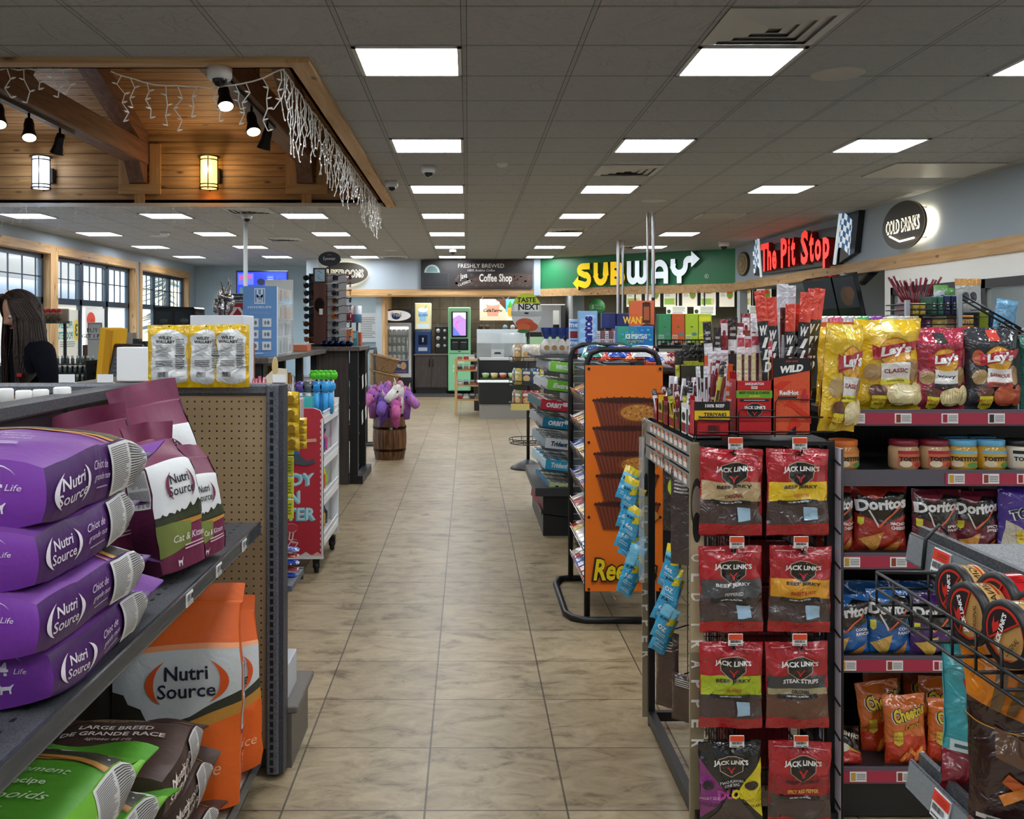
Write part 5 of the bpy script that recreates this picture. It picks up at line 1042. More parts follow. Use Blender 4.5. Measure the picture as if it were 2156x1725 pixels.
# hair: cap plus long locks over shoulders and back
b = MB()
def hairf(u, v):
 a = PI*.5+PI*1.55*(u-.5)*1.0   # from one temple round the back to the other
 t = min(v*2.3, 1)*PI*.5; fall = max(0, v-.434)/.566
 x = math.cos(a)*math.sin(t); y = math.sin(a)*math.sin(t); z = math.cos(t)
 strand = .006*math.sin(u*90)+.004*math.sin(u*211)
 p = Vector((x*(.09+strand), y*(.108+strand), z*.135)); p = hc+R @ p
 if fall > 0:
  k = fall; sw = .022*math.sin(min(1, k*2)*PI/2)
  p = p+Vector((x*sw*.7, y*sw*.6+.02*k, -k*(.40+.03*math.sin(u*40))))
  p.y += .012*k*math.sin(u*30)
 return p
b.grid(hairf, 150, 30, '2e211b', 'hair'); b.grid(lambda u, v: hairf(1-u, v)*1.0-Vector((0, .0, .004)), 60, 16, '241a15', 'hair')
rnd = random.Random(5)
for i in range(46):
 u = rnd.random(); pts = [hairf(u+.01*math.sin(k), .45+.55*k/7)+Vector((rnd.uniform(-.004, .004), rnd.uniform(-.004, .004), 0)) for k in range(8)]; b.tube(pts, [.006, .007, .007, .007, .006, .005, .004, .002], '33251e', 'hair', 5)
for s in (-1, 1):      # front locks over the shoulder
 for k in range(9):
  x = s*(.07+.006*k); b.tube([hc+R @ Vector((s*.03, -.03-.006*k, .128)), hc+R @ Vector((x, -.06+.01*k, .06)), hc+R @ Vector((x*1.15, -.055+.01*k, -.06)), Vector((x*1.3, -.07+.012*k, 1.42)), Vector((x*1.25, -.09+.01*k, 1.25)), Vector((x*1.2, -.085, 1.17))], [.008, .011, .011, .010, .007, .002], '2e211b', 'hair', 6)
b.build('hair', P)
b = MB(); b.box(.06, -.105, 1.225, .12, -.095, 1.245, 'c8303a'); b.build('name_badge', P)

# ================================================================ CASHIER AREA
def box_thing(name, lab, cat, x0, y0, z0, x1, y1, z1, c, m='satin', items=None, am='paper', part='body', group=None, bev=.003, rz=0):
 cx_, cy_ = (x0+x1)/2, (y0+y1)/2; t = thing(name, lab, cat, (cx_, cy_, z0), rz, group); b = MB(); b.box(x0-cx_, y0-cy_, 0, x1-cx_, y1-cy_, z1-z0, c, m, b=bev); b.build(part, t)
 if items: b = MB(); wd, h = x1-x0, z1-z0; b.art(lambda u, v, w_: Vector((-wd/2+wd*u, y0-cy_-w_, h*v)), items, m=am); b.build('printed_lettering', t)
 return t
t = thing('checkout_counter', 'long dark checkout counter behind the pegboard panel', 'counter', (0, 0, 0)); b = MB(); b.box(-4.4, 4.6, 0, -1.07, 5.2, .95, m='dark_wood_z'); b.build('carcass', t); b = MB(); b.box(-4.45, 4.55, .95, -1.04, 5.25, .99, '5c5852', b=.004); b.build('worktop', t)
# register screen
t = thing('register_screen', 'black point of sale touch screen tilted on the checkout counter', 'monitor', (-1.79, 4.95, .99), rad(-32)); t.scale = (.62, .62, .9)
b = MB(); b.box(-.12, -.1, 0, .12, .1, .03, '1a1c20', b=.01); b.bar((0, 0, .02), (0, .02, .28), .08, .06, '1a1c20'); b.build('stand', t)
b = MB(); b.T = Matrix.Translation((0, -.02, .26)) @ Matrix.Rotation(rad(-18), 4, 'X'); b.box(-.18, -.02, 0, .18, .03, .28, '17191d', b=.012); b.art(lambda u, v, w_: Vector((-.155+.31*u, -.0205-w_, .03+.22*v)), [('r', 0, 0, 1, 1, '4a5058'), ('h', .1, .2, .9, .9, 6, '5c646c')], m='gloss'); b.build('screen', t)
box_thing('receipt_printer', 'black receipt printer below the register screen', 'printer', -1.9, 4.7, .99, -1.74, 4.84, 1.14, '1b1d21', 'satin')
box_thing('white_carton', 'plain white box standing behind the pegboard panel, beside the yellow pouches', 'box', W(251, 0, 3.75).x, 3.72, 1.36-.02, W(319, 0, 3.75).x, 3.8, W(0, 731, 3.75).z, 'e8ebec', 'paper')
x0, x1 = W(400, 0, 4.62).x, W(512, 0, 4.62).x
t = box_thing('acrylic_sign_box', 'large white acrylic box rising behind the yellow pouches', 'box', x0, 4.62, .99, x1, 4.85, W(0, 664, 4.62).z, 'dde3ea', 'satin')
t = thing('display_table', 'low dark table carrying the white boxes behind the pegboard', 'table', (0, 0, 0)); b = MB(); b.box(-1.55, 3.72, 1.30, -.98, 4.22, 1.335, '5c5852'); b.box(-1.5, 4.1, 0, -1.46, 4.14, 1.3, '222'*2, 'satin'); b.box(-1.04, 4.1, 0, -1.0, 4.14, 1.3, '222222'); b.box(-1.5, 3.74, 0, -1.46, 3.78, 1.3, '222222'); b.box(-1.04, 3.74, 0, -1.0, 3.78, 1.3, '222222'); b.build('frame', t)
# yellow display folder
q = W(226, 740, 5.1); t = thing('yellow_display', 'tall yellow cardboard rack leaning beside the register screen', 'display', (q.x, 5.1, .99), rad(-20)); t.scale = (.7, .7, 1); b = MB(); b.T = Matrix.Rotation(.16, 4, 'Y')
b.box(-.05, -.12, .12, .0, .12, .56, 'e0a91c', 'paper'); b.box(0, -.12, .12, .06, -.11, .56, 'c98f14', 'paper')
for k in range(6): b.box(-.052, -.1+.04*k, .2, -.05, -.085+.04*k, .5, '8a5c14')
b.T = None; b.box(-.06, -.12, 0, .08, .12, .14, 'c98f14', 'paper'); b.build('card_body', t)
t = box_thing('glass_jar_stand', 'back shelf counter carrying lighters and tins behind the cashier', 'counter', -4.6, 7.45, 0, -2.35, 8.1, 1.25, '2a2b2e', 'satin')
# tiered rack of small bottles
t = thing('bottle_rack', 'black tiered wire rack for tiny bottles behind the cashier', 'rack', (W(155, 0, 7.4).x, 7.3, .6)); b = MB()
for k in range(4): b.box(-.18, -.1+.05*k, .45+.07*k, .18, -.04+.05*k, .46+.07*k, '1c1d1f')
b.box(-.18, -.1, -.6, -.17, .12, .7, '1c1d1f'); b.box(.17, -.1, -.6, .18, .12, .7, '1c1d1f'); b.build('rack_frame', t)
rnd = random.Random(31); v0 = None
for k in range(4):
 for i in range(9):
  x = t.location.x-.155+.039*i; loc = (x, 7.3-.07+.05*k, .6+.461+.07*k)
  if v0 is None:
   v0 = thing('small_bottle', 'tiny capped bottle in the tiered rack behind the cashier', 'bottle', loc, group='tiny bottles in the tiered rack'); b = MB(); b.lathe([(0, 0), (.014, 0), (.014, .035), (.008, .045)], c='5a6e6a', m='gloss', n=8); b.build('bottle_body', v0); b = MB(); b.lathe([(.011, .044), (.011, .062), (0, .062)], c='d8d8d4', m='satin', n=8); b.build('cap', v0)
  else: copy_tree(v0, loc)
# toys on a high shelf
t = thing('wire_shelf', 'high black wire shelf of small figures beyond the cashier', 'shelf', (0, 0, 0)); a = W(62, 676, 7.6); c_ = W(130, 676, 7.6); b = MB(); b.box(a.x, 7.5, a.z-.02, c_.x, 7.75, a.z, '1b1c1e')
for xx in (a.x+.01, c_.x-.03): b.box(xx, 7.7, 1.25, xx+.02, 7.72, a.z-.02, '1b1c1e')
b.box(a.x, 7.72, a.z-.01, c_.x, 7.74, a.z+.10, 'c8c0a8', 'paper'); b.build('shelf_frame', t)
v0 = None
for i in range(6):
 loc = (a.x+.03+.043*i, 7.58, a.z)
 if v0 is None:
  v0 = thing('figurine', 'small red capped figure in the row on the high wire shelf', 'figurine', loc, group='red capped figures'); b = MB(); b.lathe([(0, 0), (.016, .002), (.02, .03), (.012, .05)], c='6a5a44', m='satin', n=10); b.ball((0, 0, .065), .02, 'c9a48a', 'satin', 10, 7); b.build('body', v0); b = MB(); b.lathe([(.022, .068), (.018, .09), (0, .1)], c='c02838', m='satin', n=10); b.build('hat', v0)
 else: copy_tree(v0, loc)
# black dispenser with two bays near far windows
t = thing('hot_case', 'black two bay counter case in front of the far window', 'case', (W(366, 0, 7.6).x, 7.6, 1.25)); q = W(366, 647, 7.6); hh = q.z-1.25
b = MB(); b.box(-.165, 0, 0, .165, .3, hh, '15171a', 'gloss', b=.01)
for i in (-1, 1):
 for j in range(2): b.box(i*.08-.068, -.004, hh-.17-.16*j, i*.08+.068, 0, hh-.03-.16*j, '2c3034', 'gloss'); b.ball((i*.08, -.006, hh-.11-.16*j), .04, '4a4f52', 'satin', 10, 6, (1, .2, .6))
b.build('case_body', t)
for i, (px, w_, hgt, c, lab) in enumerate(((252, .05, .12, 'c9a070', 'small brown upright box on the back counter'), (262, .06, .1, '1c1c1e', 'black round tin on the back counter'), (275, .06, .16, 'c8c0b0', 'beige packet standing on the back counter'), (288, .05, .11, '33363a', 'dark small canister on the back counter'), (300, .06, .09, '25272a', 'black low box on the back counter'), (242, .1, .14, 'd08a3a', 'orange tan carton on the back counter'), (188, .09, .06, '70503c', 'brown low tray on the back counter'), (226, .05, .1, '6fae8a', 'pale green cup on the back counter'))):
 q = W(px, 0, 7.75); box_thing('carton' if 'box' in lab or 'carton' in lab or 'packet' in lab or 'tray' in lab else 'canister', lab, 'container', q.x-w_/2, 7.72, 1.25, q.x+w_/2, 7.78+w_/2, 1.25+hgt+.1, c, 'satin')
t = box_thing('offer_sign', 'small white buy four get one free card in a frame on the back counter', 'sign', W(182, 0, 7.6).x, 7.62, 1.25, W(213, 0, 7.6).x, 7.63, W(0, 679, 7.6).z, 'd9dcda', 'paper', [('t', 'BUY 4', .5, .82, .1, '3a3a3a'), ('t', 'GET 1 FREE', .5, .68, .09, '3a3a3a', {'b': .02}), ('l', [(.05, .97), (.95, .97), (.95, .6), (.05, .6), (.05, .97)], .012, '444444')])
# posters on the windows, seen from behind
def wp(y0, y1, z0, z1): return lambda u, v, w_: Vector((XL-.13+w_*.5+.012, y0+(y1-y0)*u, z0+(z1-z0)*v))
for lab, y0, y1, z0, z1, items in (('grey mobile order and contactless pay sign stuck to the nearest window', 13.75, 14.6, 1.96, 2.10, [('r', 0, 0, 1, 1, 'c9ccc0'), ('t', 'MOBILE ORDER &', .58, .7, .26, '3c3c38'), ('t', 'CONTACTLESS PAY', .58, .3, .26, '3c3c38'), ('a', .12, .5, .05, .3, .01, 0, 6.2, '6a6a60')]),
 ('pale poster with mirrored teal protein pockets lettering on the middle window', 15.4, 16.4, .95, 1.85, [('r', 0, 0, 1, 1, 'e4e6da'), ('t', 'PROTEIN', .42, .72, .14, '2a9a88', {'f': 1, 'b': .03, 'x': .8}), ('t', 'POCKETS', .42, .52, .14, '2a9a88', {'f': 1, 'b': .03, 'x': .8}), ('e', .85, .62, .13, .2, 'f0d060'), ('t', '3', .85, .62, .24, '2a6a60', {'f': 1, 'b': .03}), ('h', .2, .3, .8, .42, 3, '8a9a8a')]),
 ('white poster with a red burst and a yellow price dot on the middle window', 16.65, 17.6, .95, 1.9, [('r', 0, 0, 1, 1, 'eceeec'), ('e', .25, .78, .2, .14, 'e0503c'), ('e', .3, .7, .14, .1, 'd8402c'), ('e', .82, .42, .16, .16, 'f0d060'), ('t', '4', .82, .42, .16, '3a3a3a', {'f': 1}), ('r', .1, .2, .6, .42, 'e0702c'), ('r', .1, .05, .6, .16, 'c08a4a')]),
 ('green and white notice on the farthest window', 20.6, 21.4, 1.7, 1.9, [('r', 0, 0, 1, 1, '6fc0a0'), ('h', .1, .2, .9, .8, 2, 'e8f4ee')])):
 t = thing('window_poster', lab, 'poster', (0, 0, 0)); b = MB(); f = wp(y0, y1, z0, z1); b.prism([(0, 0), (1, 0), (1, 1), (0, 1)], lambda u, v, w_: f(u, v, -w_*.004), 1, 'dcdfd8', 'paper'); b.art(f, items, w0=.003, dw=.002); b.build('sheet', t)
# blue television
x0, z1 = q3(497, 570, 20.0); x1, z0 = q3(606, 625, 20.0); t = thing('television', 'wall screen glowing blue above the far corner of the cashier area', 'television', ((x0+x1)/2, 20.0, z0-.1), rad(3)); wd, h = x1-x0, z1-z0+.1
b = MB(); b.box(-wd/2, 0, 0, wd/2, .06, h, '14161c', b=.01); b.build('casing', t); b = MB(); b.tube([(0, .05, h/2), (0, 2.96, h/2)], .03, '1a1a1c'); b.build('wall_arm', t)
b = MB(); b.art(lambda u, v, w_: Vector((-wd/2+.03+(wd-.06)*u, -w_, .03+(h-.06)*v)), [('r', 0, 0, 1, 1, '2436d8'), ('r', .02, .55, .33, .95, '5060e0'), ('p', [(.04, .7), (.3, .78), (.3, .92), (.04, .86)], 'a04a8a'), ('r', .05, .2, .3, .45, '3a5a70'), ('r', .37, .3, .58, .9, '2038a8'), ('e', .48, .65, .08, .12, '1a1a30'), ('r', .6, .35, .74, .9, '3048f0'), ('h', .61, .4, .73, .85, 6, '6a80ff'), ('r', .78, .3, .98, .9, '2a40d0'), ('e', .86, .55, .05, .2, '3a1a20'), ('r', .8, .3, .92, .4, '7a3a3a')], m='glow'); b.build('screen', t)
# nicotine warning sign
x0, z1 = q3(458, 618, 8.6); x1, z0 = q3(545, 690, 8.6); t = thing('warning_sign', 'black and white nicotine warning board over a red lettered panel', 'sign', ((x0+x1)/2, 8.6, z0)); wd, h = x1-x0, z1-z0
b = MB(); b.box(-wd/2, 0, 0, wd/2, .03, h, 'e4e4e2', b=.004); b.art(lambda u, v, w_: Vector((-wd/2+wd*u, -w_, h*v)), [('r', .01, .74, .99, .99, '3c3f42'), ('t', 'WARNING: This product contains nicotine.', .5, .91, .06, 'f0f0ee', {'b': .02, 'x': .66}), ('t', 'Nicotine is an addictive chemical.', .55, .80, .06, 'f0f0ee', {'b': .02, 'x': .66}), ('r', .03, .1, .97, .72, 'a8303c'), ('t', 'ZYN', .62, .42, .36, 'eceef0', {'b': .03})]); b.build('panel', t)
b = MB(); b.box(-.03, .03, 1.25-z0, .03, .06, h*.9, '2a2a2c'); b.build('post', t)
# silver foil balloon bouquet
q = W(470, 668, 8.0); t = thing('foil_balloon', 'crumpled silver foil balloon bouquet standing before the warning sign', 'balloon', (q.x, 8.0, 1.28)); b = MB(); rnd = random.Random(77)
for i in range(26):
 a = rnd.random()*6.28; z = .06+.5*rnd.random(); r = .08*(.3 if .15 < z < .26 else 1)*(1.2-z); p = Vector((r*math.cos(a), r*math.sin(a), z)); b.ball(p, .022+.015*rnd.random(), 'd4d6da', 'crinkle_foil', 9, 7, (1, .6, 1.6), Matrix.Rotation(rnd.random()*3, 3, 'Y') @ Matrix.Rotation(rnd.random()*3, 3, 'X'))
for k in range(7): b.tube([(0, 0, .3), (rnd.uniform(-.06, .06), 0, .48), (rnd.uniform(-.09, .09), 0, .58+.1*rnd.random())], [.02, .014, .003], 'd4d6da', 'crinkle_foil', 6)
b.lathe([(0, 0), (.06, .0), (.075, .05), (.03, .12), (.02, .25)], c='d4d6da', m='crinkle_foil', n=10); b.build('foil_body', t)

# ================================================================ TALL DISPLAY COUNTER DOWN THE AISLE
CZ = 1.30
t = thing('display_counter', 'tall dark wood display counter with open shelves under a wood top, along the aisle', 'counter', (0, 0, 0))
b = MB(); b.box(-2.3, 6.6, CZ, -1.38, 9.3, CZ+.04, m='dark_wood_y', b=.003); b.build('worktop', t)
b = MB(); b.box(-2.25, 6.7, 0, -2.2, 9.3, CZ, m='dark_wood_z'); b.box(-1.9, 6.68, 0, -1.45, 6.72, CZ, '151618'); b.box(-1.5, 9.2, 0, -1.43, 9.26, CZ, m='dark_wood_z'); b.build('side_panel', t)
for y in (6.72, 7.5, 8.3, 9.1): b = MB(); b.box(-1.50, y, 0, -1.44, y+.06, CZ, '151618'); b.build('post', t)
for z in (.12, .45, .78, 1.05): b = MB(); b.box(-2.2, 6.72, z, -1.45, 9.2, z+.02, 'b8bab8' if z > .2 else '1c1d1f'); b.build('shelf', t)
t2 = thing('display_counter', 'tall dark counter end unit with wood top carrying the sunglasses rack', 'counter', (0, 0, 0))
b = MB(); b.box(-2.2, 9.35, CZ+.02, -1.06, 10.3, CZ+.06, m='dark_wood_y', b=.003); b.build('worktop', t2)
b = MB(); b.box(-1.55, 9.42, 0, -1.18, 9.5, CZ+.02, m='dark_wood_z'); b.build('side_panel', t2); b = MB(); b.box(-2.1, 9.42, 0, -2.05, 10.25, CZ+.02, '1c1d1f'); b.build('back_panel', t2)
for y in (9.5, 10.2): b = MB(); b.box(-1.17, y-.04, 0, -1.09, y+.04, CZ+.02, '16171a'); b.build('post', t2)
for z in (.08, .42, .74, 1.02): b = MB(); b.box(-2.05, 9.5, z, -1.15, 10.25, z+.02, '1c1d1f'); b.build('shelf', t2)
b = MB(); b.box(-1.12, 9.45, .0, -1.04, 10.3, .08, '1a1b1d'); b.build('plinth', t2)
# goods on those shelves
rnd = random.Random(8); cols = ['8a3a34', 'c9b9a0', 'b06a48', '6a8a9a', 'c8c4ba', '4a6a4a', 'b8802c', '7a5a9a', 'd0d2d0', '3a5a7a']
names_ = {'8a3a34': 'red brown', 'c9b9a0': 'beige', 'b06a48': 'copper', '6a8a9a': 'grey blue', 'c8c4ba': 'pale', '4a6a4a': 'green', 'b8802c': 'mustard', '7a5a9a': 'violet', 'd0d2d0': 'white', '3a5a7a': 'navy'}
def goods(y0, y1, x, zs, n, lab, grp, h=(.08, .2), wd=.09, names='carton', xs=None):
 for zi, z in enumerate(zs):
  for k in range(n):
   c = rnd.choice(cols); y = y0+(y1-y0)*(k+.5)/n; hh = rnd.uniform(*h); box_thing(names, '%s carton on the %s, %s shelf up, %s along' % (names_[c], lab, ORD[zi], ORD[k]), 'carton', x-wd, y-wd/2, z, x, y+wd/2, z+hh, c, 'satin', group=grp)
goods(6.85, 7.45, -1.52, (.80, 1.07), 4, 'first bay of the tall counter', 'cartons under the tall counter')
goods(7.65, 8.25, -1.52, (.80, 1.07), 4, 'second bay of the tall counter', 'cartons under the tall counter')
goods(9.65, 10.1, -1.2, (.44, .76, 1.04), 2, 'bay behind the candy rack', 'cartons in the dark shelves')
for k, (y, z) in enumerate(((9.75, .86), (10.05, .86), (9.72, .5), (10.05, .52))):
 t = thing('hang_tag', 'white hanging price tag on the dark shelves, %s' % ('upper one nearer the candy rack', 'upper one nearer the barrel', 'lower one nearer the candy rack', 'lower one nearer the barrel')[k], 'price tag', (-1.075, y, z+.2), rad(90)); b = MB(); b.T = Matrix.Rotation(-.25, 4, 'Y'); b.box(-.05, -.002, -.13, .05, .002, 0, 'e8e8e4', 'paper', b=.0005); b.build('card', t)
# blue adapter display
t = thing('cable_display', 'blue panelled cable display box with clear side drawers on the tall counter', 'display', (-1.515, 6.95, CZ+.04), rad(0)); hh = W(0, 602, 6.9).z-CZ-.04; wd = .245
b = MB(); b.box(-wd/2, 0, 0, wd/2, .012, hh, '6f9fd8', 'paper'); b.box(-wd/2, .012, 0, wd/2, .05, hh*.99, 'd8dcdf'); b.build('front_panel', t)
L = [('r', .34, .75, .66, .97, 'e8f0fa'), ('r', .36, .765, .64, .955, '6f9fd8'), ('r', .41, .77, .46, .95, 'eef4fa'), ('r', .54, .77, .59, .95, 'eef4fa'), ('r', .41, .84, .59, .88, 'eef4fa'), ('r', .44, .78, .56, .86, 'eef4fa'), ('r', .47, .80, .53, .855, '6f9fd8'), ('t', 'HOOKUPS', .5, .70, .032, 'eef4fa', {'b': .02, 'w': .7}), ('h', .2, .60, .8, .64, 2, '90b6e4')]
for r_ in range(3):
 for c_ in range(2): x = .2+.38*c_; y = .42-.165*r_; L += [('r', x, y, x+.27, y+.12, 'e6edf6'), ('e', x+.09, y+.06, .035, .03, '8a96a4'), ('e', x+.18, y+.06, .04, .03, '76828f')]
L += [('h', .36, .03, .62, .06, 1, 'dfe9f4')]
b = MB(); b.art(lambda u, v, w_: Vector((-wd/2+wd*u, -w_, hh*v)), L); b.build('printed_lettering', t)
b = MB()
for k in range(4): b.box(-wd/2+.1, .05+.0*k, .02+k*hh/4, wd/2+.0, .62, k*hh/4+.015, 'd8dcdf')
for y in (.05, .24, .43, .61): b.box(wd/2-.01, y, 0, wd/2, y+.01, hh*.98, 'c8ccd0')
b.box(wd/2-.001, .05, 0, wd/2+.002, .62, hh*.98, 'e0e6ea', 'clear'); b.build('drawer_frame', t)
for i in range(3):
 for k in range(4):
  c = rnd.choice(('d8b83a', 'b8bcc0', '8a8e94', 'c98a4a', 'e0e2e4', '6a7078')); box_thing('cable_pack', '%s cable pack in the clear drawers of the blue display, column %d, %s up' % ('yellow' if c == 'd8b83a' else 'orange' if c == 'c98a4a' else 'grey', i+1, ORD[k]), 'pack', -1.515+.05, 6.95+.09+.19*i, CZ+.062+k*hh/4, -1.515+.11, 6.95+.19+.19*i, CZ+.05+k*hh/4+.1, c, 'satin', group='packs in the clear drawers')
# small racks between the blue display and the sunglasses
t = thing('accessory_rack', 'white wire accessory rack behind the blue display box', 'rack', (-1.62, 8.1, CZ+.04)); b = MB()
for z in (.12, .27, .42): b.box(-.12, -.12, z, .12, .12, z+.01, 'd0d2d0')
for x in (-.12, .11): b.box(x, .1, 0, x+.01, .11, .62, 'd0d2d0'); b.box(x, -.12, 0, x+.01, -.11, .45, 'd0d2d0')
b.box(-.12, .09, .45, .12, .11, .62, 'cfd4d2', 'paper'); b.build('rack_frame', t)
for k in range(9):
 i, j = k % 3, k//3; box_thing('accessory_pack', 'small %s accessory pack on the white wire rack, %s tier, %s in it' % (('black', 'silver', 'amber')[i], ORD[j], ORD[i]), 'pack', -1.72+.075*i, 8.02, CZ+.05+(.0, .13, .28)[j], -1.67+.075*i, 8.06, CZ+.05+(.0, .13, .28)[j]+.11, ('2a2c30', 'b8bcc0', 'c08a3a')[i], 'satin', group='packs on the white wire rack')
b0 = box_thing('lighter_tray', 'orange trimmed tray of lighters on the tall counter', 'tray', -1.72, 8.45, CZ+.04, -1.42, 8.65, CZ+.10, 'd07a5a', 'satin')
# ---- sunglasses rack
SR = thing('sunglasses_rack', 'brown wooden spinner rack for sunglasses on the counter end', 'rack', (-1.43, 9.75, CZ+.06))
b = MB(); b.lathe([(0, 0), (.22, 0), (.22, .025), (0, .03)], c='1d1d1f', m='satin', n=28); b.build('base', SR)
b = MB(); b.box(-.12, -.15, .03, .0, -.13, .64, m='rack_wood'); b.box(-.12, -.13, .03, -.1, .13, .64, m='rack_wood'); b.box(-.0, .11, .03, .12, .13, .75, m='rack_wood'); b.box(-.02, -.13, .03, .0, .13, .75, m='rack_wood'); b.build('column_panel', SR)
b = MB(); b.box(-.125, -.155, .64, .005, -.13, .79, '2c1a14'); b.art(lambda u, v, w_: Vector((-.108+.1*u, -.156-w_, .655+.12*v)), [('r', 0, 0, 1, 1, 'a9c6d6'), ('a', .3, .6, .4, .3, .1, 0, 2, '6a8aa0'), ('a', .7, .4, .4, .3, .1, 2, 5, '7a9ab0')], m='gloss'); b.build('mirror', SR)
b = MB(); b.prism(ell(0, .86, .115, .075, 26), lambda u, v, w_: Vector((u+.02, -.02+w_, v+.03)), .02, '22222a'); b.art(lambda u, v, w_: Vector((-.08+.2*u, -.021-w_, .815+.15*v)), [('t', 'Eyewear', .5, .5, .28, 'd8d8dc', {'x': .8}), ('h', .4, .75, .6, .8, 1, '9a9aa0')]); b.tube([(.02, 0, .7), (.02, 0, .84)], .01, '22222a'); b.build('topper_sign', SR)
b = MB(); b.box(.0, -.02, .03, .19, .0, .74, 'b9bcc0'); b.box(-.19, -.02, .03, -.12, .0, .74, '2c1a14'); b.build('display_board', SR)
def sunglasses(fr, ln):
 t = thing('sunglasses', 'x', 'sunglasses', (0, 0, 0)); b = MB()
 for s in (-1, 1): b.prism([(s*(.036+.028*math.cos(a)), .021*math.sin(a)*(1.0 if math.sin(a) < 0 else .8)) for a in [i*PI/6 for i in range(12)]], lambda u, v, w_: Vector((u, w_-.002+abs(u)*.12, v)), .004, ln, 'gloss')
 b.build('lens', t); b = MB(); b.tube([(-.07, .012, .016), (-.036, .001, .020), (0, -.003, .012), (.036, .001, .020), (.07, .012, .016)], .0035, fr, 'gloss', 6)
 for s in (-1, 1): b.tube([(s*.07, .012, .014), (s*.072, .07, .014), (s*.068, .13, -.004)], .003, fr, 'gloss', 5)
 b.build('frame', t); return t
variants = [('141416', '1c1c20'), ('5a2c1c', '4a2a18'), ('e0e2e4', '24303c'), ('1c2c4a', '1a2230'), ('a8642c', '8a4a1c')]
vn = ['black', 'brown', 'white framed', 'dark blue', 'amber']
base_ = [sunglasses(*v) for v in variants]; used_ = [False]*5
for side in range(3):
 for k in range(9):
  v = (0, 1, 0, 3, 0, 2, 4, 0, 1)[(k*2+side*3) % 9]; z = CZ+.06+.07+.078*k
  loc, rz_ = ((-1.43+.10, 9.75-.06, z), rad(70)) if side == 0 else ((-1.43+.245, 9.75-.07, z+.01), rad(100)) if side == 1 else ((-1.43-.17, 9.75-.08, z), rad(-25))
  rz_ += rad(((k*37) % 11)-5)
  lab = '%s sunglasses on the rack, %s from the bottom, %s' % (vn[v], ORD[k], ('on the pale board', 'on the outer aisle side', 'on the side towards the window')[side])
  if not used_[v]: o = base_[v]; used_[v] = True; o.scale = (1.3, 1.3, 1.3); o.location = loc; o.rotation_euler = (0, 0, rz_); o['label'] = lab; o['group'] = 'sunglasses on the spinner rack'
  else: copy_tree(base_[v], loc, rz_, lab, 'sunglasses on the spinner rack')
t = thing('sunglasses_case', 'black glasses case hanging on the brown rack panel', 'case', (-1.49, 9.59, CZ+.48)); b = MB(); b.ball((0, 0, 0), .06, '221a18', 'fabric', 12, 8, (.8, .25, 1.2)); b.box(.0, -.02, -.10, .035, -.016, -.04, 'e8e8e4', 'paper'); b.build('case_body', t)
# items on the counter end
t = thing('cap_stack', 'blue sparkling items piled at the foot of the sunglasses rack', 'caps', (-1.30, 9.5, CZ+.06)); b = MB()
for k in range(5): b.ball((-.12+.06*k, 0, .03), .045, '1c2c50', 'crinkle_foil', 10, 7, (1, 1, .7))
b.build('bundle', t)
for i, (px0, px1, py0, Y, c, nm_, lab, it) in enumerate(((724, 740, 690, 9.9, 'e07a2c', 'carton', 'orange pointed display carton on the counter end', None), (738, 752, 697, 10.0, '3a8a9c', 'carton', 'teal carton on the counter end', [('r', .1, .5, .9, .9, '8ac4cc')]), (752, 760, 700, 10.1, 'd05a3a', 'carton', 'red orange carton at the counter corner', None))):
 a = W(px0, py0, Y); c_ = W(px1, py0, Y); box_thing(nm_, lab, 'carton', a.x, Y, CZ+.06, c_.x, Y+.12, a.z, c, 'paper', it)
for (px, py, r, c1, c2, lab) in ((738, 662, .055, 'a03050', 'e0c8d0', 'red and pink round container on a stand past the sunglasses'), (752, 662, .05, '6a9ac0', 'e0e8f0', 'blue and white round container past the sunglasses')):
 q = W(px, py, 10.2); t = thing('round_container', lab, 'container', (q.x, 10.2, CZ+.06)); b = MB(); b.tube([(0, 0, 0), (0, 0, q.z-CZ-.1)], .012, '2a2a2c'); b.build('post', t); b = MB(); b.lathe([(0, -.09), (r, -.09), (r, .0), (r, .09), (0, .09)], (0, 0, q.z-CZ-.06), n=16, cols=[c1, c1, c2, c2], m='satin'); b.build('drum', t)
# fishing-rod like leaning pole
# ================================================================ BASKET STAND, BARREL, PLUSH
t = thing('basket_stand', 'grey arched metal stand for two wicker baskets', 'stand', (-1.22, 12.6, 0)); b = MB()
for y in (-.12, .12): b.tube([(-.13, y, 0), (-.13, y, 1.2), (-.10, y, 1.27), (0, y, 1.28), (.0, y, 1.22), (0, y, .2), (0, y, 0)], .016, '55565a', n=8)
b.box(-.15, -.14, 0, .4, -.1, .03, '55565a'); b.box(-.15, .1, 0, .4, .14, .03, '55565a'); b.build('frame', t)
def basket(z, lab, fill):
 t = thing('wicker_basket', lab, 'basket', (-1.14, 12.6, z), rot=(0, rad(14), 0)); b = MB()
 def f(u, v):
  a = 2*PI*u; r = .8+.2*v; wv = .006*math.sin(a*26+PI*int(v*9)); return Vector((.20*r*math.cos(a)+wv*math.cos(a), .17*r*math.sin(a)+wv*math.sin(a), .19*v))
 b.grid(f, 52, 9, 'a08058', 'wicker'); b.grid(lambda u, v: f(1-u, v)*.96+Vector((0, 0, .006)), 40, 5, '8a6c48', 'wicker'); b.disc((0, 0, .005), .155, 'z', '8a6c48', 'wicker', ry=.13); b.build('woven_body', t)
 b = MB(); b.tube([(.205*math.cos(a*PI/14), .175*math.sin(a*PI/14), .19) for a in range(29)], .012, 'a88860', 'wicker', 6); b.build('rim', t)
basket(.98, 'upper wicker basket on the arched stand', 0); basket(.77, 'lower wicker basket on the arched stand, filled with orange packs', 1)
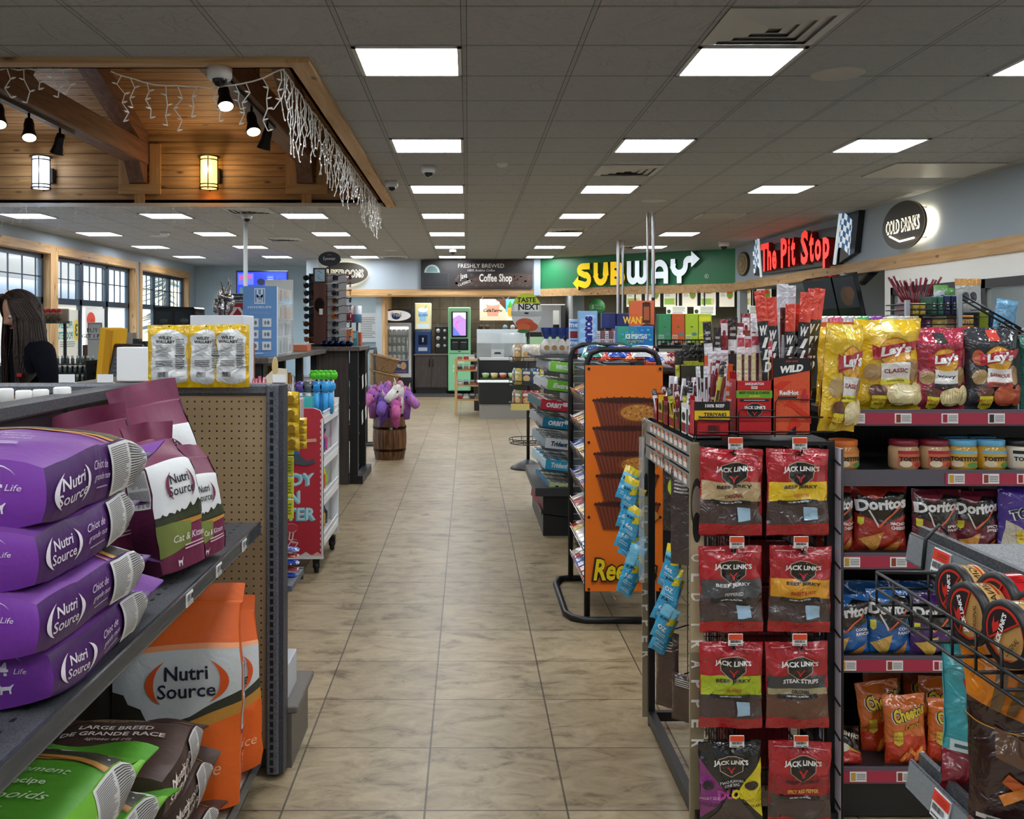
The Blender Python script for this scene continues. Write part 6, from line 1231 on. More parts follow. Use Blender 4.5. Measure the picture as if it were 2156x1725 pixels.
for k in range(5): box_thing('candy_pack', 'orange pack in the lower wicker basket, %s along' % ORD[k], 'pack', -1.24+.055*k, 12.52+.03*(k % 2), .89, -1.2+.055*k, 12.6+.03*(k % 2), .98-.01*k, 'e0702c', 'foil', group='orange packs in the lower basket')
BX, BY = -.925, 11.3
t = thing('barrel', 'wooden barrel planter with dark hoops on the aisle floor', 'barrel', (BX, BY, 0)); b = MB(); n = 20; H_ = .5
for k in range(n):
 a0 = 2*PI*k/n+.01; a1 = 2*PI*(k+1)/n-.01
 b.grid(lambda u, v: Vector(((.17+.03*math.sin(PI*v))*math.cos(a0+(a1-a0)*u), (.17+.03*math.sin(PI*v))*math.sin(a0+(a1-a0)*u), H_*v)), 1, 8, m='barrel_wood', sm=False)
b.build('stave_wall', t)
for z, r in ((.10, .192), (.36, .198)): b = MB(); b.lathe([(r, z), (r+.003, z+.012), (r, z+.03)], c='3a2c22', m='metal', n=36); b.build('hoop', t)
b = MB(); b.box(.02, -.205, .362, .05, -.2, .385, 'c9c9c9', 'metal'); b.build('hoop_clasp', t); b = MB(); b.disc((0, 0, H_-.03), .165, 'z', '2c1c12', 'matte'); b.build('inner_board', t)
def plush(loc, rz, pitch, c, c2, horn, lab, s=1.):
 t = thing('plush_horse', lab, 'plush toy', loc, rz, 'plush horse heads in the barrel'); b = MB(); Rm = Matrix.Rotation(pitch, 3, 'X')
 b.ball((0, 0, .10*s), .085*s, c, 'plush', 14, 10, (.9, 1, 1.1)); b.tube([(0, .03*s, -.14*s), (0, .02*s, -.02), (0, .0, .08*s)], [.05*s, .06*s, .07*s], c, 'plush', 10)
 mz = Vector((0, -.06*s, .09*s)); b.tube([mz, mz+Rm @ Vector((0, -.06, -.05))*s, mz+Rm @ Vector((0, -.10, -.095))*s, mz+Rm @ Vector((0, -.115, -.11))*s], [.06*s, .052*s, .048*s, .02*s], c2, 'plush', 12); b.build('head', t)
 b = MB()
 for q in (-1, 1): b.ball((q*.05*s, .01, .19*s), .028*s, c2, 'plush', 8, 6, (.7, .4, 1.3))
 b.build('ear', t); b = MB()
 for q in (-1, 1): b.ball((q*.058*s, -.07*s, .115*s), .011*s, '101010', 'gloss', 8, 6)
 b.build('eye', t); b = MB(); rr = random.Random(int(abs(loc[0])*1000))
 for i in range(14): b.ball((rr.uniform(-.03, .03)*s, .05*s+rr.uniform(0, .04), (.2-.022*i)*s), .034*s, 'c77fc8' if c != 'e8e4e0' else 'e88ab0', 'plush', 8, 6)
 b.build('mane', t); b = MB(); b.tube([mz+Rm @ Vector((q*.055, -.04, -.05+.03))*s for q in (-1, -.6, 0, .6, 1)], .006*s, 'e8a0c0', n=5); b.build('bridle', t)
 if horn: b = MB(); b.tube([(0, -.03*s, .19*s), (0, -.06*s, .27*s)], [.014*s, .003], 'f0ecd8', n=8); b.build('horn', t)
 b = MB(); b.tube([(0, .03, -.13*s), (-.4*(loc[0]-BX)*.0, 0, -loc[2]+.48)], .008, 'b07a4a'); b.build('stick', t)
PL = [((-.16, -.05, .70), -25, 'b070b8', 'c878b0', 0, 'pink purple plush horse head leaning out towards the dark shelves'), ((-.03, -.15, .62), -5, '7a58b0', '8a68c0', 1, 'violet plush unicorn head at the front of the barrel'), ((.10, -.16, .58), 8, 'c868a8', 'd070a8', 0, 'deep pink plush horse head, lowest at the front'), ((.12, -.05, .75), -35, 'e8e4e0', 'e8e4e0', 1, 'white plush unicorn head with pink mane'), ((.22, .04, .68), 40, 'a070c8', 'c080c8', 1, 'lilac plush horse head hanging out over the aisle'), ((-.06, .08, .74), -60, 'a878c8', 'b888c8', 0, 'lilac plush horse head at the back of the barrel')]
for (dx, dy, z), rz_, c, c2, hn, lab in PL: plush((BX+dx*1.05-.03, BY+dy, z-.07), rad(rz_), rad(-15), c, c2, hn, lab, 1.05)

# ================================================================ CANDY FUN CENTER RACK
CR_ = thing('candy_rack', 'white wheeled candy rack with red fun center end panel', 'rack', (0, 0, 0)); x0, x1, ya, yb = -1.62, -.905, 5.98, 6.72
b = MB(); pr = [(x0, .12), (x1, .12), (x1, .98), (x1-.02, 1.03), (x1-.06, 1.045), (x0, 1.045)]
b.prism(pr, lambda u, v, w_: Vector((u, ya+w_, v)), .02, 'b8303f', 'satin', 'f0f0ee'); 
for P_ in ([(x1-.012, .12), (x1, .12), (x1, .98), (x1-.012, .98)], [(x0, .10), (x1, .10), (x1, .125), (x0, .125)]): b.prism(P_, lambda u, v, w_: Vector((u, ya-.003+w_, v)), .025, 'e8e9ea')
b.build('end_panel', CR_)
b = MB(); F_ = lambda u, v, w_: Vector((x0+(x1-x0)*u, ya-w_, .12+.925*v)); asp = (x1-x0)/.925
L = []
for i in range(24): L.append(('r', .972, .03+.038*i, .978, .05+.038*i, 'f0e0e0'))
for txt, y in (('CANDY', .52), ('FUN', .40), ('CENTER', .285)): L += [('t', txt, .66 if txt != 'CENTER' else .66, y-.008, .085, '6fb4c4', {'b': .05}), ('t', txt, .66 if txt != 'CENTER' else .66, y, .085, 'b8dce4', {'b': .02})]
L += [('e', .76, .84, .035, .03, '7a4a30'), ('e', .76, .82, .028, .03, 'd8a088'), ('p', [(.70, .78), (.8, .79), (.79, .68), (.71, .68)], '2c6ab8'), ('l', [(.78, .775), (.94, .785)], .022, 'd8a088'), ('l', [(.71, .77), (.64, .72)], .022, 'd8a088'), ('p', [(.71, .69), (.79, .69), (.86, .64), (.92, .66), (.93, .63), (.84, .61), (.7, .63)], '4a5058'), ('l', [(.73, .66), (.66, .62)], .04, '4a5058')]
L += [('l', [(.62+.07*c_, .17+.0*c_), (.70+.0*c_, .21-.02*c_)], .008, 'f0d8d8') for c_ in range(3)]+[('e', .72, .19, .05, .028, 'c4404e'), ('a', .72, .19, .06, .032, .006, 0, 6.28, 'f0d8d8'), ('l', [(.71, .16), (.70, .11), (.73, .11), (.74, .16)], .008, 'f0d8d8'), ('l', [(.66, .03), (.72, .1), (.78, .09), (.72, .02), (.66, .03)], .007, 'f0d8d8'), ('a', .75, .1, .03, .015, .005, 0, 6.28, 'f0d8d8')]
L += [('p', [(.3+.1*i, .005), (.4+.1*i, .005), (.35+.1*i, .03)], ('e8b0a0', '5a9a7a', 'd8d8d0')[i % 3]) for i in range(7)]
b.art(F_, L, asp=asp); b.build('printed_lettering', CR_)
b = MB(); b.box(x0, yb-.03, .12, x1, yb, 1.06, 'e8eaec', b=.005); b.box(x1-.05, yb-.04, .12, x1, yb, 1.06, 'e8eaec'); b.build('far_panel', CR_)
for k, z in enumerate((.20, .46, .70, .97)):
 b = MB(); b.box(x1-.34, ya+.02, z, x1-.005, yb-.03, z+.01, 'd8dadc'); b.box(x1-.008, ya+.02, z-.03, x1, yb-.03, z+.012, 'eceeef'); b.box(x1-.008, ya+.02, z+.045, x1, yb-.03, z+.052, 'eceeef')
 for i in range(24): y = ya+.03+.029*i; b.box(x1-.006, y, z+.01, x1-.002, y+.004, z+.047, 'eceeef')
 b.build('wire_shelf', CR_)
b = MB()
for k in range(9): z = .15+.1*k; b.tube([(x1-.35, ya+.03, z), (x1-.35, yb-.04, z)], .003, 'e0e2e4', n=4)
for k in range(8): y = ya+.05+.09*k; b.tube([(x1-.35, y, .13), (x1-.35, y, 1.0)], .003, 'e0e2e4', n=4)
b.build('back_grid', CR_)
for k, (x, y) in enumerate(((x1-.05, ya+.06), (x1-.04, yb-.06), (x0+.08, ya+.06), (x0+.08, yb-.06))):
 b = MB(); b.lathe([(0, -.014), (.035, -.014), (.038, 0), (.035, .014), (0, .014)], (x, y, .039), '17181a', 'satin', 18, 'x'); w_ = b.build('caster', CR_); b = MB(); b.box(x-.022, y-.03, .035, x+.022, y+.03, .10, '1c1d1f', b=.004); b.build('fork', w_)
# goods in the candy rack
tcol = [('5a4a9a', 'purple'), ('c8d83a', 'lime'), ('3aa0d0', 'blue'), ('e04a8a', 'pink'), ('d8b03a', 'yellow'), ('40b060', 'green'), ('e0602c', 'orange'), ('3a3c44', 'dark')]
for zi, (z, nn) in enumerate(((.21, 6), (.47, 6), (.71, 6))):
 for k in range(nn):
  c, cn = tcol[(k*3+zi*2) % 8]; y = ya+.08+.1*k; t = thing('candy_toy', '%s candy toy standing on the white wheeled rack, %s shelf, %s along' % (cn, ('lowest', 'middle', 'upper')[zi], ORD[k]), 'candy toy', (x1-.09, y, z), group='candy toys on the white rack')
  b = MB(); b.lathe([(0, 0), (.03, 0), (.032, .08), (.015, .1), (.012, .12)], c=c, m='gloss', n=10); b.build('tube', t); b = MB(); b.ball((0, 0, .14), .022, tcol[(k+3) % 8][0], 'gloss', 10, 7); b.build('top', t)
for k in range(8):
 c = ('5c4a8c', '5a5c64', '5a5c64', '5a5c64', '2a8ad0', '2a8ad0', '3aa0e0', '3aa0e0')[k]; t = thing('plastic_toy', 'rounded %s toy dispenser on top of the candy rack, %s along the row' % ({'5c4a8c': 'violet', '5a5c64': 'grey', '2a8ad0': 'blue', '3aa0e0': 'bright blue'}[c], ORD[k]), 'toy', (x1-.20+.028*k, ya+.30+.03*(k % 2), .98), group='toy dispensers on the candy rack')
 b = MB(); b.tube([(0, 0, 0), (0, 0, .14)], [.018, .022], 'c8ccd0' if k < 4 else '3aa0e0', n=8); b.build('stem', t); b = MB(); b.lathe([(0, -.015), (.034, -.015), (.038, 0), (.034, .015), (0, .015)], (0, 0, .18), c, 'gloss', 18, 'y'); b.build('head', t)
for k in range(5):
 t = thing('frog_toy', 'bright green round toy on a stick, %s in the back row of the candy rack' % ORD[k], 'toy', (x1-.13+.032*k, ya+.45, .98), group='green toys on the candy rack'); b = MB(); b.tube([(0, 0, 0), (0, 0, .22)], .008, 'e8e8e8', n=6); b.build('stick', t); b = MB(); b.ball((0, 0, .25), .032, '5ad02c', 'gloss', 12, 8); b.ball((-.012, -.02, .275), .01, '5ad02c', 'gloss', 8, 6); b.ball((.012, -.02, .275), .01, '5ad02c', 'gloss', 8, 6); b.build('head', t)
box_thing('toy_carton', 'teal toy carton with cartoonish eyes in the top tray of the candy rack', 'carton', x1-.42, ya+.05, .98, x1-.08, ya+.17, 1.11, '4ab8b8', 'gloss', [('r', .0, .3, .5, .6, '8ad8e8'), ('e', .2, .75, .04, .12, 'f4f6f6'), ('e', .3, .75, .04, .12, 'f4f6f6'), ('e', .2, .75, .015, .05, '101010'), ('e', .3, .75, .015, .05, '101010'), ('r', .62, .3, .85, .6, '3aa84a'), ('e', .68, .65, .03, .1, 'f4f6f6'), ('e', .78, .65, .03, .1, 'f4f6f6')])
# yellow liquorice strips beside the upright
for i, (px, py0, py1, Y, wd_, lab) in enumerate(((617, 826, 950, 3.75, .055, 'hanging strip of small yellow candy packs beside the slotted upright'), (633, 880, 945, 3.85, .05, 'second hanging strip of small yellow candy packs'),)):
 a = W(px, py0, Y); c_ = W(px, py1, Y); t = thing('candy_strip', lab, 'candy strip', (a.x, Y, c_.z), rad(-12+20*i)); b = MB(); hh = a.z-c_.z
 for k in range(4):
  z0 = hh*k/4; b.grid(lambda u, v: Vector(((u-.5)*wd_, -.012*math.sin(PI*u)*math.sin(PI*v)-.004*k, z0+v*hh/4*1.05)), 6, 6, 'd8b420', 'foil'); b.grid(lambda u, v: Vector(((.5-u)*wd_, .012*math.sin(PI*u)*math.sin(PI*v), z0+v*hh/4)), 6, 6, 'c8a418', 'foil'); b.art(lambda u, v, w_: Vector(((u-.5)*wd_, -.014-.004*k-w_, z0+v*hh/4)), [('e', .5, .55, .3, .28, '8a6a18'), ('h', .2, .1, .8, .25, 2, '6a5414')])
 b.build('pack_strip', t); b = MB(); b.tube([(0, 0, hh), (0, .0, hh+.06)], .003, 'c8c8c8', n=4); b.build('hook', t)
q = W(612, 1040, 3.8); t = thing('candy_strip', 'lime yellow candy strip hanging lower beside the slotted upright', 'candy strip', (q.x, 3.8, q.z-.1)); b = MB()
for k in range(4): b.box(-.03, -.006, k*.085, .012, .006, k*.085+.08, 'c8cc3a', 'foil', b=.003); b.art(lambda u, v, w_: Vector((-.03+.042*u, -.007-w_, k*.085+.08*v)), [('h', .2, .2, .8, .8, 4, '7a7c20')])
b.build('pack_strip', t)
for k in range(7):
 t = thing('candy_bar', 'blue and red wrapped snack bar lying on the low shelf behind the upright, %s up' % ORD[k], 'candy bar', (-.68, 3.50+.02*(k % 3), .645+.016*k), rad(-10+6*(k % 3)), group='wrapped bars behind the upright'); b = MB()
 b.grid(lambda u, v: Vector(((u-.5)*.11, (v-.5)*.05, .007*math.sin(PI*v)*min(1, 8*u*(1-u)))), 8, 5, ('2c4aa8', 'c03a3a', '2c4aa8')[k % 3], 'foil'); b.grid(lambda u, v: Vector(((.5-u)*.11, (v-.5)*.05, -.007*math.sin(PI*v)*min(1, 8*u*(1-u)))), 8, 5, '2c4aa8', 'foil'); b.build('wrapper', t)
box_thing('cardboard_tray', 'red and white carton on the low deck behind the upright', 'carton', -.80, 3.42, .216, -.645, 3.6, .34, 'c8ccd0', 'paper', [('r', 0, .5, 1, 1, 'b03038')])
# cream candy bar sign and the pink sticks
x0, z1 = q3(554, 768, 4.6); x1, z0 = q3(604, 812, 4.6); t = thing('candy_bar_sign', 'cream scalloped candy bar sign standing behind the top rail', 'sign', ((x0+x1)/2, 4.6, z0-.25)); wd_ = x1-x0
b = MB(); P_ = [(-wd_/2, 0), (wd_/2, 0), (wd_/2, .33), (.0, .335), (-wd_/2+.03, .31), (-wd_/2, .28)]; b.prism(P_, lambda u, v, w_: Vector((u, w_, v)), .01, 'ded6bc', 'paper'); b.prism(ell(.0, .345, .014, .045, 14), lambda u, v, w_: Vector((u, -.005+w_, v)), .01, 'd0b884', 'paper'); b.art(lambda u, v, w_: Vector((-wd_/2+wd_*u, -w_, .2+.1*v)), [('t', 'CANDY BAR', .5, .3, .35, '7a5a4a', {'x': .75})]); b.build('sign_board', t)
b = MB(); b.box(-.02, .01, -z0+.25, .02, .03, .1, '8a8a86'); b.build('post', t)
rnd = random.Random(14)
for k in range(9):
 q = W(516+6.5*k, 795+rnd.uniform(-4, 4), 3.9); t = thing('candy_stick', 'pink wrapped candy stick in the row behind the yellow pouches', 'candy', (q.x, 3.9, 1.2), rot=(0, rnd.uniform(-.2, .2), 0), group='pink sticks behind the pouches'); b = MB(); b.tube([(0, 0, 0), (0, 0, q.z-1.2)], .007, ('b05a6a', 'a8485a', 'c88a94')[k % 3], 'gloss', 6); b.build('stick', t)
box_thing('candy_tray', 'clear tray holding the pink wrapped sticks', 'tray', -.95, 3.84, 1.17, -.68, 3.96, 1.26, 'c8b0b4', 'satin')
t = thing('card_holder', 'small post with a picture card beside the tall counter', 'sign', (W(532, 0, 6.3).x, 6.3, 0)); b = MB(); b.box(-.012, -.01, 0, .012, .01, 1.45, '8a4a2a'); b.build('post', t)
b = MB(); b.prism(ell(-.07, 1.34, .07, .09, 20), lambda u, v, w_: Vector((u, -.02+w_, v)), .01, 'dfe6ee', 'paper'); b.art(lambda u, v, w_: Vector((-.12+.1*u, -.021-w_, 1.28+.11*v)), [('p', [(0, .2), (.9, .4), (1, .6), (0, .5)], '3a6ab0'), ('p', [(.1, .0), (.8, .1), (.7, .3), (0, .2)], 'c03a3a')]); b.build('picture_card', t)
# ================================================================ PACKAGE ART
def jack(cx, cy, w_):   # shield logo with lettering and small steer head
 K = .72; P = [(cx+x*w_, cy+y*w_*K) for x, y in ((-.36, .22), (-.1, .30), (.1, .30), (.36, .22), (.34, -.12), (.12, -.30), (0, -.36), (-.12, -.30), (-.34, -.12))]
 Q = [(cx+(x-cx)*.93, cy+(y-cy)*.93) for x, y in P]
 return [('p', P, 'b8a088'), ('p', Q, '1c1214'), ('l', [(cx-w_*.11, cy-.04*w_), (cx-.03*w_, cy-.10*w_), (cx, cy-.18*w_), (cx+.03*w_, cy-.10*w_), (cx+w_*.11, cy-.04*w_)], .028*w_, 'c8262c'), ('t', "JACK LINK'S", cx, cy+.07*w_, .13*w_, 'f4f4f2', {'b': .035, 'w': w_*.98})]
def jerky_art(band, title, sub, tc='1c1414', sc_='7a1c1c', body='4a3a38', foot=True, dess=True, band2=None):
 L = [('r', 0, .02, 1, .42, body)]+([('r', 0, 0, 1, .13, 'b01822')] if foot else [])
 L += [('r', .02, .40, .98, .62, band)]+([('r', .02, .40, .98, .47, band2)] if band2 else [])
 L += jack(.53, .72, .60)
 L += [('t', title, .53, .56, .05, tc, {'b': .03, 'w': .56 if len(title) > 6 else .4}), ('t', sub, .53, .46 if not band2 else .437, .042, sc_, {'b': .03, 'x': .85}), ('r', .16, .365, .8, .41, '16161a'), ('t', '100% BEEF | 10g PROTEIN', .48, .388, .022, 'e8e8e8', {'b': .02})]
 L += [('r', .08, .94, .4, .95, 'e08a8a'), ('r', .62, .92, .92, .93, 'e08a8a'), ('e', .53, .93, .035, .02, '2a1214')]
 if dess: L += [('p', [(.58, .17), (.8, .18), (.79, .32), (.57, .33)], '9fc0d8')]
 return L
def price_tag_fn(x, y, z, w_, h, par_lab, grp):
 t = thing('price_tag', par_lab, 'price tag', (x, y, z), group=grp); b = MB(); b.box(-w_/2, -.002, -h, w_/2, .001, 0, 'ececea', 'paper', b=.001)
 b.art(lambda u, v, q: Vector((-w_/2+w_*u, -.0022-q, -h+h*v)), [('r', .03, .5, .97, .97, 'e0502c'), ('b', .15, .26, .85, .47), ('h', .1, .06, .5, .18, 1, '444444'), ('h', .62, .04, .9, .2, 1, '222222')], w0=.0005); b.build('card', t); return t
# ================================================================ JERKY RACK
RX0, RX1, RY0, RY1, RT = .715, 1.125, 2.93, 3.72, 1.20
JR = thing('jerky_rack', 'black four sided wire rack of dried meat packs with tan end panels', 'rack', (0, 0, 0)); bl = '17181a'
b = MB()
for x in (RX0, RX1):
 for y in (RY0+.04, RY1): b.box(x-.012, y-.012, .0, x+.012, y+.012, RT, bl, 'satin')
for x in (RX0, RX1): b.box(x-.014, RY0, .015, x+.014, RY1, .06, bl, 'satin')
for y in (RY0+.04, RY1): b.box(RX0, y-.012, .02, RX1, y+.012, .055, bl, 'satin')
b.build('frame', JR)
b = MB()
for k in range(24): z = .1+.047*k; b.tube([(RX0, RY0+.10, z), (RX1, RY0+.10, z)], .002, bl, 'satin', 4)
for k in range(17): x = RX0+.0256*k; b.tube([(x, RY0+.10, .08), (x, RY0+.10, RT)], .002, bl, 'satin', 4)
b.build('front_grid', JR)
b = MB()
for k in range(24): z = .1+.047*k; b.tube([(RX0+.14, RY0+.1, z), (RX0+.14, RY1, z)], .002, bl, 'satin', 4)
for k in range(20): y = RY0+.1+.036*k; b.tube([(RX0+.14, y, .08), (RX0+.14, y, RT)], .002, bl, 'satin', 4)
b.build('side_grid', JR)
b = MB(); b.box(RX0, RY0, RT-.012, RX1, RY1, RT, bl, 'satin')
for z in (RT+.03, RT+.075): b.tube([(RX0, RY0, z), (RX1, RY0, z)], .003, bl, 'satin', 5); b.tube([(RX0, RY0, z), (RX0, RY1, z)], .003, bl, 'satin', 5)
b.build('top_tray', JR)
for q, (y, xw) in enumerate(((RY0+.02, .045), (RY1+.03, .03))):
 b = MB(); x0 = RX0-.03; b.box(x0, y, .02, x0+xw, y+.006, RT-.005, 'a89878')
 f = lambda u, v, w_: Vector((x0+xw*u, y-w_, .02+1.17*v)); L = [('r', .06, 0, .94, 1, '8f8268'), ('r', .06, .45, .94, .8, 'b5a684'), ('e', .5, .84, .42, .07, '2c2a26'), ('e', .5, .84, .34, .05, '8a8474'), ('e', .5, .78, .3, .04, '1c1c1e')]
 L += [('t', ch, .5, .70-.052*i-(.02 if i > 2 else 0), .03 if q else .032, 'f0eee6', {'r': -PI/2, 'b': .03, 'w': .028/xw*.9}) for i, ch in enumerate('OLDTRAPPER')]
 b.art(f, L, asp=xw/1.17, m='satin'); b.build('sign_panel', JR)
b = MB(); b.box(RX1+.012, RY0-.02, .03, RX1+.018, RY0+.16, RT-.02, 'd6d6e4')
for k in range(11): z = .1+.105*k; b.tube([(RX1+.010, RY0-.02, z-.02), (RX1+.010, RY0+.16, z+.02)], .003, bl, 'satin', 4)
b.tube([(RX1+.015, RY0-.024, .03), (RX1+.015, RY0-.024, RT-.02)], .004, bl, 'satin', 5); b.build('side_panel', JR)
b = MB()
for k in range(3):
 z = RT-.03-.052*k; b.box(RX0-.022, RY0+.05, z-.02, RX0-.014, RY1, z+.022, '8a8782')
 for i in range(9): y = RY0+.09+.07*i; b.box(RX0-.024, y, z-.012, RX0-.022, y+.04, z+.016, 'e4dfd6', 'paper'); b.box(RX0-.0245, y, z+.006, RX0-.022, y+.04, z+.016, 'e08a6a', 'paper')
b.build('price_rail', JR)
rows = [(1.190, [('bfa67c', 'BEEF JERKY', 'ORIGINAL', {}), ('e8c21c', 'BEEF JERKY', 'TERIYAKI', {'sc_': 'c87a1c'})]), (.893, [('4c4e52', 'BEEF JERKY', 'PEPPERED', {'tc': 'e4e4e4', 'sc_': 'c8c8c8'}), ('e0a02c', 'BEEF JERKY', 'SWEET & HOT', {'sc_': 'b8381c'})]), (.600, [('a9bc1c', 'BEEF JERKY', 'JALAPENO', {'sc_': 'c02c1c'}), ('3c4046', 'STEAK STRIPS', 'ORIGINAL', {'tc': 'f0f0ee', 'band2': 'a89a74', 'sc_': '2a2420', 'body': '6a4434', 'dess': False})]), (.295, [None, ('9a1620', 'BEEF JERKY', 'SPICY RED PEPPER', {'tc': '3a1010', 'sc_': 'e8a83c', 'dess': False})])]
duo = [('r', 0, 0, 1, 1, '1a1a1c'), ('p', [(0, .12), (0, .82), (.42, .42)], '8a2c7c'), ('p', [(1, .12), (1, .82), (.6, .42)], 'e8d82c'), ('p', [(.0, .0), (.42, .38), (.6, .38), (1, 0)], '4a3c3a')]+jack(.5, .74, .56)+[('t', 'TWO FLAVORS', .5, .55, .03, 'e8e8e8'), ('t', 'ONE BAG', .5, .51, .03, 'e8e8e8'), ('t', 'DU', .4, .41, .11, 'b8409a', {'b': .06}), ('t', 'OS', .6, .41, .11, 'e8d82c', {'b': .06}), ('e', .82, .5, .11, .05, '2a1a14'), ('e', .13, .52, .1, .05, '2a1a24'), ('t', 'TERIYAKI', .83, .27, .035, '2a2a1a', {'b': .02}), ('t', 'ORIGINAL', .14, .32, .035, '2a102a', {'b': .02}), ('t', 'SWEET SIDE', .83, .34, .028, '8a7a1a'), ('t', 'SMOKY SIDE', .14, .38, .028, 'd8a8d0')]
flv = ['original', 'teriyaki', 'peppered', 'sweet and hot', 'jalapeno', 'steak strips', 'two flavour', 'spicy red pepper']
n_ = 0
for r_, (z, pr) in enumerate(rows):
 for c_ in range(2):
  x = (.80, 1.005)[c_]+(.004 if r_ % 2 else 0); it = pr[c_]; nm_ = flv[n_]; n_ += 1
  for q in (1, 0):
   hh = .262; t = thing('jerky_pouch', '%s beef pouch %s, %s row of the jerky rack' % (nm_, 'hanging foremost' if q == 0 else 'behind the foremost one', ORD[r_]), 'pouch', (x+.012*q, RY0-.016+.034*q, z-.012*q+.006-hh-.015), rad(((n_*7) % 5-2)*.8+q), rot=(0, rad(((n_*5) % 7-3)*.5), rad(((n_*7) % 5-2))), group='pouches on the front of the jerky rack')
   if it is None: pouch(t, .192, hh, .028, '1a1a1c', duo if q == 0 else None, seed=n_+q, rough=.009)
   else: pouch(t, .192, hh, .03, 'b3202c', jerky_art(it[0], it[1], it[2], **it[3]) if q == 0 else [('r', .02, .4, .98, .62, it[0])], seed=n_+q, rough=.009)
  price_tag_fn(x-.012*c_+.004, RY0-.062, z+.030, .044, .036, 'orange and white price tag above the %s pouch' % nm_, 'orange and white tags on the jerky rack')
  b = MB(); b.tube([(x, RY0+.1, z-.02), (x, RY0-.055, z-.018), (x, RY0-.062, z-.01)], .0025, '2a2a2c', 'metal', 5); b.tube([(x, RY0-.06, z-.015), (x, RY0-.06, z+.02)], .002, '2a2a2c', 'metal', 5); b.build('peg_hook', JR)
# hanging packs on the aisle side of the rack
def strip_bundle(px0, py0, px1, py1, Y, n, lab0, grp, seed):
 rnd = random.Random(seed)
 for k in range(n):
  f = k/(n-1); px = px0+(px1-px0)*f+rnd.uniform(-7, 7); py = py0+(py1-py0)*f; q = W(px, py, Y+.05*rnd.random()-.02*k/n); L_ = .13
  t = thing('sour_candy_pack', lab0+', %s from the top' % ORD[k], 'candy pack', q, rot=(rad(rnd.uniform(-8, 8)), rad(rnd.uniform(8, 26)), rad(rnd.uniform(-50, 10))), group=grp)
  b = MB(); c = '3fb0e0'; P = lambda u, v, s=1: Vector(((u-.5)*.062, -s*(.010*max(0, 4*u*(1-u))**.6*min(1, 6*v*(1-v))+.0006), -L_+L_*v+.003*math.sin(u*6)))
  b.grid(P, 8, 10, c, 'foil', colfn=lambda u, v: 'f0d828' if v > .82 and k < n*.4 else '7fcdea' if v > .7 else c); b.grid(lambda u, v: P(1-u, v, -1), 8, 10, c, 'foil')
  b.art(grid_map(P, 8, 10), [('t', ('6ct', 'JUST', 'OZ', '6ct')[k % 4], .45, .36, .13, 'eef8fc', {'b': .03, 'w': .5}), ('h', .2, .12, .8, .24, 2, 'bfe4f4'), ('p', [(.55, .5), (.95, .55), (.95, .75), (.6, .72)], 'e8d82c'), ('t', 'JUST', .4, .62, .09, '14344a', {'b': .04, 'w': .6})], m='foil', cuts=(8, 10)); b.build('pack_body', t)
strip_bundle(1338, 985, 1340, 1190, 3.62, 11, 'blue sour candy pack on the far corner strip', 'blue candy strip at the far corner', 3)
strip_bundle(1425, 1150, 1415, 1300, 3.30, 8, 'blue sour candy pack hanging on the rack side', 'blue candy packs on the rack side', 4)
t = thing('clip_strip', 'clear plastic clip strip holding the blue candy packs', 'hanger', W(1352, 920, 3.6)); b = MB(); b.tube([(0, 0, .05), (.01, 0, .07), (.02, 0, .05), (.01, 0, .0)], .003, 'c8ccd0', 'metal', 5); b.box(-.012, -.001, -.55, .008, .001, .0, 'e0e4e8', 'clear'); b.build('strip', t)
for k, (px, py0, py1, Y, c, lab) in enumerate(((1420, 960, 1120, 3.35, '3a3430', 'dark smoked snack pack with lime emblem hanging in the rack side'), (1438, 990, 1190, 3.2, '4a4040', 'clear packed brown meat strips hanging in the rack side'), (1405, 1330, 1490, 3.35, '4a3834', 'brown meat sticks in a long clear bag low on the rack side'), (1440, 1420, 1520, 3.2, '4a3834', 'second brown bag low on the rack side'))):
 a = W(px, py0, Y); c2 = W(px, py1, Y); t = thing('snack_pack', lab, 'pack', c2, rad(-40), group='long packs on the rack side'); pouch(t, .09, a.z-c2.z, .03, c, [('e', .6, .6, .3, .12, 'b8c83a'), ('t', '66', .6, .6, .08, '2a3a1a', {'b': .03})] if k == 0 else [('h', .2, .75, .8, .9, 4, 'c8c4bc')], seed=k+30, m='foil', nu=8, nv=10, cuts=5)
 b = MB(); b.tube([(0, 0, a.z-c2.z), (.05, .05, a.z-c2.z+.02), (.1, .1, a.z-c2.z+.02)], .0025, '2a2a2c', 'metal', 5); b.build('peg_hook', t)
for k in range(7):
 t = thing('red_snack_box', 'dark red snack box stacked inside the jerky rack, %s up' % ORD[k], 'box', (.93, 3.35, .07+.155*k)); b = MB(); b.box(-.06, -.14, 0, .15, .14, .145, ('7a1a24', '54141c')[k % 2], 'satin', b=.004); b.art(lambda u, v, w_: Vector((-.061-w_, .14-.28*u, .145*v)), [('r', .1, .2, .5, .8, 'c8c0b8'), ('b', .15, .3, .45, .7)]); b.build('box_body', t)
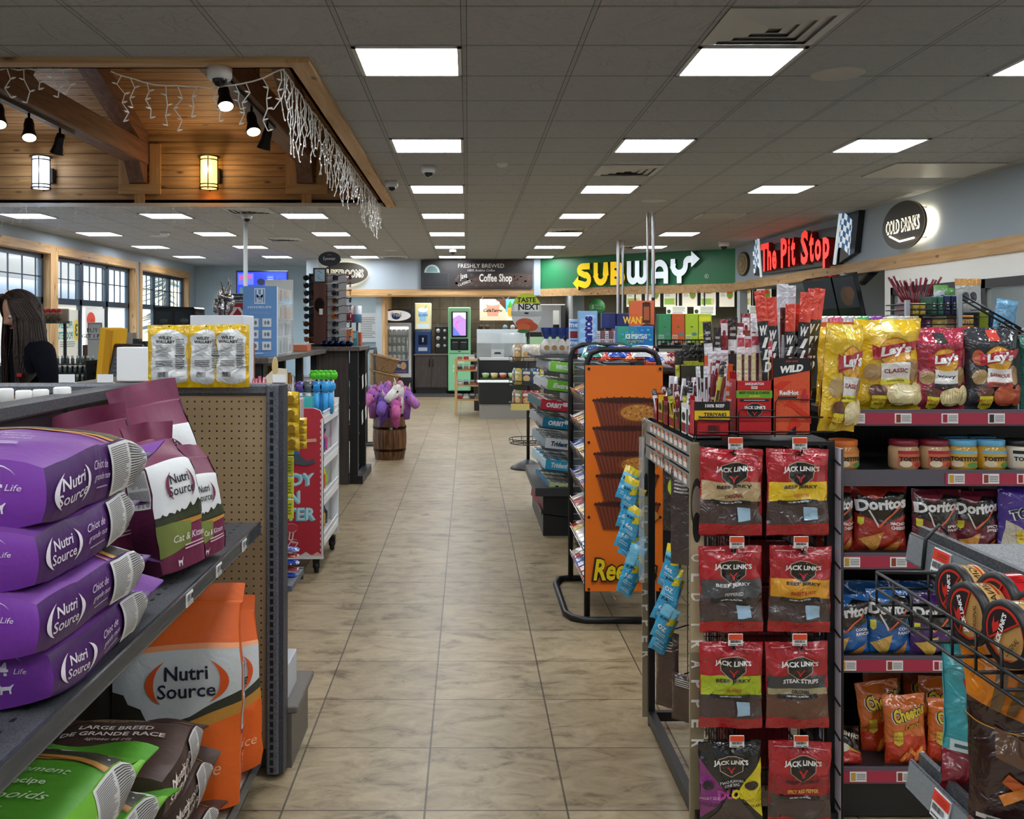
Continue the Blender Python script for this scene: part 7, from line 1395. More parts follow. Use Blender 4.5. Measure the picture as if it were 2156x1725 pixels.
# ---- counter boxes of meat sticks on the top tray
def stick(t, p, q, w_, kind, rnd):
 p = Vector(p); q = Vector(q); d = (q-p).normalized(); L = (q-p).length; r = Vector((1, 0, 0)); r = (r-d*d.dot(r)).normalized(); n = r.cross(d)
 if n.y > 0: n = -n
 def f(u, v, s=1): return p+d*L*v+r*(u-.5)*w_+n*s*(.004*max(0, 4*u*(1-u))**.5*min(1, 8*v*(1-v))+.0004)
 b = MB(); colm = {'wild': lambda u, v: 'e04430' if v > .82 else '1a1a1e' if v > .28 else 'e05a3c', 'clear': lambda u, v: 'dcdce4', 'red': lambda u, v: '7c1c2c', 'black': lambda u, v: '1e1e22' if v > .75 else 'd8dce0', 'olive': lambda u, v: 'b8b83a' if .2 < v < .8 else '2a2a24', 'cheese': lambda u, v: 'e4d4d8' }[kind]
 b.grid(f, 5, 14, m='foil', colfn=colm); b.grid(lambda u, v: f(1-u, v, -1), 5, 14, m='foil', colfn=colm); b.build('wrapper', t)
 b = MB(); g_ = lambda u, v, w2: f(u, v)+n*w2
 L_ = {'wild': [('t', ch, .5, .72-.085*i, .07, 'f4f4f4', {'b': .05, 's': .3, 'w': .7}) for i, ch in enumerate('WILD')]+[('h', .2, .04, .8, .24, 5, 'f4d0c0')], 'clear': [('r', .25, .08, .75, .84, '5a2a24'), ('r', .3, .86, .7, .96, 'c8c8d4')], 'red': [('t', 'BEEF', .5, .5, .3, 'f0e0e0', {'r': PI/2, 'b': .03, 'w': .6}), ('r', .1, .84, .9, .96, 'd8d0d4')], 'black': [('r', .3, .1, .7, .68, '4a2420'), ('h', .2, .8, .8, .92, 2, 'a0a0a0')], 'olive': [('r', .2, .3, .8, .6, '4a2a20'), ('r', .2, .84, .8, .95, '1c1c1c')], 'cheese': [('r', .12, .06, .45, .8, 'ecdc9c'), ('r', .55, .06, .88, .8, '5a2620'), ('r', .1, .88, .9, .97, 'c04050')]}[kind]
 b.art(g_, L_, m='foil', asp=w_/L); b.build('printed_lettering', t)
def stick_box(lab, px0, px1, py0, py1, Y, dep, c, items, sticks, box_m='satin', wire=True):
 a = W(px0, py1, Y); e = W(px1, py0, Y)
 if not wire: a.z = RT+.0125
 t = thing('display_carton', lab, 'carton', ((a.x+e.x)/2, Y, a.z)); wd, h = e.x-a.x, e.z-a.z
 b = MB(); b.box(-wd/2, 0, 0, wd/2, .003, h, c, box_m); b.box(-wd/2, 0, 0, -wd/2+.003, dep, h*1.02, c, box_m); b.box(wd/2-.003, 0, 0, wd/2, dep, h*1.02, c, box_m); b.box(-wd/2, dep-.003, 0, wd/2, dep, h*1.15, c, box_m); b.box(-wd/2, 0, 0, wd/2, dep, .003, c, box_m); b.build('carton_body', t)
 b = MB(); b.art(lambda u, v, w_: Vector((-wd/2+wd*u, -w_, h*v)), items, asp=wd/h, m='satin'); b.build('printed_lettering', t)
 if wire:
  b = MB(); pts = [(-wd*.46, -.006, -.005), (-wd*.46, -.010, h*.42), (-wd*.40, -.012, h*.48), (wd*.5, -.012, h*.46), (wd*.56, -.004, h*.46)]; b.tube(pts, .0022, '17181a', n=5); b.build('wire_loop', t)
 rnd = random.Random(int(px0)); sh = lab.split(' on the')[0].split(' behind')[0].split(' beside')[0].replace(' and yellow', '').replace('yellow labelled ', '').replace(' beef stick and cheese', '').replace(' and black wild hot', '')
 for i, (qx, kind, top, lean, w_) in enumerate(sticks):
  top_z = W(0, top, Y).z; x = W(qx, 0, Y).x; yy = Y+.012+.01*(i % 5)*dep/.06*.8; tz = thing('meat_stick', '%s stick in the %s, %s from its end' % ({'wild': 'black and red wrapped wild', 'clear': 'clear wrapped', 'red': 'dark red beef', 'black': 'black tagged clear', 'olive': 'olive', 'cheese': 'meat and cheese'}[kind], sh, ORD[i]), 'meat stick', (x, yy, a.z+.006), group='sticks in the '+sh)
  stick(tz, (0, 0, 0), (lean, .0, top_z-a.z-.006), w_, kind, rnd)
 return t
red = 'c01c24'
stick_box('red and yellow teriyaki stick carton on the jerky rack', 1462, 1536, 846, 918, 2.95, .06, red, [('r', 0, .74, 1, 1, '1e1a1c'), ('t', '100% BEEF', .58, .88, .1, 'f0f0ee', {'b': .03}), ('r', 0, .46, 1, .74, 'f0c820'), ('t', 'TERIYAKI', .58, .62, .12, '1e1a1c', {'b': .03}), ('t', 'BEEF STICK', .58, .52, .05, 'b08a1c'), ('b', .38, .06, .72, .32)],
 [(1478, 'clear', 772, -.01, .014), (1490, 'clear', 772, .0, .016), (1500, 'red', 765, .01, .014), (1488, 'red', 760, .045, .014), (1510, 'red', 765, -.0, .014), (1498, 'olive', 762, .04, .014), (1515, 'red', 770, .02, .014), (1524, 'clear', 768, .012, .014)])
stick_box('red sasquatch size beef stick and cheese carton', 1550, 1626, 802, 916, 2.95, .075, red, [('r', 0, .68, 1, .82, '6fae2c'), ('t', 'SASQUATCH', .5, .94, .055, 'f4f4f2', {'b': .04}), ('t', 'SIZE', .5, .875, .05, 'f4f4f2', {'b': .04}), ('t', 'BEEF STICK & CHEESE', .5, .78, .045, '1c2c14', {'b': .03}), ('t', 'JALAPENO', .5, .715, .04, 'e8e04a', {'b': .02}), ('r', .1, .62, .9, .66, '1c1416'), ('h', .2, .63, .8, .65, 1, 'e0e0e0')]+jack(.5, .46, .6),
 [(1562, 'cheese', 705, .0, .026), (1578, 'cheese', 708, .0, .028), (1596, 'cheese', 702, .0, .028), (1610, 'cheese', 708, .004, .022), (1570, 'red', 712, -.0, .02), (1618, 'cheese', 712, .006, .02)])
rnd = random.Random(6)
stick_box('tall orange and black wild hot stick carton', 1627, 1707, 754, 916, 2.95, .08, 'e05a34', [('r', 0, .86, 1, 1, '1c1c20'), ('p', [(0, .74), (1, .84), (1, 1), (0, 1)], '1c1c20'), ('t', "JACK LINK'S", .5, .955, .03, 'd04040', {'b': .03}), ('t', 'WILD', .5, .86, .095, 'f4f4f2', {'b': .06, 's': .25, 'r': .1})]+[('e', .08+.84*rnd.random(), .04+.68*rnd.random(), .012, .006, 'b83c20') for _ in range(110)]+[('p', [(.25, .38), (.45, .38), (1, .14), (1, .24), (.45, .45)], 'd8341c'), ('p', [(.0, .62), (.2, .7), (.5, .70), (.2, .58)], 'd8341c'), ('p', [(.4, .06), (.6, .06), (.75, .14), (.5, .26)], 'd8341c'), ('t', 'RedHot', .42, .55, .06, 'f4f4f2', {'b': .04}), ('r', .12, .47, .62, .5, '1c1416'), ('r', .74, .42, .92, .52, 'c0303a'), ('r', .79, .52, .87, .6, 'c0303a'), ('p', [(.32, 0), (.6, 0), (.6, .12)], '1c1c20'), ('t', '1.5g', .48, .04, .035, 'f4f4f2', {'b': .03})],
 [(1632, 'wild', 612, -.045, .034), (1642, 'wild', 625, -.02, .032), (1655, 'clear', 597, .0, .036), (1668, 'clear', 600, .012, .03), (1678, 'wild', 640, .02, .03), (1660, 'wild', 640, .01, .03), (1686, 'wild', 615, .025, .036), (1692, 'wild', 607, .045, .036), (1697, 'wild', 606, .06, .034)])
# small cartons receding along the aisle rail
for k in range(7):
 Y = 3.02+.095*k; x = RX0+.03; sc_ = ('e8e8ec', 'f0f0f0', '3a7a2c', 'd8a81c', '8a1c24', 'e0b81c', 'b01c24')[k]
 t = thing('stick_carton', 'small open stick carton in the rail row, %s from the teriyaki carton' % ORD[k], 'carton', (x, Y, RT+.002), group='small cartons in the rail row'); b = MB()
 b.box(-.04, -.038, 0, -.037, .038, .085, sc_, 'satin'); b.box(.045, -.038, 0, .048, .038, .085, sc_, 'satin'); b.box(-.04, -.038, 0, .048, -.035, .085, sc_, 'satin'); b.box(-.04, .035, 0, .048, .038, .1, sc_, 'satin'); b.box(-.04, -.038, 0, .048, .038, .003, sc_, 'satin'); b.art(lambda u, v, w_: Vector((-.0405-w_, .038-.076*u, .085*v)), [('r', .1, .1, .9, .45, '8a1c24'), ('e', .5, .7, .3, .16, '2a1a1a')]); b.build('carton_body', t)
 for i in range(5):
  tz = thing('meat_stick', '%s stick in the rail row, carton %d from the teriyaki carton, %s in it' % (('silver', 'dark', 'striped')[i % 3], k+1, ORD[i]), 'meat stick', (x-.03+.015*i, Y-.02+.01*(i % 3), RT+.01), group='sticks in the small cartons')
  stick(tz, (0, 0, 0), (rnd.uniform(-.025, .025), rnd.uniform(-.02, .02), .13+.05*rnd.random()-.04*(k > 4)), .018, ('clear', 'black', 'red', 'olive', 'clear')[(i+k) % 5], rnd)
# tall cartons further back on the rack top
for lab, px0, px1, py0, py1, Y, c, st in (('black stick carton behind the sasquatch carton', 1500, 1560, 745, 800, 3.35, '2a2a2e', [(1502, 'black', 678, -.02, .03), (1514, 'black', 690, .0, .026), (1530, 'red', 672, .0, .03), (1545, 'black', 668, .01, .034), (1556, 'red', 680, .02, .03)]),
 ('grey stick carton behind the wild carton', 1570, 1625, 745, 800, 3.45, '3a3a40', [(1572, 'red', 660, .0, .034), (1586, 'clear', 664, .01, .03), (1600, 'red', 668, .03, .034), (1612, 'black', 660, .03, .03)]),
 ('yellow labelled pepperoni carton on the far end of the rack top', 1432, 1500, 770, 830, 3.5, '3a3a2c', [(1436, 'olive', 738, -.01, .03), (1450, 'olive', 728, .0, .036), (1464, 'olive', 728, .0, .04), (1478, 'olive', 732, .0, .036), (1490, 'olive', 740, .01, .03)]),
 ('orange clear fronted carton beside the pepperoni carton', 1497, 1545, 770, 830, 3.2, 'd8602c', [(1502, 'clear', 740, 0, .03), (1516, 'clear', 742, 0, .03), (1530, 'clear', 738, 0, .03)])):
 stick_box(lab, px0, px1, py0, py1, Y, .09, c, [('h', .2, .3, .8, .8, 3, 'c8c8c0')], st, wire=False)
# supports so these tall cartons stand on the rack top
b = MB(); b.box(RX0+.02, 3.15, RT, RX1, RY1, RT+.012, bl, 'satin'); b.build('riser_board', JR)
# ================================================================ CHIP GONDOLA
CG = thing('snack_gondola', 'black gondola shelving with red price rails facing the aisle head', 'shelving', (0, 0, 0)); GX0, GX1, GY = 1.17, 2.75, 3.0
b = MB(); b.box(GX0, GY+.36, .1, GX1, GY+.37, 1.34, '0e0f11')
for zz in (.2, .3, .4, .55, .62, .7, .9, 1.0, 1.12, 1.17, 1.22, 1.02):
 for k in range(46): x = GX0+.02+.0335*k; b.box(x, GY+.358, zz, x+.004, GY+.3605, zz+.006, '33363a')
b.build('back_panel', CG)
for z, y0, red0 in ((1.287, 0, 1780), (1.098, 0, 1990), (.837, 0, 1770), (.513, 0, 1762), (.165, 0, 1770)):
 b = MB(); b.box(GX0, GY, z-.02, GX1, GY+.36, z, '2a2b2e'); s_ = b.build('shelf', CG)
 b = MB(); b.box(GX0-.01, GY-.008, z-.045, GX1, GY, z+.006, '5a5660'); b.build('rail', s_); xr = W(red0, 0, GY-.01).x
 b = MB(); b.box(xr, GY-.011, z-.04, GX1, GY-.008, z-.004, 'a8304a'); k = 0; x = xr+.008+(.0 if z > .2 else .02)
 while x < GX1-.1:
  b.box(x, GY-.0125, z-.037, x+.052, GY-.011, z-.006, 'e8e8e6', 'paper'); b.box(x+.004, GY-.0130, z-.034, x+.018, GY-.0125, z-.009, ('c8a040', '8a4030', 'a03040', '3a3034')[k % 4], 'paper'); b.art(lambda u, v, w_: Vector((x+.021+.028*u, GY-.0126-w_, z-.034+.024*v)), [('h', 0, .1, 1, .95, 4, '6a6a6a')]); x += .146 if z != 1.098 else .108; k += 1
 b.build('price_strip', s_)
b = MB(); b.box(GX0, GY+.01, .01, GX1, GY+.03, .12, '1c1c1e'); b.build('kick_plate', CG)
def chip_bag(lab, px0, px1, py0, py1, Y, col, items, seed, T=.07, cols=None, rz=0, lean=0, roll=0, grp=None, m='foil', nm_='chip_bag'):
 a = W(px0, py1, Y); e = W(px1, py0, Y); t = thing(nm_, lab, 'snack bag', ((a.x+e.x)/2, Y, a.z), rot=(rad(lean), rad(roll), rad(rz)), group=grp)
 pouch(t, (e.x-a.x), (e.z-a.z), T, col, items, seed=seed, m=m, cols=cols, rough=.008, pinch=.08, nu=22, nv=28); return t
def lays(flv_, c1, strip, body2, chips='e8d8a0', extra=()):
 L = [('e', .5, .02, 0, 0, c1)]+[('r', .40, .86, .60, 1.0, strip)]+list(extra)
 L += [('e', .22, .42, .14, .09, 'b89a6a'), ('e', .85, .44, .12, .12, 'a88458'), ('e', .56, .64, .27, .165, 'a86a1c'), ('e', .56, .64, .25, .155, 'e8a82c')]+[('l', [(.56, .64), (.56+.24*math.cos(a*PI/9), .64+.148*math.sin(a*PI/9))], .004, 'f4cc5a') for a in range(18)]
 L += [('r', .34, .32, .80, .52, 'e8e6e2'), ('r', .34, .29, .80, .35, body2), ('t', flv_, .57, .435, .045, '9a2430' if flv_ != 'wavy' else '1c1c1c', {'b': .03, 'w': .38}), ('t', 'REAL POTATOES', .57, .325, .02, '3a3a20', {'b': .02})]
 L += [('p', [(.22, .55), (.86, .66), (.93, .78), (.3, .70), (.22, .73)], 'b01c30'), ('t', "Lay's", .57, .655, .14, 'f8f8f8', {'b': .045, 'r': .12, 'w': .5, 's': .15})]
 L += [('e', .30, .23, .13, .07, '6a4034'), ('p', [(.22, .18), (.42, .18), (.42, .06), (.32, .03), (.22, .06)], 'e8dc3a'), ('t', 'NEW LOW', .32, .14, .025, 'c0501c', {'b': .02}), ('t', 'PRICE', .32, .10, .025, 'c0501c', {'b': .02}), ('e', .66, .19, .24, .11, chips), ('e', .88, .2, .09, .12, chips), ('e', .66, .205, .18, .07, 'f0e4b8' if chips[0] == 'e' else 'c8603c')]
 return L
G = 'snack bags on the top shelf'
chip_bag('yellow classic potato chip bag hanging over the end of the top shelf', 1712, 1806, 682, 908, 2.965, 'e0b820', lays('CLASSIC', 'e0b820', 'e8d85a', 'e8dc3a'), 51, lean=4, roll=3, rz=18, grp=G)
chip_bag('yellow classic potato chip bag, widest on the top shelf, beside the wavy one', 1797, 1937, 672, 864, 3.06, 'e0b820', lays('CLASSIC', 'e0b820', 'e8d85a', 'e8dc3a'), 52, rz=-2, grp=G)
chip_bag('maroon wavy original potato chip bag on the top shelf', 1917, 2030, 700, 864, 3.06, 'a82c44', lays('wavy', 'a82c44', '3a3a3a', '241c20')[:-1]+[('l', [(.44+.05*i, .14), (.46+.05*i, .26)], .008, 'b8a070') for i in range(9)]+[('l', [(.5, .38), (.64, .38)], .001, 'a82c44')], 53, grp=G)
chip_bag('black barbecue potato chip bag on the top shelf', 2028, 2142, 695, 864, 3.06, '34353a', lays('BARBECUE', '34353a', 'd0483c', 'a83a2c', 'b8502c', [('e', .28, .4, .16, .09, '4a3438'), ('e', .28, .4, .13, .07, '6a5458'), ('e', .2, .66, .1, .1, 'c8643c')]), 54, rz=-3, grp=G)
chip_bag('green edged potato chip bag beyond the barbecue one', 2146, 2260, 705, 864, 3.06, '2a7a6a', lays('SOUR CREAM', '2a7a6a', 'e8d85a', '3a9a4a'), 55, grp=G)
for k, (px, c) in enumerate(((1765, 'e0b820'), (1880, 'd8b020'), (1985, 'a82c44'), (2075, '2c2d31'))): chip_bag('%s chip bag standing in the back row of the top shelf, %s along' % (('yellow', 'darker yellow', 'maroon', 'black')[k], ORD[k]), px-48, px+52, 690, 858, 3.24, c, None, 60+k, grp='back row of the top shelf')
# dip jars
for k, (px, lid, body, lab) in enumerate(((1775, 'd8702c', 'c88a4a', 'dip jar with orange lid alone at the end of the second shelf'), (1902, '7a1c2c', 'c8a478', 'dip jar with dark red lid, first of two'), (1966, '7a1c2c', 'c8a478', 'dip jar with dark red lid beside the blue lidded ones'), (2024, '6ab4dc', 'd8a83c', 'yellow cheese dip jar with light blue lid, first of the front two'), (2084, '6ab4dc', 'd8a83c', 'yellow cheese dip jar with light blue lid beside the black lidded jar'), (2146, '1c1c20', 'e0d8c4', 'pale ranch dip jar with black lid'), (2005, '6ab4dc', 'd8a83c', 'light blue lidded jar in the second row behind the red lids'), (2065, '6ab4dc', 'd8a83c', 'light blue lidded jar in the second row behind the black lid'))):
 Y = 3.06 if k < 6 else 3.16; q = W(px, 0, Y); t = thing('dip_jar', lab, 'jar', (q.x, Y, 1.0985), rad((10, 14, 12, -12, 4, 6, 0, 0)[k]), group='dip jars on the second shelf'); b = MB()
 b.lathe([(0, 0), (.042, 0), (.046, .008), (.046, .066), (.040, .076)], n=26, c=body, m='gloss'); b.build('jar_body', t); b = MB(); b.lathe([(.043, .075), (.044, .077), (.044, .092), (.041, .094), (0, .094)], n=26, c=lid, m='satin'); b.build('lid', t)
 b = MB(); cyl = lambda u, v, w_: Vector(((.0466+w_)*math.sin((u-.5)*2.0), -(.0466+w_)*math.cos((u-.5)*2.0), .010+.052*v)); top = {'7a1c2c': 'b02838', '6ab4dc': '7fc0dc', 'd8702c': 'd8803c', '1c1c20': '1c1c20'}[lid]
 b.art(cyl, [('r', 0, 0, 1, 1, {'7a1c2c': 'd06a4a', '6ab4dc': 'e0b04a', 'd8702c': 'd89a5a', '1c1c20': 'e8e6e0'}[lid]), ('r', 0, .8, 1, 1, top), ('e', .25, .2, .2, .2, 'ecd8b8'), ('e', .75, .15, .2, .15, '5a9a4a' if lid != '7a1c2c' else 'c83c2c'), ('t', 'TOSTITOS', .5, .5, .26, '16161a', {'b': .05, 'w': .92})], m='satin', cuts=10); b.build('label_band', t)
# tortilla chips
def dor(c, sub, chip='d0903c', sm_='b8742c'):
 return [('p', [(.0, .62), (.05, .9), (.35, .80), (.62, .93), (1, .90), (1, .60), (.52, .44)], '1a1416'), ('t', 'Doritos', .5, .75, .17, 'e8e8ea', {'b': .045, 'w': .96, 'r': .06}), ('l', [(.24, .66), (.42, .42)], .025, 'e8e0d8'), ('l', [(.42, .42), (.86, .72)], .03, 'd8603c'), ('t', sub[0], .80, .46, .045, 'f0f0f0', {'b': .03, 'w': .3}), ('t', sub[1], .80, .40, .045, 'f0f0f0', {'b': .03, 'w': .3}), ('p', [(.06, .24), (.52, .36), (.36, .03)], chip), ('p', [(.5, .1), (.86, .27), (.74, .02)], sm_), ('p', [(.05, .56), (.15, .56), (.15, .46), (.1, .43), (.05, .46)], 'e0d83a')]
def tost(): return [('p', [(0, .0), (1, .0), (1, .55), (.4, .38), (.1, .5)], 'c8c0ac'), ('t', 'TOSTITOS', .6, .68, .16, 'e8e8ee', {'b': .09, 'w': .95, 'r': .3}), ('t', 'TOSTITOS', .6, .68, .15, '16161c', {'b': .04, 'w': .9, 'r': .3}), ('t', 'SCOOPS', .75, .42, .09, '5a3a9a', {'b': .04, 'w': .5}), ('p', [(.25, .36), (.48, .40), (.46, .2), (.36, .14), (.26, .2)], 'e0cc3a'), ('t', 'NEW LOW', .36, .30, .03, 'a8501c', {'b': .02}), ('t', 'PRICE', .36, .25, .03, 'a8501c', {'b': .02})]
G = 'tortilla chip bags on the third shelf'
for k, (x0, x1, y0, col, arts, lab, rz_) in enumerate(((1716, 1800, 1024, 'a83424', dor('', ('NACHO', 'CHEESE')), 'red nacho cheese tortilla chip bag half behind the jerky rack', 6), (1795, 1908, 1022, 'a82c20', dor('', ('NACHO', 'CHEESE')), 'red nacho cheese tortilla chip bag, fully seen on the third shelf', -3), (1912, 2022, 1030, '6a2030', dor('', ('SPICY', 'SWEET')), 'dark maroon tortilla chip bag above the speckled shelf corner', 5), (2008, 2102, 1034, '6a2030', dor('', ('SPICY', 'SWEET')), 'second dark maroon tortilla chip bag beside the violet one', -2), (2092, 2215, 1020, '4a3090', tost(), 'violet scoop tortilla chip bag on the third shelf', 8))):
 chip_bag(lab, x0, x1, y0, 1166, 3.05+.015*(k % 2), col, arts, 70+k, T=.06, rz=rz_, roll=(k % 3-1)*1.5, grp=G)
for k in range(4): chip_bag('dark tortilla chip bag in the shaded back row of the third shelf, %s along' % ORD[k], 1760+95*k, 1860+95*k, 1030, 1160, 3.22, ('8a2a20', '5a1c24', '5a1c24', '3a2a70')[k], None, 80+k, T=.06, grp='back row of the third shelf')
G = 'tortilla chip bags on the fourth shelf'
for k, (x0, x1, y0, col, arts, lab, rz_) in enumerate(((1722, 1832, 1252, '2464a8', dor('', ('COOL', 'RANCH'), 'd0a44c'), 'blue ranch tortilla chip bag half behind the jerky rack', 4), (1822, 1918, 1240, '2464a8', dor('', ('COOL', 'RANCH'), 'd0a44c'), 'blue ranch tortilla chip bag, fully seen on the fourth shelf', -2), (1912, 2016, 1248, '4a2468', dor('', ('SWEET', 'CHILI'), 'c8a040'), 'purple chili tortilla chip bag behind the wire basket', 3), (2006, 2110, 1250, '4a2468', dor('', ('SWEET', 'CHILI'), 'c8a040'), 'second purple chili tortilla chip bag behind the round tins', -4))):
 chip_bag(lab, x0, x1, y0, 1383, 3.05+.015*(k % 2), col, arts, 90+k, T=.06, rz=rz_, grp=G)
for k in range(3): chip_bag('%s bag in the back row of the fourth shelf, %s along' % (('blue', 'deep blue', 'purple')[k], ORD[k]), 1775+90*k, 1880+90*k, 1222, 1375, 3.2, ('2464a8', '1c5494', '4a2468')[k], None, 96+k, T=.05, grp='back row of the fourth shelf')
def chee():
 return [('p', [(0, 0), (1, 0), (1, .42), (.5, .5), (0, .36)], 'c83c1c'), ('t', 'Cheetos', .54, .78, .22, 'e8e4dc', {'b': .13, 'w': .86, 'r': .24}), ('t', 'Cheetos', .54, .78, .21, '1c1610', {'b': .10, 'w': .82, 'r': .24}), ('t', 'Cheetos', .54, .78, .19, 'e8c83c', {'b': .04, 'w': .76, 'r': .24}), ('t', 'Crunchy', .62, .60, .10, '2a1c14', {'b': .07, 'w': .42, 'r': .2}), ('t', 'Crunchy', .62, .60, .095, 'e8a03c', {'b': .03, 'w': .4, 'r': .2}), ('p', [(.16, .54), (.34, .54), (.34, .38), (.25, .34), (.16, .38)], 'e0c83c'), ('t', 'NEW LOW', .25, .48, .03, '9a4a1c', {'b': .02}), ('t', 'PRICE', .25, .43, .03, '9a4a1c', {'b': .02})]+[('l', [(.3+.1*i, .12+.07*(i % 3)), (.42+.1*i, .2+.05*((i+1) % 3))], .05, ('e8902c', 'd8702c')[i % 2]) for i in range(5)]+[('e', .8, .2, .05, .035, 'f0ece4'), ('e', .86, .14, .04, .03, 'f0ece4')]
for k, (x0, x1, y0, y1, Y, rz_, roll, lab) in enumerate(((1862, 1954, 1462, 1612, 3.04, 2, -3, 'orange crunchy cheese puff bag, foremost on the lowest shelf'), (1948, 2040, 1470, 1612, 3.05, -3, 2, 'orange crunchy cheese puff bag above the lower speckled shelf'), (1812, 1906, 1432, 1590, 3.14, 4, -6, 'orange cheese puff bag in the second rank, beside the empty space'), (1924, 2020, 1424, 1580, 3.15, 0, 3, 'orange cheese puff bag in the second rank, centre'), (1808, 1892, 1410, 1560, 3.25, 3, 3, 'orange cheese puff bag in the rear rank next to the dark panel'), (1900, 2000, 1404, 1560, 3.25, -2, 0, 'orange cheese puff bag in the rear rank, centre'), (2010, 2100, 1425, 1600, 3.16, 5, 0, 'orange cheese puff bag behind the barbecue snack bag'))):
 chip_bag(lab, x0, x1, y0, y1, Y, 'd8702c', chee(), 110+k, T=.055, rz=rz_, roll=roll, grp='cheese puff bags on the lowest shelf')
chip_bag('black and red hot crunchy bag slumped at the end of the lowest shelf', 1735, 1818, 1535, 1616, 3.04, '1e1a18', [('p', [(0, 0), (1, 0), (1, .4), (0, .55)], 'c02c20'), ('p', [(0, .35), (.5, .6), (1, .3), (.6, .45)], 'e0a03c'), ('t', 'FLAMIN HOT', .6, .82, .12, 'e0d8c0', {'b': .04, 'w': .8, 'r': -.3}), ('e', .4, .5, .2, .1, 'f0e8d0')], 120, lean=-20, grp='cheese puff bags on the lowest shelf')
# ================================================================ NEAR SPECKLED SHELVES WITH TINS AND SNACK BAGS
NG = thing('gondola_shelving', 'grey speckled gondola end with two price tagged shelves, nearest the camera', 'shelving', (0, 0, 0)); NX, NY = .78, 1.70
b = MB(); b.box(1.27, .3, 0, 1.30, NY, 1.5, '4a4c50', 'speckle'); b.build('back_panel', NG)
for z in (1.165, .762):
 b = MB(); b.box(NX+.012, .3, z-.03, 1.27, NY, z, '75787c' if z > 1 else '6e7074', 'speckle', b=.002)
 for k in range(9): b.box(NX+.05, NY-.05-.1*k, z, NX+.058, NY-.03-.1*k, z+.0006, '151517')
 b.box(NX+.022, .3, z, NX+.032, NY-.002, z+.032, '4c4e52', 'speckle'); s_ = b.build('shelf', NG)
 b = MB(); b.prism([(NX, z-.03), (NX+.012, z-.03), (NX+.012, z+.02), (NX+.008, z+.02)], lambda u, v, w_: Vector((u, NY-w_, v)), 1.4, '5c6266', 'speckle'); b.prism([(NX-.003, z-.026), (NX-.001, z-.026), (NX+.006, z+.018), (NX+.004, z+.018)], lambda u, v, w_: Vector((u, NY-.004-w_, v)), 1.39, 'aab4ba', 'clear'); b.build('price_channel', s_)
 for k, y in enumerate((1.60, 1.45, 1.31, 1.26, 1.15) if z > 1 else (1.60, 1.3, 1.2)):
  t = thing('price_tag', 'red and white price tag on the %s near speckled shelf, %s from its end' % ('upper' if z > 1 else 'lower', ORD[k]), 'price tag', (NX-.005, y, z-.026), group='tags on the near speckled shelves'); hh = .043 if k == 0 or z < 1 else .022; z_ = 0 if hh > .03 else .02
  b = MB(); b.add([(-.0015, 0, z_), (-.0015, -.055, z_), (.0075*hh/.043, -.055, z_+hh), (.0075*hh/.043, 0, z_+hh), (.0, 0, z_), (.0, -.055, z_), (.009*hh/.043, -.055, z_+hh), (.009*hh/.043, 0, z_+hh)], [(0, 1, 2, 3), (7, 6, 5, 4), (0, 4, 5, 1), (2, 6, 7, 3)], 'e6e8ea' if hh > .03 else 'd8402c', 'paper')
  if hh > .03: b.art(lambda u, v, w_: Vector((-.0018-w_+.009*v, -.055*u, hh*v)), [('r', .02, .58, .98, .98, 'd8402c'), ('b', .1, .3, .8, .52), ('h', .1, .06, .6, .22, 1, '555555'), ('h', .3, .65, .9, .92, 3, 'b02c1c')])
  b.build('card', t)
# round tins
wb = thing('wire_basket', 'black wire basket of round tins hooked on the near speckled shelf', 'basket', (0, 0, 0)); b = MB(); bx0, bx1, by0, by1, bz0, bz1 = .685, .772, 1.10, 1.60, 1.085, 1.14
for z in (bz0, (bz0+bz1)/2, bz1):
 for x in (bx0, bx1): b.tube([(x, by0, z), (x, by1, z)], .0026, '1c1e20', n=6)
 for y in (by0, by1): b.tube([(bx0, y, z), (bx1, y, z)], .0026, '1c1e20', n=6)
for k in range(9):
 y = by0+(by1-by0)*k/8
 for x in (bx0, bx1): b.tube([(x, y, bz0), (x, y, bz1)], .0022, '1c1e20', n=5)
 b.tube([(bx0, y, bz0), (bx1, y, bz0)], .0028, '1c1e20', n=5)
for y in (1.22, 1.62): b.tube([(bx1, y, bz1), (bx1+.005, y, 1.19), (NX+.02, y, 1.215), (NX+.035, y, 1.20)], .0035, '1c1e20', n=6)
b.tube([(bx0, by1, bz1), (bx1, by1-.12, 1.17)], .003, '1c1e20', n=5); b.build('wire_frame', wb)
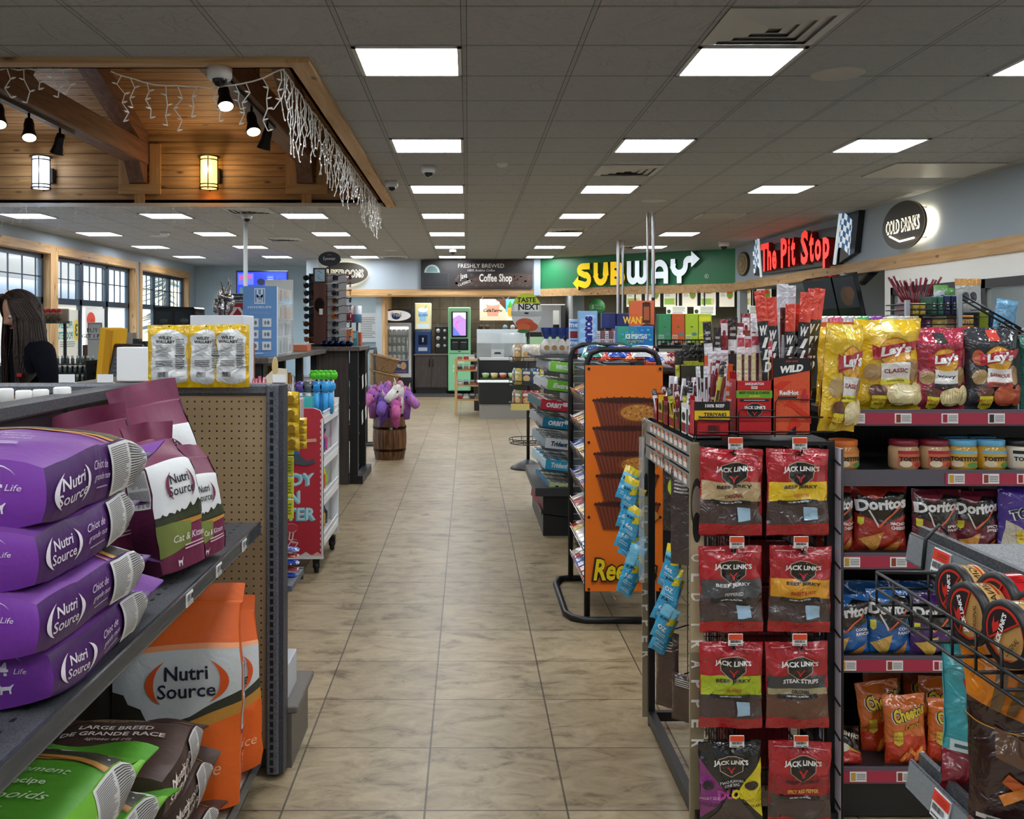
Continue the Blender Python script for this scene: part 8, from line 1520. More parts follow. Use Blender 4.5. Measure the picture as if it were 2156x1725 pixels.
def tin(x, y, z, col, lab, rx_):
 t = thing('round_tin', lab, 'tin', (x, y, z), rot=(rx_, 0, rad(8)), group='round meat tins'); r = .041; n = 36
 b = MB(); b.lathe([(r, -.0), (r, .034)], (0, 0, 0), col, 'gloss', n, 'x'); b.lathe([(0, .036), (r, .034)], (0, 0, 0), '1a1a1c', 'satin', n, 'x'); b.art(lambda u, v, w_: Vector((.005+.024*u, -(r+w_)*math.cos(1.6-(v*.9)), (r+w_)*math.sin(1.6-(v*.9)))), [('r', 0, 0, .12, 1, 'c8301c'), ('r', .88, 0, 1, 1, 'c8301c'), ('t', 'ORIGINAL', .5, .5, .3, '3a2414', {'r': PI/2})] if col == 'c8a468' else [('h', .2, .3, .8, .7, 3, '8a1418')], m='gloss', cuts=8); b.build('can_body', t)
 b = MB(); b.lathe([(r*.86, -.004), (r+.002, -.004), (r+.003, .004), (r+.001, .008)], (0, 0, 0), '1c1c1e', 'satin', n, 'x'); b.lathe([(0, -.001), (r*.87, -.001)], (0, 0, 0), 'b88c50' if col == 'c8a468' else 'b01c20', 'satin', n, 'x')
 b.art(lambda u, v, w_: Vector((-.0022-w_, -(u-.5)*2*r*.86, (v-.5)*2*r*.86)), [('a', .5, .5, .5, .5, .06, 0, 6.28, 'c83020'), ('p', [(.5+.5*math.cos(a), .5+.5*math.sin(a)) for a in [PI*.36+PI*.95*i/14 for i in range(15)]], 'c83020'), ('p', [(.49+.44*math.cos(a), .5+.44*math.sin(a)) for a in [PI*.38+PI*.9*i/14 for i in range(15)]], '241416'), ('p', [(.28, .3), (.36, .5), (.28, .62), (.22, .5), (.14, .62), (.18, .42)], 'c8281c'), ('t', "JACK LINK'S", .42, .5, .15, 'f0f0ee', {'b': .04, 'w': .72, 'r': PI/2+.15}), ('t', 'ORIGINAL', .78, .45, .1, '4a3018', {'b': .03, 'w': .5, 'r': PI/2-.2})], asp=1); b.build('printed_lid', t)
tin(.738, 1.447, 1.148, 'c8a468', 'round tan labelled meat tin in the wire basket, first from the shelf end', .1)
tin(.70, 1.335, 1.150, 'c8a468', 'round tan labelled meat tin, second from the shelf end, upright in the basket', -.2)
tin(.70, 1.24, 1.152, 'c8a468', 'round tan labelled meat tin tilted, nearest to the picture edge', .5)
tin(.738, 1.33, 1.165, 'c01c20', 'bright red sided meat tin behind the tan ones', 0); tin(.738, 1.24, 1.165, 'c01c20', 'second bright red sided tin behind the tilted tan tin', .3)
# snack bags on the lower near shelf
def bagb(lab, loc, sz, rz, roll, col, items, seed, cols=None):
 t = thing('snack_bag', lab, 'snack bag', loc, rot=(rad(-4), rad(roll), rad(rz)), group='bags on the lower near shelf'); pouch(t, sz[0], sz[1], sz[2], col, items, seed=seed, m='foil', cols=cols, rough=.01, pinch=.06, nu=24, nv=30); return t
bbq = [('p', [(0, .45), (1, .40), (1, 1), (0, 1)], '2a1c1a'), ('p', [(.0, .45), (0, .9), (.25, .95), (.7, .88), (1, .72), (1, .42)], 'e8c41c'), ('p', [(.0, .45), (0, .87), (.25, .92), (.66, .85), (.97, .69), (1, .42)], 'e8861c'), ('p', [(0, 0), (1, 0), (1, .5), (.75, .46), (.4, .48), (0, .62)], '3c2422'), ('t', 'YELLOW 5', .72, .9, .035, 'c8b83a', {'b': .02, 'r': -.3}),
  ('l', [(.12, .58), (.2, .84)], .045, '7a5a34'), ('l', [(.2, .56), (.3, .78)], .045, '8a6a3c'), ('l', [(.3, .56), (.36, .74)], .04, '6e5030'), ('e', .52, .66, .13, .05, '5c6a2c'), ('e', .52, .66, .1, .035, '7c8a44'), ('e', .78, .58, .12, .05, '4c5a28'), ('a', .25, .56, .26, .09, .02, PI, 2*PI, 'e0a02c'), ('t', 'BBQ', .56, .36, .12, 'e0a43c', {'b': .04, 'w': .36, 'r': -.12}), ('p', [(.12, .5), (.34, .42), (.34, .30), (.12, .36)], '7a5232'), ('l', [(.16, .28), (.4, .16)], .05, 'd8601c'), ('l', [(.14, .18), (.34, .28)], .04, 'e8882c'), ('l', [(.3, .2), (.6, .1)], .05, 'c8481c'), ('a', .38, .26, .08, .05, .012, 0, 6.28, 'c8a878'), ('h', .04, .08, .7, .13, 1, 'e8dcd0'), ('p', [(0, 0), (.8, 0), (.4, .07), (0, .07)], 'b83c20'), ('p', [(.62, .62), (1, .46), (1, .3), (.8, .36)], 'c8301c'), ('p', [(.55, .68), (.66, .66), (.98, .45), (.96, .38)], 'e85a4a')]
bagb('dark brown barbecue pretzel stick bag with yellow arc on the lower near shelf', (.925, 1.47, .764), (.28, .34, .09), -14, -2, '3c2422', bbq, 131)
bagb('teal and red snack bag half behind the barbecue bag', (.895, 1.585, .764), (.21, .25, .05), -12, 2, '4aa8b0', [('p', [(0, 0), (1, 0), (1, .25), (0, .3)], '8a2430'), ('t', 'HOT', .3, .78, .1, 'c8304a', {'b': .04, 'r': .3}), ('e', .3, .55, .14, .08, 'd86a2c'), ('e', .34, .5, .1, .06, 'e8a03c'), ('r', .05, .3, .5, .38, 'd8e8e8'), ('h', .08, .31, .48, .37, 1, '3a6a70')], 132)
# ================================================================ NUT AND CANDY RACKS BEHIND THE CHIPS
t = thing('candy_gondola', 'gondola of orange candy cartons just behind the chip shelves', 'shelving', (0, 0, 0)); b = MB(); b.box(1.45, 4.15, 0, 3.6, 4.75, 1.50, '26272a', b=.005); b.build('body', t); b = MB(); b.box(1.4, 4.1, 1.50, 3.65, 4.8, 1.515, '3a3a3c'); b.build('top_board', t)
tops = ['e8e0dc', 'e87a9a', 'd8d8e0', '6ad08a', 'a85ac0', 'e8e8e0', 'c8b8a0']; tn = ['white', 'pink', 'silver', 'green', 'violet', 'cream', 'beige']
for k in range(7):
 px0 = 1720+29*k+(18 if k > 4 else 0); a = W(px0, 0, 4.2); e = W(px0+27, 0, 4.2); t = box_thing('candy_carton', 'orange open candy carton with %s packs behind the yellow chip bags, %s along' % (tn[k], ORD[k]), 'carton', a.x, 4.2, 1.516, e.x, 4.4, W(0, 678, 4.2).z, 'd8602c', 'satin', [('h', .2, .3, .8, .7, 2, 'e89a6a')], group='orange candy cartons')
 b = MB(); wd = e.x-a.x; h0 = W(0, 678, 4.2).z-1.516
 for i in range(4): b.box(-wd/2+wd*i/4, -.09, h0-.02, -wd/2+wd*(i+.85)/4, .02, h0+.022+.004*(i % 2), tops[k], 'foil', b=.004)
 b.build('wrapped_filling', t)
# nut rack: wire baskets on posts
NRY = 4.9; a = W(1912, 0, NRY).x; e = W(2030, 0, NRY).x; f_ = W(2070, 0, NRY).x
NR = thing('nut_rack', 'black wire basket rack of nut packs with pale posts before the cooler doors', 'rack', (0, 0, 0)); zb0, zb1, zc0, zc1 = W(0, 700, NRY).z, W(0, 662, NRY).z, W(0, 662, NRY).z, W(0, 640, NRY).z
for x in (W(1908, 0, NRY).x, W(2018, 0, NRY).x): b = MB(); b.box(x-.01, NRY-.02, 0, x+.01, NRY+.0, W(0, 620 if x > 2.3 else 632, NRY).z, 'a8b0b4'); b.build('post', NR)
for k, (z0, z1, xe) in enumerate(((W(0, 664, NRY).z, W(0, 641, NRY).z, 2026), (W(0, 696, NRY).z, W(0, 670, NRY).z, 2060))):
 b = MB(); x0, x1 = a, W(xe, 0, NRY).x
 for z in (z0, (z0+z1)/2, z1):
  b.tube([(x0, NRY, z), (x1, NRY, z), (x1, NRY+.26, z), (x0, NRY+.26, z), (x0, NRY, z)], .004, '16171a', n=5)
 for i in range(4): x = x0+(x1-x0)*i/3; b.tube([(x, NRY, z1), (x, NRY, z0), (x, NRY+.26, z0)], .004, '16171a', n=5)
 for i in range(6): y = NRY+.26*i/5; b.tube([(x0, y, z0), (x1, y, z0)], .003, '16171a', n=4)
 b.build('wire_basket', NR)
b = MB(); 
for dz in (0, .025): b.tube([W(2024, 620+dz*400, NRY), W(2150, 692+dz*400, NRY-.02)], .005, '16171a', n=5); b.tube([W(2030, 618+dz*400, NRY+.25), W(2155, 700+dz*400, NRY+.2)], .005, '16171a', n=5)
for k in range(5): p = W(2030+26*k, 622+15*k, NRY); b.tube([p, p+Vector((0, .24, -.0))], .003, '16171a', n=4)
b.build('side_rail', NR)
zt_ = W(0, 664, NRY).z+.004; zl = W(0, 696, NRY).z+.004
for k, (px0, px1, c, zz, top, lab) in enumerate(((1914, 1926, '8a5a62', zt_, 636, 'mauve topped nut carton at the end of the upper wire basket'), (1927, 1942, 'd8b83a', zt_, 638, 'yellow nut carton in the upper wire basket, first'), (1943, 1957, 'd8b83a', zt_, 638, 'yellow nut carton in the upper wire basket, beside the green'), (1966, 1980, '2c5a4c', zt_, 624, 'dark green nut carton in the upper basket, first'), (1981, 1994, '2c6a5a', zt_, 624, 'dark green nut carton in the upper basket, second'), (1995, 2009, '24305c', zt_, 622, 'navy nut carton in the upper basket'), (2010, 2022, '24305c', zt_, 622, 'navy nut carton next to the pale post'), (1930, 1944, '3a4a44', zl, 668, 'dark carton in the lower wire basket, first'), (1954, 1968, '7a3a6a', zl, 668, 'plum carton in the lower wire basket'), (1969, 1998, 'c8a43a', zl, 668, 'yellow carton pair in the lower wire basket'), (2022, 2058, 'd8902c', zl, 664, 'orange floral nuts carton in the lower wire basket'))):
 x0 = W(px0, 0, NRY).x; x1 = W(px1, 0, NRY).x; box_thing('nut_carton', lab, 'carton', x0+.002, NRY+.03, zz, x1-.002, NRY+.15, W(0, top, NRY).z, c, 'satin', [('e', .5, .55, .2, .1, 'e8e0c0'), ('h', .2, .25, .8, .35, 1, 'd8d8d0')] if px0 != 2022 else [('t', 'NUTS', .5, .5, .3, 'f4e8c8', {'b': .04}), ('e', .15, .3, .12, .2, 'b83c2c'), ('e', .85, .7, .12, .2, 'e8c83c')], group='nut cartons in the wire rack')
rnd = random.Random(19)
for k in range(16):
 q = W(1932+1.6*k, 0, NRY+.1); t = thing('candy_rope', 'dark red wrapped rope candy fanning out of the upper wire basket', 'candy', (q.x, NRY+.2, 1.58), group='red candy ropes'); b = MB(); dx = (k-8)*.009+rnd.uniform(-.01, .01); b.tube([(0, 0, 0), (dx*.5, 0, .11), (dx*1.6, 0, .215+.03*rnd.random())], .006, ('6a2430', '84303c', '5a1c28')[k % 3], 'gloss', 5); b.build('rope', t)
for k, (px, py, w_, h_, c, lab) in enumerate(((1985, 614, .08, .09, 'c8d4d0', 'silver and green nut pouch sticking up behind the green cartons'), (1998, 616, .08, .08, '5a9a4a', 'green topped nut pouch behind the navy cartons'), (2034, 620, .10, .14, 'c8ccc8', 'row of silver nut pouches with orange tops, first'), (2050, 620, .10, .14, 'c8ccc8', 'silver nut pouch with orange top, last beside the cooler door'))):
 q = W(px, py+22, NRY+.16); t = thing('nut_pouch', lab, 'pouch', (q.x, NRY+.18, q.z-.04), group='silver nut pouches'); pouch(t, w_, h_+.04, .03, c, [('r', .0, .8, 1, 1, 'd8a05a' if k > 1 else '6aa85a'), ('e', .5, .45, .2, .15, '3a3c44')], seed=140+k, nu=8, nv=10)
t = thing('nut_pouch', 'light blue nut pouch with star shaped nuts badge by the sloping rail', 'pouch', (W(2120, 0, NRY).x, NRY+.04, W(0, 700, NRY).z), rot=(0, .15, 0)); pouch(t, .115, .17, .04, '7ab8e0', [('p', [(.5+.36*(1 if i % 2 else .75)*math.cos(i*PI/9), .22+.14*(1 if i % 2 else .75)*math.sin(i*PI/9)) for i in range(18)], '1c3050'), ('t', 'NUTS', .5, .22, .1, 'e8f0f4', {'b': .04}), ('a', .5, .6, .16, .12, .03, 0, 6.28, 'e0f0f8')], seed=150)
for k, (px0, px1, c, top) in enumerate(((2062, 2082, 'a8b82c', 655), (2084, 2098, '24406c', 655), (2030, 2060, '2c2c30', 640))): x0 = W(px0, 0, NRY+.3).x; x1 = W(px1, 0, NRY+.3).x; box_thing('nut_carton', '%s carton standing on the board behind the wire rack' % ('lime', 'deep blue', 'black white print')[k], 'carton', x0, NRY+.3, 1.516, x1, NRY+.4, W(0, top, NRY+.3).z, c, 'satin', None)
t = thing('rack_board', 'low board under the cartons behind the wire nut rack', 'shelf', (0, 0, 0)); b = MB(); b.box(2.1, NRY+.27, 1.50, 3.2, NRY+.5, 1.515, '3a3a3c'); b.box(2.1, NRY+.48, 0, 2.14, NRY+.5, 1.5, '3a3a3c'); b.box(3.16, NRY+.48, 0, 3.2, NRY+.5, 1.5, '3a3a3c'); b.build('board', t)
# ================================================================ PEANUT BUTTER CUP RACK
PR = thing('candy_rack', 'black tubular candy rack with tall orange peanut butter cup panel', 'rack', (0, 0, 0)); px0_, px1_, py0_, py1_ = .615, 1.01, 5.02, 5.82; tb = '17181b'
for y in (py0_, py1_):
 b = MB(); x0, x1 = px0_+.012, px1_-.005; zt2 = 1.435 if y == py0_ else 1.445; b.tube([(x0, y, .02), (x0, y, zt2-.07), (x0+.02, y, zt2-.02), (x0+.07, y, zt2), (x1-.07, y, zt2), (x1-.02, y, zt2-.02), (x1, y, zt2-.07), (x1, y, .02)], .016, tb, 'satin', 8); b.build('arch_tube', PR)
b = MB(); b.tube([(px1_, py0_-.02, .018), (px0_, py0_-.02, .018), (px0_-.06, py0_+.02, .018), (px0_-.09, py0_+.1, .018), (px0_-.09, py1_-.12, .018), (px0_-.06, py1_, .018), (px0_, py1_+.02, .018), (px1_, py1_+.02, .018)], .018, tb, 'satin', 8); b.build('base_tube', PR)
b = MB(); b.box(px0_, py0_-.025, .17, px1_+.01, py0_-.018, 1.352, 'f47b20'); F_ = lambda u, v, w_: Vector((px0_+(px1_+.01-px0_)*u, py0_-.025-w_, .17+1.182*v)); asp = (px1_+.01-px0_)/1.182
L = []
def cup(cx, cy, w_, h, bite):
 L.append(('p', [(cx-w_, cy+h), (cx+w_, cy+h*1.1), (cx+w_*.78, cy-h), (cx-w_*.72, cy-h)], '6a3020'))
 for i in range(16):
  u0 = cx-w_+2*w_*i/16; u1 = u0+w_/16; L.append(('p', [(u0, cy+h), (u1, cy+h), (cx+(u1-cx)*.76, cy-h), (cx+(u0-cx)*.76, cy-h)], '86432c'))
 L.append(('e', cx, cy+h*1.03, w_, h*.24, '43201a'))
 for i in range(26): a = i*PI/13; L.append(('e', cx+w_*1.0*math.cos(a), cy+h*1.03+h*.24*math.sin(a), .012, .005, '6a3424'))
 if bite:
  L.append(('e', cx+w_*.35, cy+h*.1, w_*.62, h*.72, '8a4a2c')); L.append(('e', cx+w_*.4, cy+h*.1, w_*.56, h*.62, 'c8883c')); rr = random.Random(int(cy*99))
  for i in range(40): a = rr.random()*6.28; r = rr.random()**.5; L.append(('e', cx+w_*.4+w_*.52*r*math.cos(a), cy+h*.1+h*.56*r*math.sin(a), .012, .005, rr.choice(('e0a858', 'a86a2c', 'd89a4c', '9a5a28'))))
for i, (cx, cy, w_, h, bt) in enumerate(((.52, .785, .42, .058, 1), (.52, .665, .42, .055, 0), (.53, .555, .42, .052, 1), (.54, .455, .40, .055, 0), (.54, .33, .42, .055, 1))): cup(cx, cy, w_, h, bt)
L += [('t', "Reese's", .5, .10, .115, '3a1c10', {'b': .08, 's': .2, 'w': .86}), ('t', "Reese's", .5, .10, .10, 'f4d81c', {'b': .03, 's': .2, 'w': .80})]
L += [('e', x, y, .018, .007, '1a1a1c') for x in (.04, .96) for y in (.985, .66, .33, .012)]
b.art(F_, L, m='satin', asp=asp, dw=.00012); b.build('sign_panel', PR)
b = MB(); b.box(.8, py1_-.1, .1, .81, py1_, 1.35, tb, 'satin')
for k in range(30): z = .12+.042*k; b.tube([(px0_+.02, py1_, z), (px1_, py1_, z)], .0025, 'b8bac0', n=4); b.tube([(px0_+.16, py0_, z), (px0_+.16, py1_, z)], .0025, 'b8bac0', n=4)
b.build('wire_back', PR)
pc = [('e06a24', 'orange'), ('b82c24', 'red'), ('e8c83c', 'yellow'), ('f0ece4', 'white'), ('5a2c1c', 'brown'), ('2c4aa8', 'blue')]; rnd = random.Random(91)
for k in range(7):
 z = .17+.163*k; b = MB(); T_ = Matrix.Translation((px0_+.16, 0, z+.06)) @ Matrix.Rotation(rad(-24), 4, 'Y'); b.T = T_
 b.box(-.16, py0_+.03, -.006, .14, py1_-.03, 0, '77736c', 'clear'); b.box(-.162, py0_+.03, -.004, -.158, py1_-.03, .03, '9a968e', 'clear'); b.T = None; b.build('tilted_shelf', PR)
 for i in range(7):
  c, cn = rnd.choice(pc); y = py0_+.09+.1*i; t = thing('candy_bar', '%s candy bar beside the orange panel, %s shelf up, %s from the panel' % (cn, ORD[k], ORD[i]), 'candy bar', T_ @ Vector((-.10, y, .004)), rot=(0, rad(-24), 0), group='candy bars on the orange panelled rack'); b = MB()
  for j in range(3):
   b.box(-.05+.0*j, -.042, .012*j, .10-.03*j, .042, .012*j+.011, c, 'foil', b=.004)
  b.box(-.054, -.045, 0, -.05, .045, .045, c, 'satin'); b.art(lambda u, v, w_: Vector((-.0545-w_, .045-.09*u, .045*v)), [('r', .15, .25, .85, .75, 'f0e8d0' if c != 'f0ece4' else 'c83a2c'), ('h', .25, .35, .75, .65, 1, '4a2a1c')]); b.build('bar_pack', t)
# heaps on top of the rack
for k in range(9):
 c, cn = (('4a9a8a', 'teal'), ('c83424', 'red'), ('d8502c', 'orange red'), ('2c50b8', 'blue'), ('c83424', 'red'), ('e07a3a', 'orange'), ('c8ccd0', 'silver'), ('b82c24', 'red'), ('2c50b8', 'blue'))[k]; px = 1245+17*k; q = W(px, 752+(k % 3)*4, 5.4); t = thing('candy_bag', '%s candy bag heaped above the orange panel, %s along' % (cn, ORD[k]), 'candy bag', q, rot=(rad(-60), 0, rad(20*(k % 3-1))), group='candy bags in the top tray'); pouch(t, .12, .12, .04, c, [('r', .2, .3, .8, .7, 'e8e0d8' if k % 2 else '3a3a8a')], seed=160+k, nu=8, nv=8)
b = MB(); b.box(px0_+.03, py0_+.02, 1.31, px1_-.02, py1_-.02, 1.318, '2a2a2c'); b.tube([(px0_+.03, py0_, 1.38), (px1_-.02, py0_, 1.38)], .003, tb, 'satin', 4); b.build('top_tray', PR)
# orange WANT card, ice mint carton, blue mint carton on the higher rack beyond
HG = thing('candy_gondola', 'tall gondola of mints and gum behind the orange panelled rack', 'shelving', (0, 0, 0)); b = MB(); b.box(.78, 6.3, 0, 3.2, 7.0, 1.30, '26272a', b=.005); b.build('body', HG); b = MB(); b.box(.75, 6.2, 1.30, 3.25, 7.05, 1.33, '3a3a3c'); b.build('top_board', HG)
def upright_card(lab, px0, px1, py0, py1, Y, c, items, zbase=1.331, dep=.05, cat='display', rz=0, m='satin', nm_='display_carton'):
 a = W(px0, py1, Y); e = W(px1, py0, Y); t = thing(nm_, lab, cat, ((a.x+e.x)/2, Y, zbase), rz); wd = e.x-a.x; z0 = max(0, a.z-zbase); z1 = e.z-zbase; b = MB(); b.box(-wd/2, 0, z0, wd/2, dep, z1, c, m, b=.003)
 if z0 > .01: b.box(-.02, .01, 0, .02, .03, z0+.02, '2a2a2c')
 b.build('body', t)
 if items: b = MB(); b.art(lambda u, v, w_: Vector((-wd/2+wd*u, -w_, z0+(z1-z0)*v)), items, m=m, dw=.0004); b.build('printed_lettering', t)
 return t
upright_card('orange WANT sign with a chocolate cup picture, above the mint carton', 1325, 1378, 633, 692, 6.25, 'd8683c', [('p', [(.0, .55), (.35, .5), (.38, .2), (0, .1)], 'd8602c'), ('t', 'WANT', .2, .3, .26, 'f0c83c', {'b': .03, 'x': .75}), ('r', .52, .2, .84, .9, '4a2418'), ('e', .68, .9, .16, .05, '3a1c14'), ('r', .57, .3, .79, .78, 'a85a34'), ('p', [(.4, 0), (1, 0), (1, .12), (.7, .2), (.45, .1)], '5a2a1a')], dep=.02, nm_='display_sign')
upright_card('teal and blue ice mint carton on top of the orange panelled rack', 1300, 1376, 687, 730, 5.9, '1c78c0', [('r', 0, 0, .45, 1, '3aa088'), ('p', [(.35, 0), (.6, 0), (.7, .5), (.5, 1), (.3, 1)], '2c8ab0'), ('t', 'ICE BREAKERS', .52, .50, .24, 'f4f8fa', {'b': .04, 'w': .6}), ('p', [(.26, .36), (.74, .36), (.7, .16), (.3, .16)], '1c2c34'), ('t', 'SHIFTERS', .5, .26, .15, '9ab8c0', {'b': .03, 's': .2})]+[('e', .05+.9*((k*37) % 50)/50, .1+.8*((k*23) % 40)/40, .04, .05, ('5ac0a8', '4aa0e0')[k % 2]) for k in range(16)], zbase=1.40, dep=.1)
upright_card('tall light blue mints display with vertical lettering', 1218, 1258, 655, 745, 6.6, '8ab8e4', [('e', .3+.4*(k % 2), .1+.11*k, .22, .06, 'a4caf0') for k in range(8)]+[('t', 'mentos', .5, .46, .24, 'e8f0fa', {'b': .1, 'r': PI/2, 'w': 2.0}), ('t', 'mentos', .5, .46, .22, '1c2c8a', {'b': .04, 'r': PI/2, 'w': 1.9})], dep=.06, cat='display')
upright_card('blue and red angled mints packet display beside the tall light blue one', 1200, 1222, 672, 745, 6.7, 'c8dcf0', [('r', 0, .72, 1, .92, '5a8ad0'), ('t', 'men', .5, .82, .12, 'f4f8fa', {'b': .04}), ('r', 0, .45, 1, .65, '9a3038'), ('r', 0, .22, 1, .4, '5a8ad0'), ('t', 'men', .5, .31, .1, 'f4f8fa', {'b': .04}), ('r', 0, .02, 1, .18, 'c04040')], dep=.04, rz=.15)
upright_card('dark blue plain carton between the mint display and the WANT sign', 1268, 1296, 659, 692, 7.0, '24306c', [('r', .06, .1, .48, .9, '2c3c80')], zbase=1.331, dep=.1); upright_card('second dark blue carton right of the first', 1298, 1325, 660, 692, 7.0, '24306c', None, zbase=1.331, dep=.1)
for k in range(5): upright_card('clear mint tube box in the wire tray below the dark blue cartons, %s along' % ORD[k], 1256+9*k, 1264+9*k, 697, 726, 6.5, ('c8ccd4', '8a4a54')[k % 2], [('h', .2, .2, .8, .8, 4, '5a5a6a')], dep=.04)
t = thing('wire_tray', 'white wire tray below the dark blue cartons', 'tray', (0, 0, 0)); b = MB(); q0, q1 = W(1252, 728, 6.4), W(1304, 718, 6.4)
for i in range(14): x = q0.x+(q1.x-q0.x)*i/13; b.tube([(x, 6.4, 1.332), (x, 6.4, 1.47)], .002, 'd8dadc', n=4)
for z in (1.34, 1.40, 1.47): b.tube([(q0.x, 6.4, z), (q1.x, 6.4, z)], .003, 'd8dadc', n=4)
b.build('wire_frame', t)
# tall carton row in wire tray
t = thing('wire_shelf', 'black wire shelf carrying the green and orange cartons', 'shelf', (0, 0, 0)); b = MB(); q0, q1 = W(1384, 728, 6.2), W(1500, 716, 6.2)
for z in (q0.z, q1.z): b.tube([(q0.x, 6.2, z), (q1.x, 6.2, z)], .005, '17181a', n=5)
for i in range(14): x = q0.x+(q1.x-q0.x)*i/13; b.tube([(x, 6.2, q0.z), (x, 6.2, q1.z)], .004, '17181a', n=4)
b.box(q0.x, 6.2, q0.z-.02, q1.x, 6.34, q0.z-.004, '17181a')
for x in (q0.x+.02, q1.x-.02): b.box(x-.01, 6.3, 1.33, x+.01, 6.32, q0.z-.01, '17181a')
b.box(q0.x-.01, 6.33, 1.33, q0.x+.01, 6.35, 1.75, '17181a'); b.build('wire_frame', t)
for k, (c, c2, lab) in enumerate((('3a8a5a', '8ab8a0', 'tall green carton, first in the black wire shelf'), ('c8582c', 'e0a08a', 'tall orange brown carton in the black wire shelf'), ('a8c42c', 'c8d890', 'tall lime carton in the black wire shelf'), ('b8cc3a', 'e8e02c', 'tall lime carton with yellow band, last in the black wire shelf'))):
 px = 1386+28.5*k; upright_card(lab, px, px+27, 661, 722, 6.22, c, [('r', .02, .0, .45, .28, c2), ('h', .06, .06, .42, .24, 4, '6a7a70'), ('e', .7, .3, .2, .06, '5a7a8a'), ('r', .02, .74, .9, .9, c2) if k == 3 else ('e', .5, .55, .1, .02, '3a5a3a'), ('h', .4, .84, .6, .86, 1, c2)], zbase=q0.z, dep=.07, cat='carton')
# candy bags hanging heap right of the rack
for k in range(8):
 c, cn = (('c83a24', 'red orange'), ('d8482c', 'bright orange'), ('3a2a24', 'dark'), ('c83a24', 'red orange'), ('b8262c', 'red'), ('d8482c', 'bright orange'), ('e8e0dc', 'white'), ('8a2430', 'maroon'))[k]; q = W(1388+14*(k % 5), (762, 748)[k // 5], 5.9); t = thing('candy_bag', '%s candy bag on the shelf under the green cartons, %s in the row' % (cn, ORD[k]), 'candy bag', (q.x, 6.05-.03*(k//5), q.z-.08), rot=(-.3, 0, .1*(k % 3-1)), group='candy bags under the green cartons'); pouch(t, .13, .10, .04, c, [('t', ('BITE', 'MINI', 'BAR')[k % 3], .5, .5, .3, 'f0d8c8', {'b': .04, 'w': .7})], seed=180+k, nu=8, nv=8)
t = thing('candy_shelf', 'dark shelf of candy bags beyond the orange panelled rack', 'shelf', (0, 0, 0)); b = MB(); z_ = W(0, 775, 5.95).z; b.box(1.12, 5.93, z_-.02, 2.2, 6.19, z_, '2a2a2c'); b.box(1.12, 5.93, 0, 1.15, 5.96, z_, '2a2a2c'); b.box(2.17, 5.93, 0, 2.2, 5.96, z_, '2a2a2c'); b.build('board', t)
# ================================================================ GUM RACK
GR_ = thing('gum_rack', 'tiered grey wire gum rack on a black plinth beyond the orange panelled rack', 'rack', (0, 0, 0)); gy = 7.1
b = MB(); b.box(.56, gy, 0, .84, gy+1.2, .30, '1c1d20'); b.box(.50, gy-.03, .30, .84, gy+1.2, .36, '3a3c40'); b.box(.80, gy, .36, .82, gy+1.2, 1.34, '8a8c90'); b.build('plinth', GR_)
gum = [('lilac', 'b8a0d0', 'a8304a', 'razzles'), ('Trident', 'd8e4a0', '2c90c0', 'lime'), ('Trident', '3ab0d8', 'c8e4f0', 'aqua'), ('Trident', 'e4e8ea', '9ab4c0', 'white'), ('ORBIT', '1c7a9a', 'b0b4b8', 'petrol'), ('ORBIT', 'c82c3c', '3a6a6a', 'red'), ('Extra', '7ac83a', 'c8ccd0', 'bright green'), ('WRIGLEY', '8ad84a', 'd0d4d8', 'light green')]
for k, (txt, c, c2, cn) in enumerate(gum):
 py = (1068, 1024, 975, 930, 886, 848, 807, 768)[k]; z = W(0, py+14, gy).z; xo = W((1140, 1150, 1142, 1142, 1136, 1132, 1146, 1152)[k], 0, gy).x
 b = MB(); b.T = Matrix.Translation((xo, gy, z)) @ Matrix.Rotation(.12, 4, 'Y'); b.box(0, 0, -.006, .25, .9, 0, '4a4c50'); b.box(-.004, 0, -.006, 0, .9, .02, '6a6c70'); b.T = None; b.build('shelf', GR_)
 for i in range(4):
  t = thing('gum_box', '%s gum box on the tiered gum rack, %s tier up, %s from the front' % (cn, ORD[k], ORD[i]), 'gum box', (xo+.02-.01*i, gy+.02+.2*i, z), rot=(0, .12, .12), group='gum boxes on the tiers'); b = MB(); cc = c if i == 0 else (c2, 'c8ccd0', c)[i % 3]
  b.box(0, 0, .001, .21, .16, .07, c2, 'satin', b=.003); b.box(0, -.004, .001, .21, 0, .075, cc, 'satin')
  b.art(lambda u, v, w_: Vector((.21*u, -.004-w_, .001+.074*v)), [('t', txt, .5, .5, .5, 'f4f6f8' if c not in ('e4e8ea', 'd8e4a0') else '1c3a5a', {'b': .05, 'w': .6, 's': .2}), ('r', .8, .5, .97, .9, 'e8e8e8')])
  b.build('box_body', t); b = MB()
  for j in range(5): b.box(.01+.04*j, .02, .07, .04+.04*j, .15, .078, 'dfe2e6' if j % 2 else c, 'foil', b=.002)
  b.build('gum_packs', t)
for k in range(4):
 for r_ in range(2):
  q = W(1150+16*k, 745-0*r_, 7.4+.2*r_); t = thing('cookie_bag', 'white cookie bag with blue twisted top on the gum rack, %s in the %s line' % (ORD[k], ('front', 'rear')[r_]), 'cookie bag', (q.x, 7.4+.2*r_, 1.34), group='white bags with blue tops'); b = MB()
  b.lathe([(0, 0), (.045, .005), (.05, .05), (.03, .1), (.012, .125)], c='e4e0d8', m='foil', n=12); b.art(lambda u, v, w_: Vector((-.03+.06*u, -.051-w_, .03+.05*v)), [('e', .5, .5, .35, .4, 'b08a5a')]); b.build('bag_body', t); b = MB(); b.lathe([(.012, .12), (.035, .16), (.045, .21)], c='24408a', m='foil', n=10); b.build('twisted_top', t)
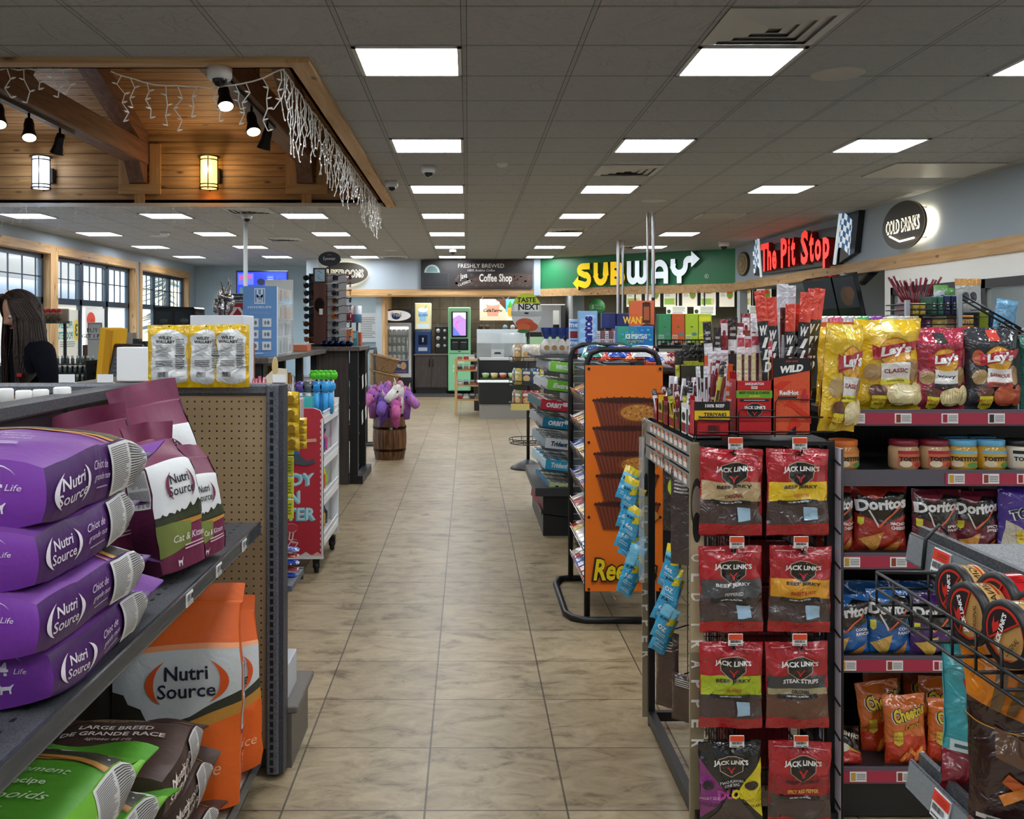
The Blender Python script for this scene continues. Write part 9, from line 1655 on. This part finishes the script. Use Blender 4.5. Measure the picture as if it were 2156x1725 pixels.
b = MB(); b.box(.5, gy+.1, 1.32, .84, gy+.9, 1.34, '4a4c50'); b.build('top_board', GR_)
# ================================================================ CHIP SPINNER STAND
cs = thing('spinner_stand', 'black spinner stand of bagged snacks with a round taste sign on top', 'stand', (W(1112, 0, 10.5).x, 10.5, 0)); b = MB(); b.tube([(0, 0, .02), (0, 0, 1.62)], .018, '1a1a1c', n=8); b.lathe([(0, .0), (.2, 0), (.19, .02), (.03, .10), (0, .1)], c='1c1c1e', m='satin', n=24); b.build('pole_base', cs)
b = MB(); r = .235; b.prism(ell(-.02, 1.72, r*.72, r*.9, 30), lambda u, v, w_: Vector((u, -.03+w_, v+.0)), .012, 'c8cccc'); b.art(lambda u, v, w_: Vector((-.19+.34*u, -.031-w_, 1.51+.42*v)), [('p', [(.5+.5*math.cos(a), .5+.5*math.sin(a)) for a in [.35+2.44*i/14 for i in range(15)]], 'b8c83a'), ('r', .1, .5, .9, .72, 'dfe2e2'), ('t', 'TASTE', .5, .82, .13, '1c1c1c', {'b': .03}), ('t', 'NEXT', .58, .64, .16, '1c1c1c', {'b': .03}), ('t', "WHAT'S", .25, .64, .06, '1c1c1c', {'r': PI/2}), ('r', .0, .42, 1, .52, 'a8acac'), ('e', .5, .47, .08, .025, '1c1c1c'), ('e', .45, .2, .3, .14, 'b8543a'), ('e', .62, .12, .25, .12, 'a8482c'), ('e', .4, .1, .22, .1, 'c0603c'), ('e', .4, .0, .2, .05, '3a6a3a')]); b.build('round_sign', cs)
for k, z in enumerate((.28, .68, .92, 1.18)):
 b = MB()
 for rr, dz in ((.2, 0), (.21, .05)): b.tube([(rr*math.cos(a*PI/10), rr*math.sin(a*PI/10), z+dz) for a in range(21)], .005, '1a1a1c', n=5)
 for a in range(10): b.tube([(0, 0, z), (.2*math.cos(a*PI/5), .2*math.sin(a*PI/5), z), (.21*math.cos(a*PI/5), .21*math.sin(a*PI/5), z+.05)], .004, '1a1a1c', n=4)
 b.build('wire_tier', cs)
 if k:
  for i in range(6):
   a = PI+.15+PI*i/5; c, cn = ((('c8743a', 'brown orange'), ('2a6a9a', 'blue'), ('d8b06a', 'tan')), (('8a2c24', 'red brown'), ('7a8a4a', 'olive'), ('a8343a', 'red')), (('24507a', 'deep blue'), ('c8b84a', 'mustard'), ('3a4a5a', 'slate')), (('e8e0d0', 'cream'), ('b08a5a', 'golden'), ('f0ece4', 'white')))[k][i % 3]
   t = thing('snack_bag', '%s snack bag on the spinner stand, %s tier up, %s round' % (cn, ORD[k], ORD[i]), 'snack bag', (cs.location.x+.15*math.cos(a), 10.5+.15*math.sin(a), z+.008), rot=(0, 0, a+PI/2), group='bags on the spinner stand'); pouch(t, .13, .18, .05, c, [('e', .5, .4, .3, .2, 'e0b87a'), ('r', .2, .65, .8, .8, 'e8e4dc')], seed=200+k*6+i, nu=8, nv=9)
b = MB(); b.box(-.2, -.23, .66, .0, -.225, .73, 'e0d07a', 'paper'); b.art(lambda u, v, w_: Vector((-.2+.2*u, -.226-w_, .66+.07*v)), [('t', 'NEW ITEM', .5, .5, .4, '5a5428', {'b': .03})]); b.build('shelf_flag', cs)
# ================================================================ WOODEN STAND, PASTRY CASE, OPEN COOLER
ws = thing('wooden_stand', 'pale wooden shelf stand of packed baked goods before the green machine', 'stand', (0, 0, 0)); a, e = W(960, 0, 17).x, W(1014, 0, 17).x
for x in (a, e):
 for y in (17.0, 17.45): b = MB(); b.box(x-.022, y-.022, 0, x+.022, y+.022, 1.0, m='pine_z'); b.build('leg', ws)
for z in (.28, .53, .80, .98): b = MB(); b.box(a-.03, 16.98, z-.03, e+.03, 17.48, z, m='pine_x'); b.build('shelf', ws)
for k in range(15):
 i, j = k % 4, k//4; c, cn = (('a8302c', 'red'), ('d8d4cc', 'pale'), ('3a3a3e', 'dark'), ('8a6a4a', 'brown'))[(i+j) % 4]; z = (.281, .531, .801, .981)[j]; x = a+.02+.11*i
 t = thing('bakery_box', '%s baked goods box on the pale wooden stand, %s shelf up, %s along' % (cn, ORD[j], ORD[i]), 'box', (x+.05, 17.1, z), group='boxes on the wooden stand'); b = MB(); b.box(-.045, -.07, 0, .045, .08, .05, c, 'satin', b=.004); b.build('tray', t); b = MB(); b.box(-.043, -.068, .05, .043, .078, .085, 'c8d0d4', 'frosted', b=.01); b.build('clear_lid', t)
pcx, pcy = W(1045, 0, 16.2).x, 16.2
t = thing('open_cooler', 'low black open fronted cooler with green and red salads and fruit', 'cooler', (pcx+.12, 16.2, 0)); b = MB(); b.box(-.42, 0, .25, .5, .8, .62, '17181a', b=.01); b.box(-.4, .02, .0, .48, .78, .25, '8a8780'); b.box(-.42, .5, .62, .5, .8, 1.0, '17181a'); b.box(-.40, .48, .98, .48, .8, 1.02, 'c8ccce'); b.box(-.44, -.01, .62, .52, .03, .66, 'd8e0dc', 'glow_soft'); b.prism([(0, .62), (.5, 1.0), (.5, .62)], lambda u, v, w_: Vector((-.42-w_*.02, u, v)), 1, '17181a'); b.build('body', t)
for k in range(10):
 c, cn = (('6a9a3a', 'green'), ('c8b04a', 'yellow'), ('b8442c', 'red'), ('8ab04a', 'light green'), ('d0d4c8', 'white'))[k % 5]; t = thing('salad_tub', '%s filled tub in the open cooler, %s row, %s along' % (cn, ('front', 'rear')[k//5], ORD[k % 5]), 'tub', (pcx-.18+.15*(k % 5), 16.32+.2*(k//5), .68+.0*(k//5)), group='tubs in the open cooler'); b = MB(); b.lathe([(0, 0), (.045, 0), (.06, .07), (0, .075)], c=c, m='gloss', n=10); b.build('tub_body', t); b = MB(); b.lathe([(.062, .07), (.062, .085), (0, .09)], c='d8dcd8', m='frosted', n=10); b.build('lid', t)
t = thing('salad_tub_board', 'tilted board under the tubs in the open cooler', 'shelf', (pcx, 16.2, 0)); b = MB(); b.box(-.28, .04, .665, .6, .48, .679, '2a2c2e'); b.build('board', t)
t = thing('pastry_case', 'clear curved acrylic pastry case on the back counter', 'case', (W(1055, 0, 17.8).x, 17.8, .96)); b = MB(); prof = [(0, 0), (-.04, .3), (.04, .48), (.2, .56), (.5, .56), (.5, 0)]
for x in (-.45, 0, .45): b.prism(prof, lambda u, v, w_: Vector((x+w_, u, v)), .008, 'd0dce0', 'frosted')
for (y0, z0), (y1, z1) in zip(prof, prof[1:4]): b.add([(-.45, y0, z0), (.45, y0, z0), (.45, y1, z1), (-.45, y1, z1)], [(0, 1, 2, 3)], 'd8e4e8', 'frosted')
for z in (.02, .2, .38): b.box(-.44, .03, z, .44, .48, z+.008, 'c8d0d4', 'clear')
b.build('acrylic_shell', t)
for k in range(12): t = thing('pastry', 'golden pastry in the clear acrylic case, %s shelf, %s along' % (('lower', 'middle', 'upper')[k//4], ORD[k % 4]), 'pastry', (W(1055, 0, 17.8).x-.33+.22*(k % 4), 17.95, .99+.18*(k//4)), group='pastries in the acrylic case'); b = MB(); b.ball((0, 0, .03), .05, ('b8803c', '8a5a2c', 'd0a060')[k % 3], 'satin', 10, 6, (1, 1, .6)); b.build('dough', t)
t = thing('pastry_counter', 'dark counter under the acrylic pastry case', 'counter', (W(1055, 0, 17.8).x, 17.8, 0)); b = MB(); b.box(-.5, 0, 0, 1.5, .7, .92, m='dark_wood_z'); b.build('carcass', t); b = MB(); b.box(-.52, -.03, .92, 1.52, .72, .958, '6a6560'); b.build('worktop', t)
t = thing('info_card', 'clear standing card with a machine picture before the pastry case', 'sign', (W(1051, 0, 16.9).x, 17.775, .96)); b = MB(); b.box(-.12, 0, 0, .12, .004, .32, 'cfd4d4', 'paper'); b.art(lambda u, v, w_: Vector((-.12+.24*u, -w_, .32*v)), [('p', [(.2, .3), (.8, .3), (.7, .42), (.3, .42)], '3a4448'), ('h', .2, .6, .8, .9, 3, '8a9094')]); b.build('card', t)
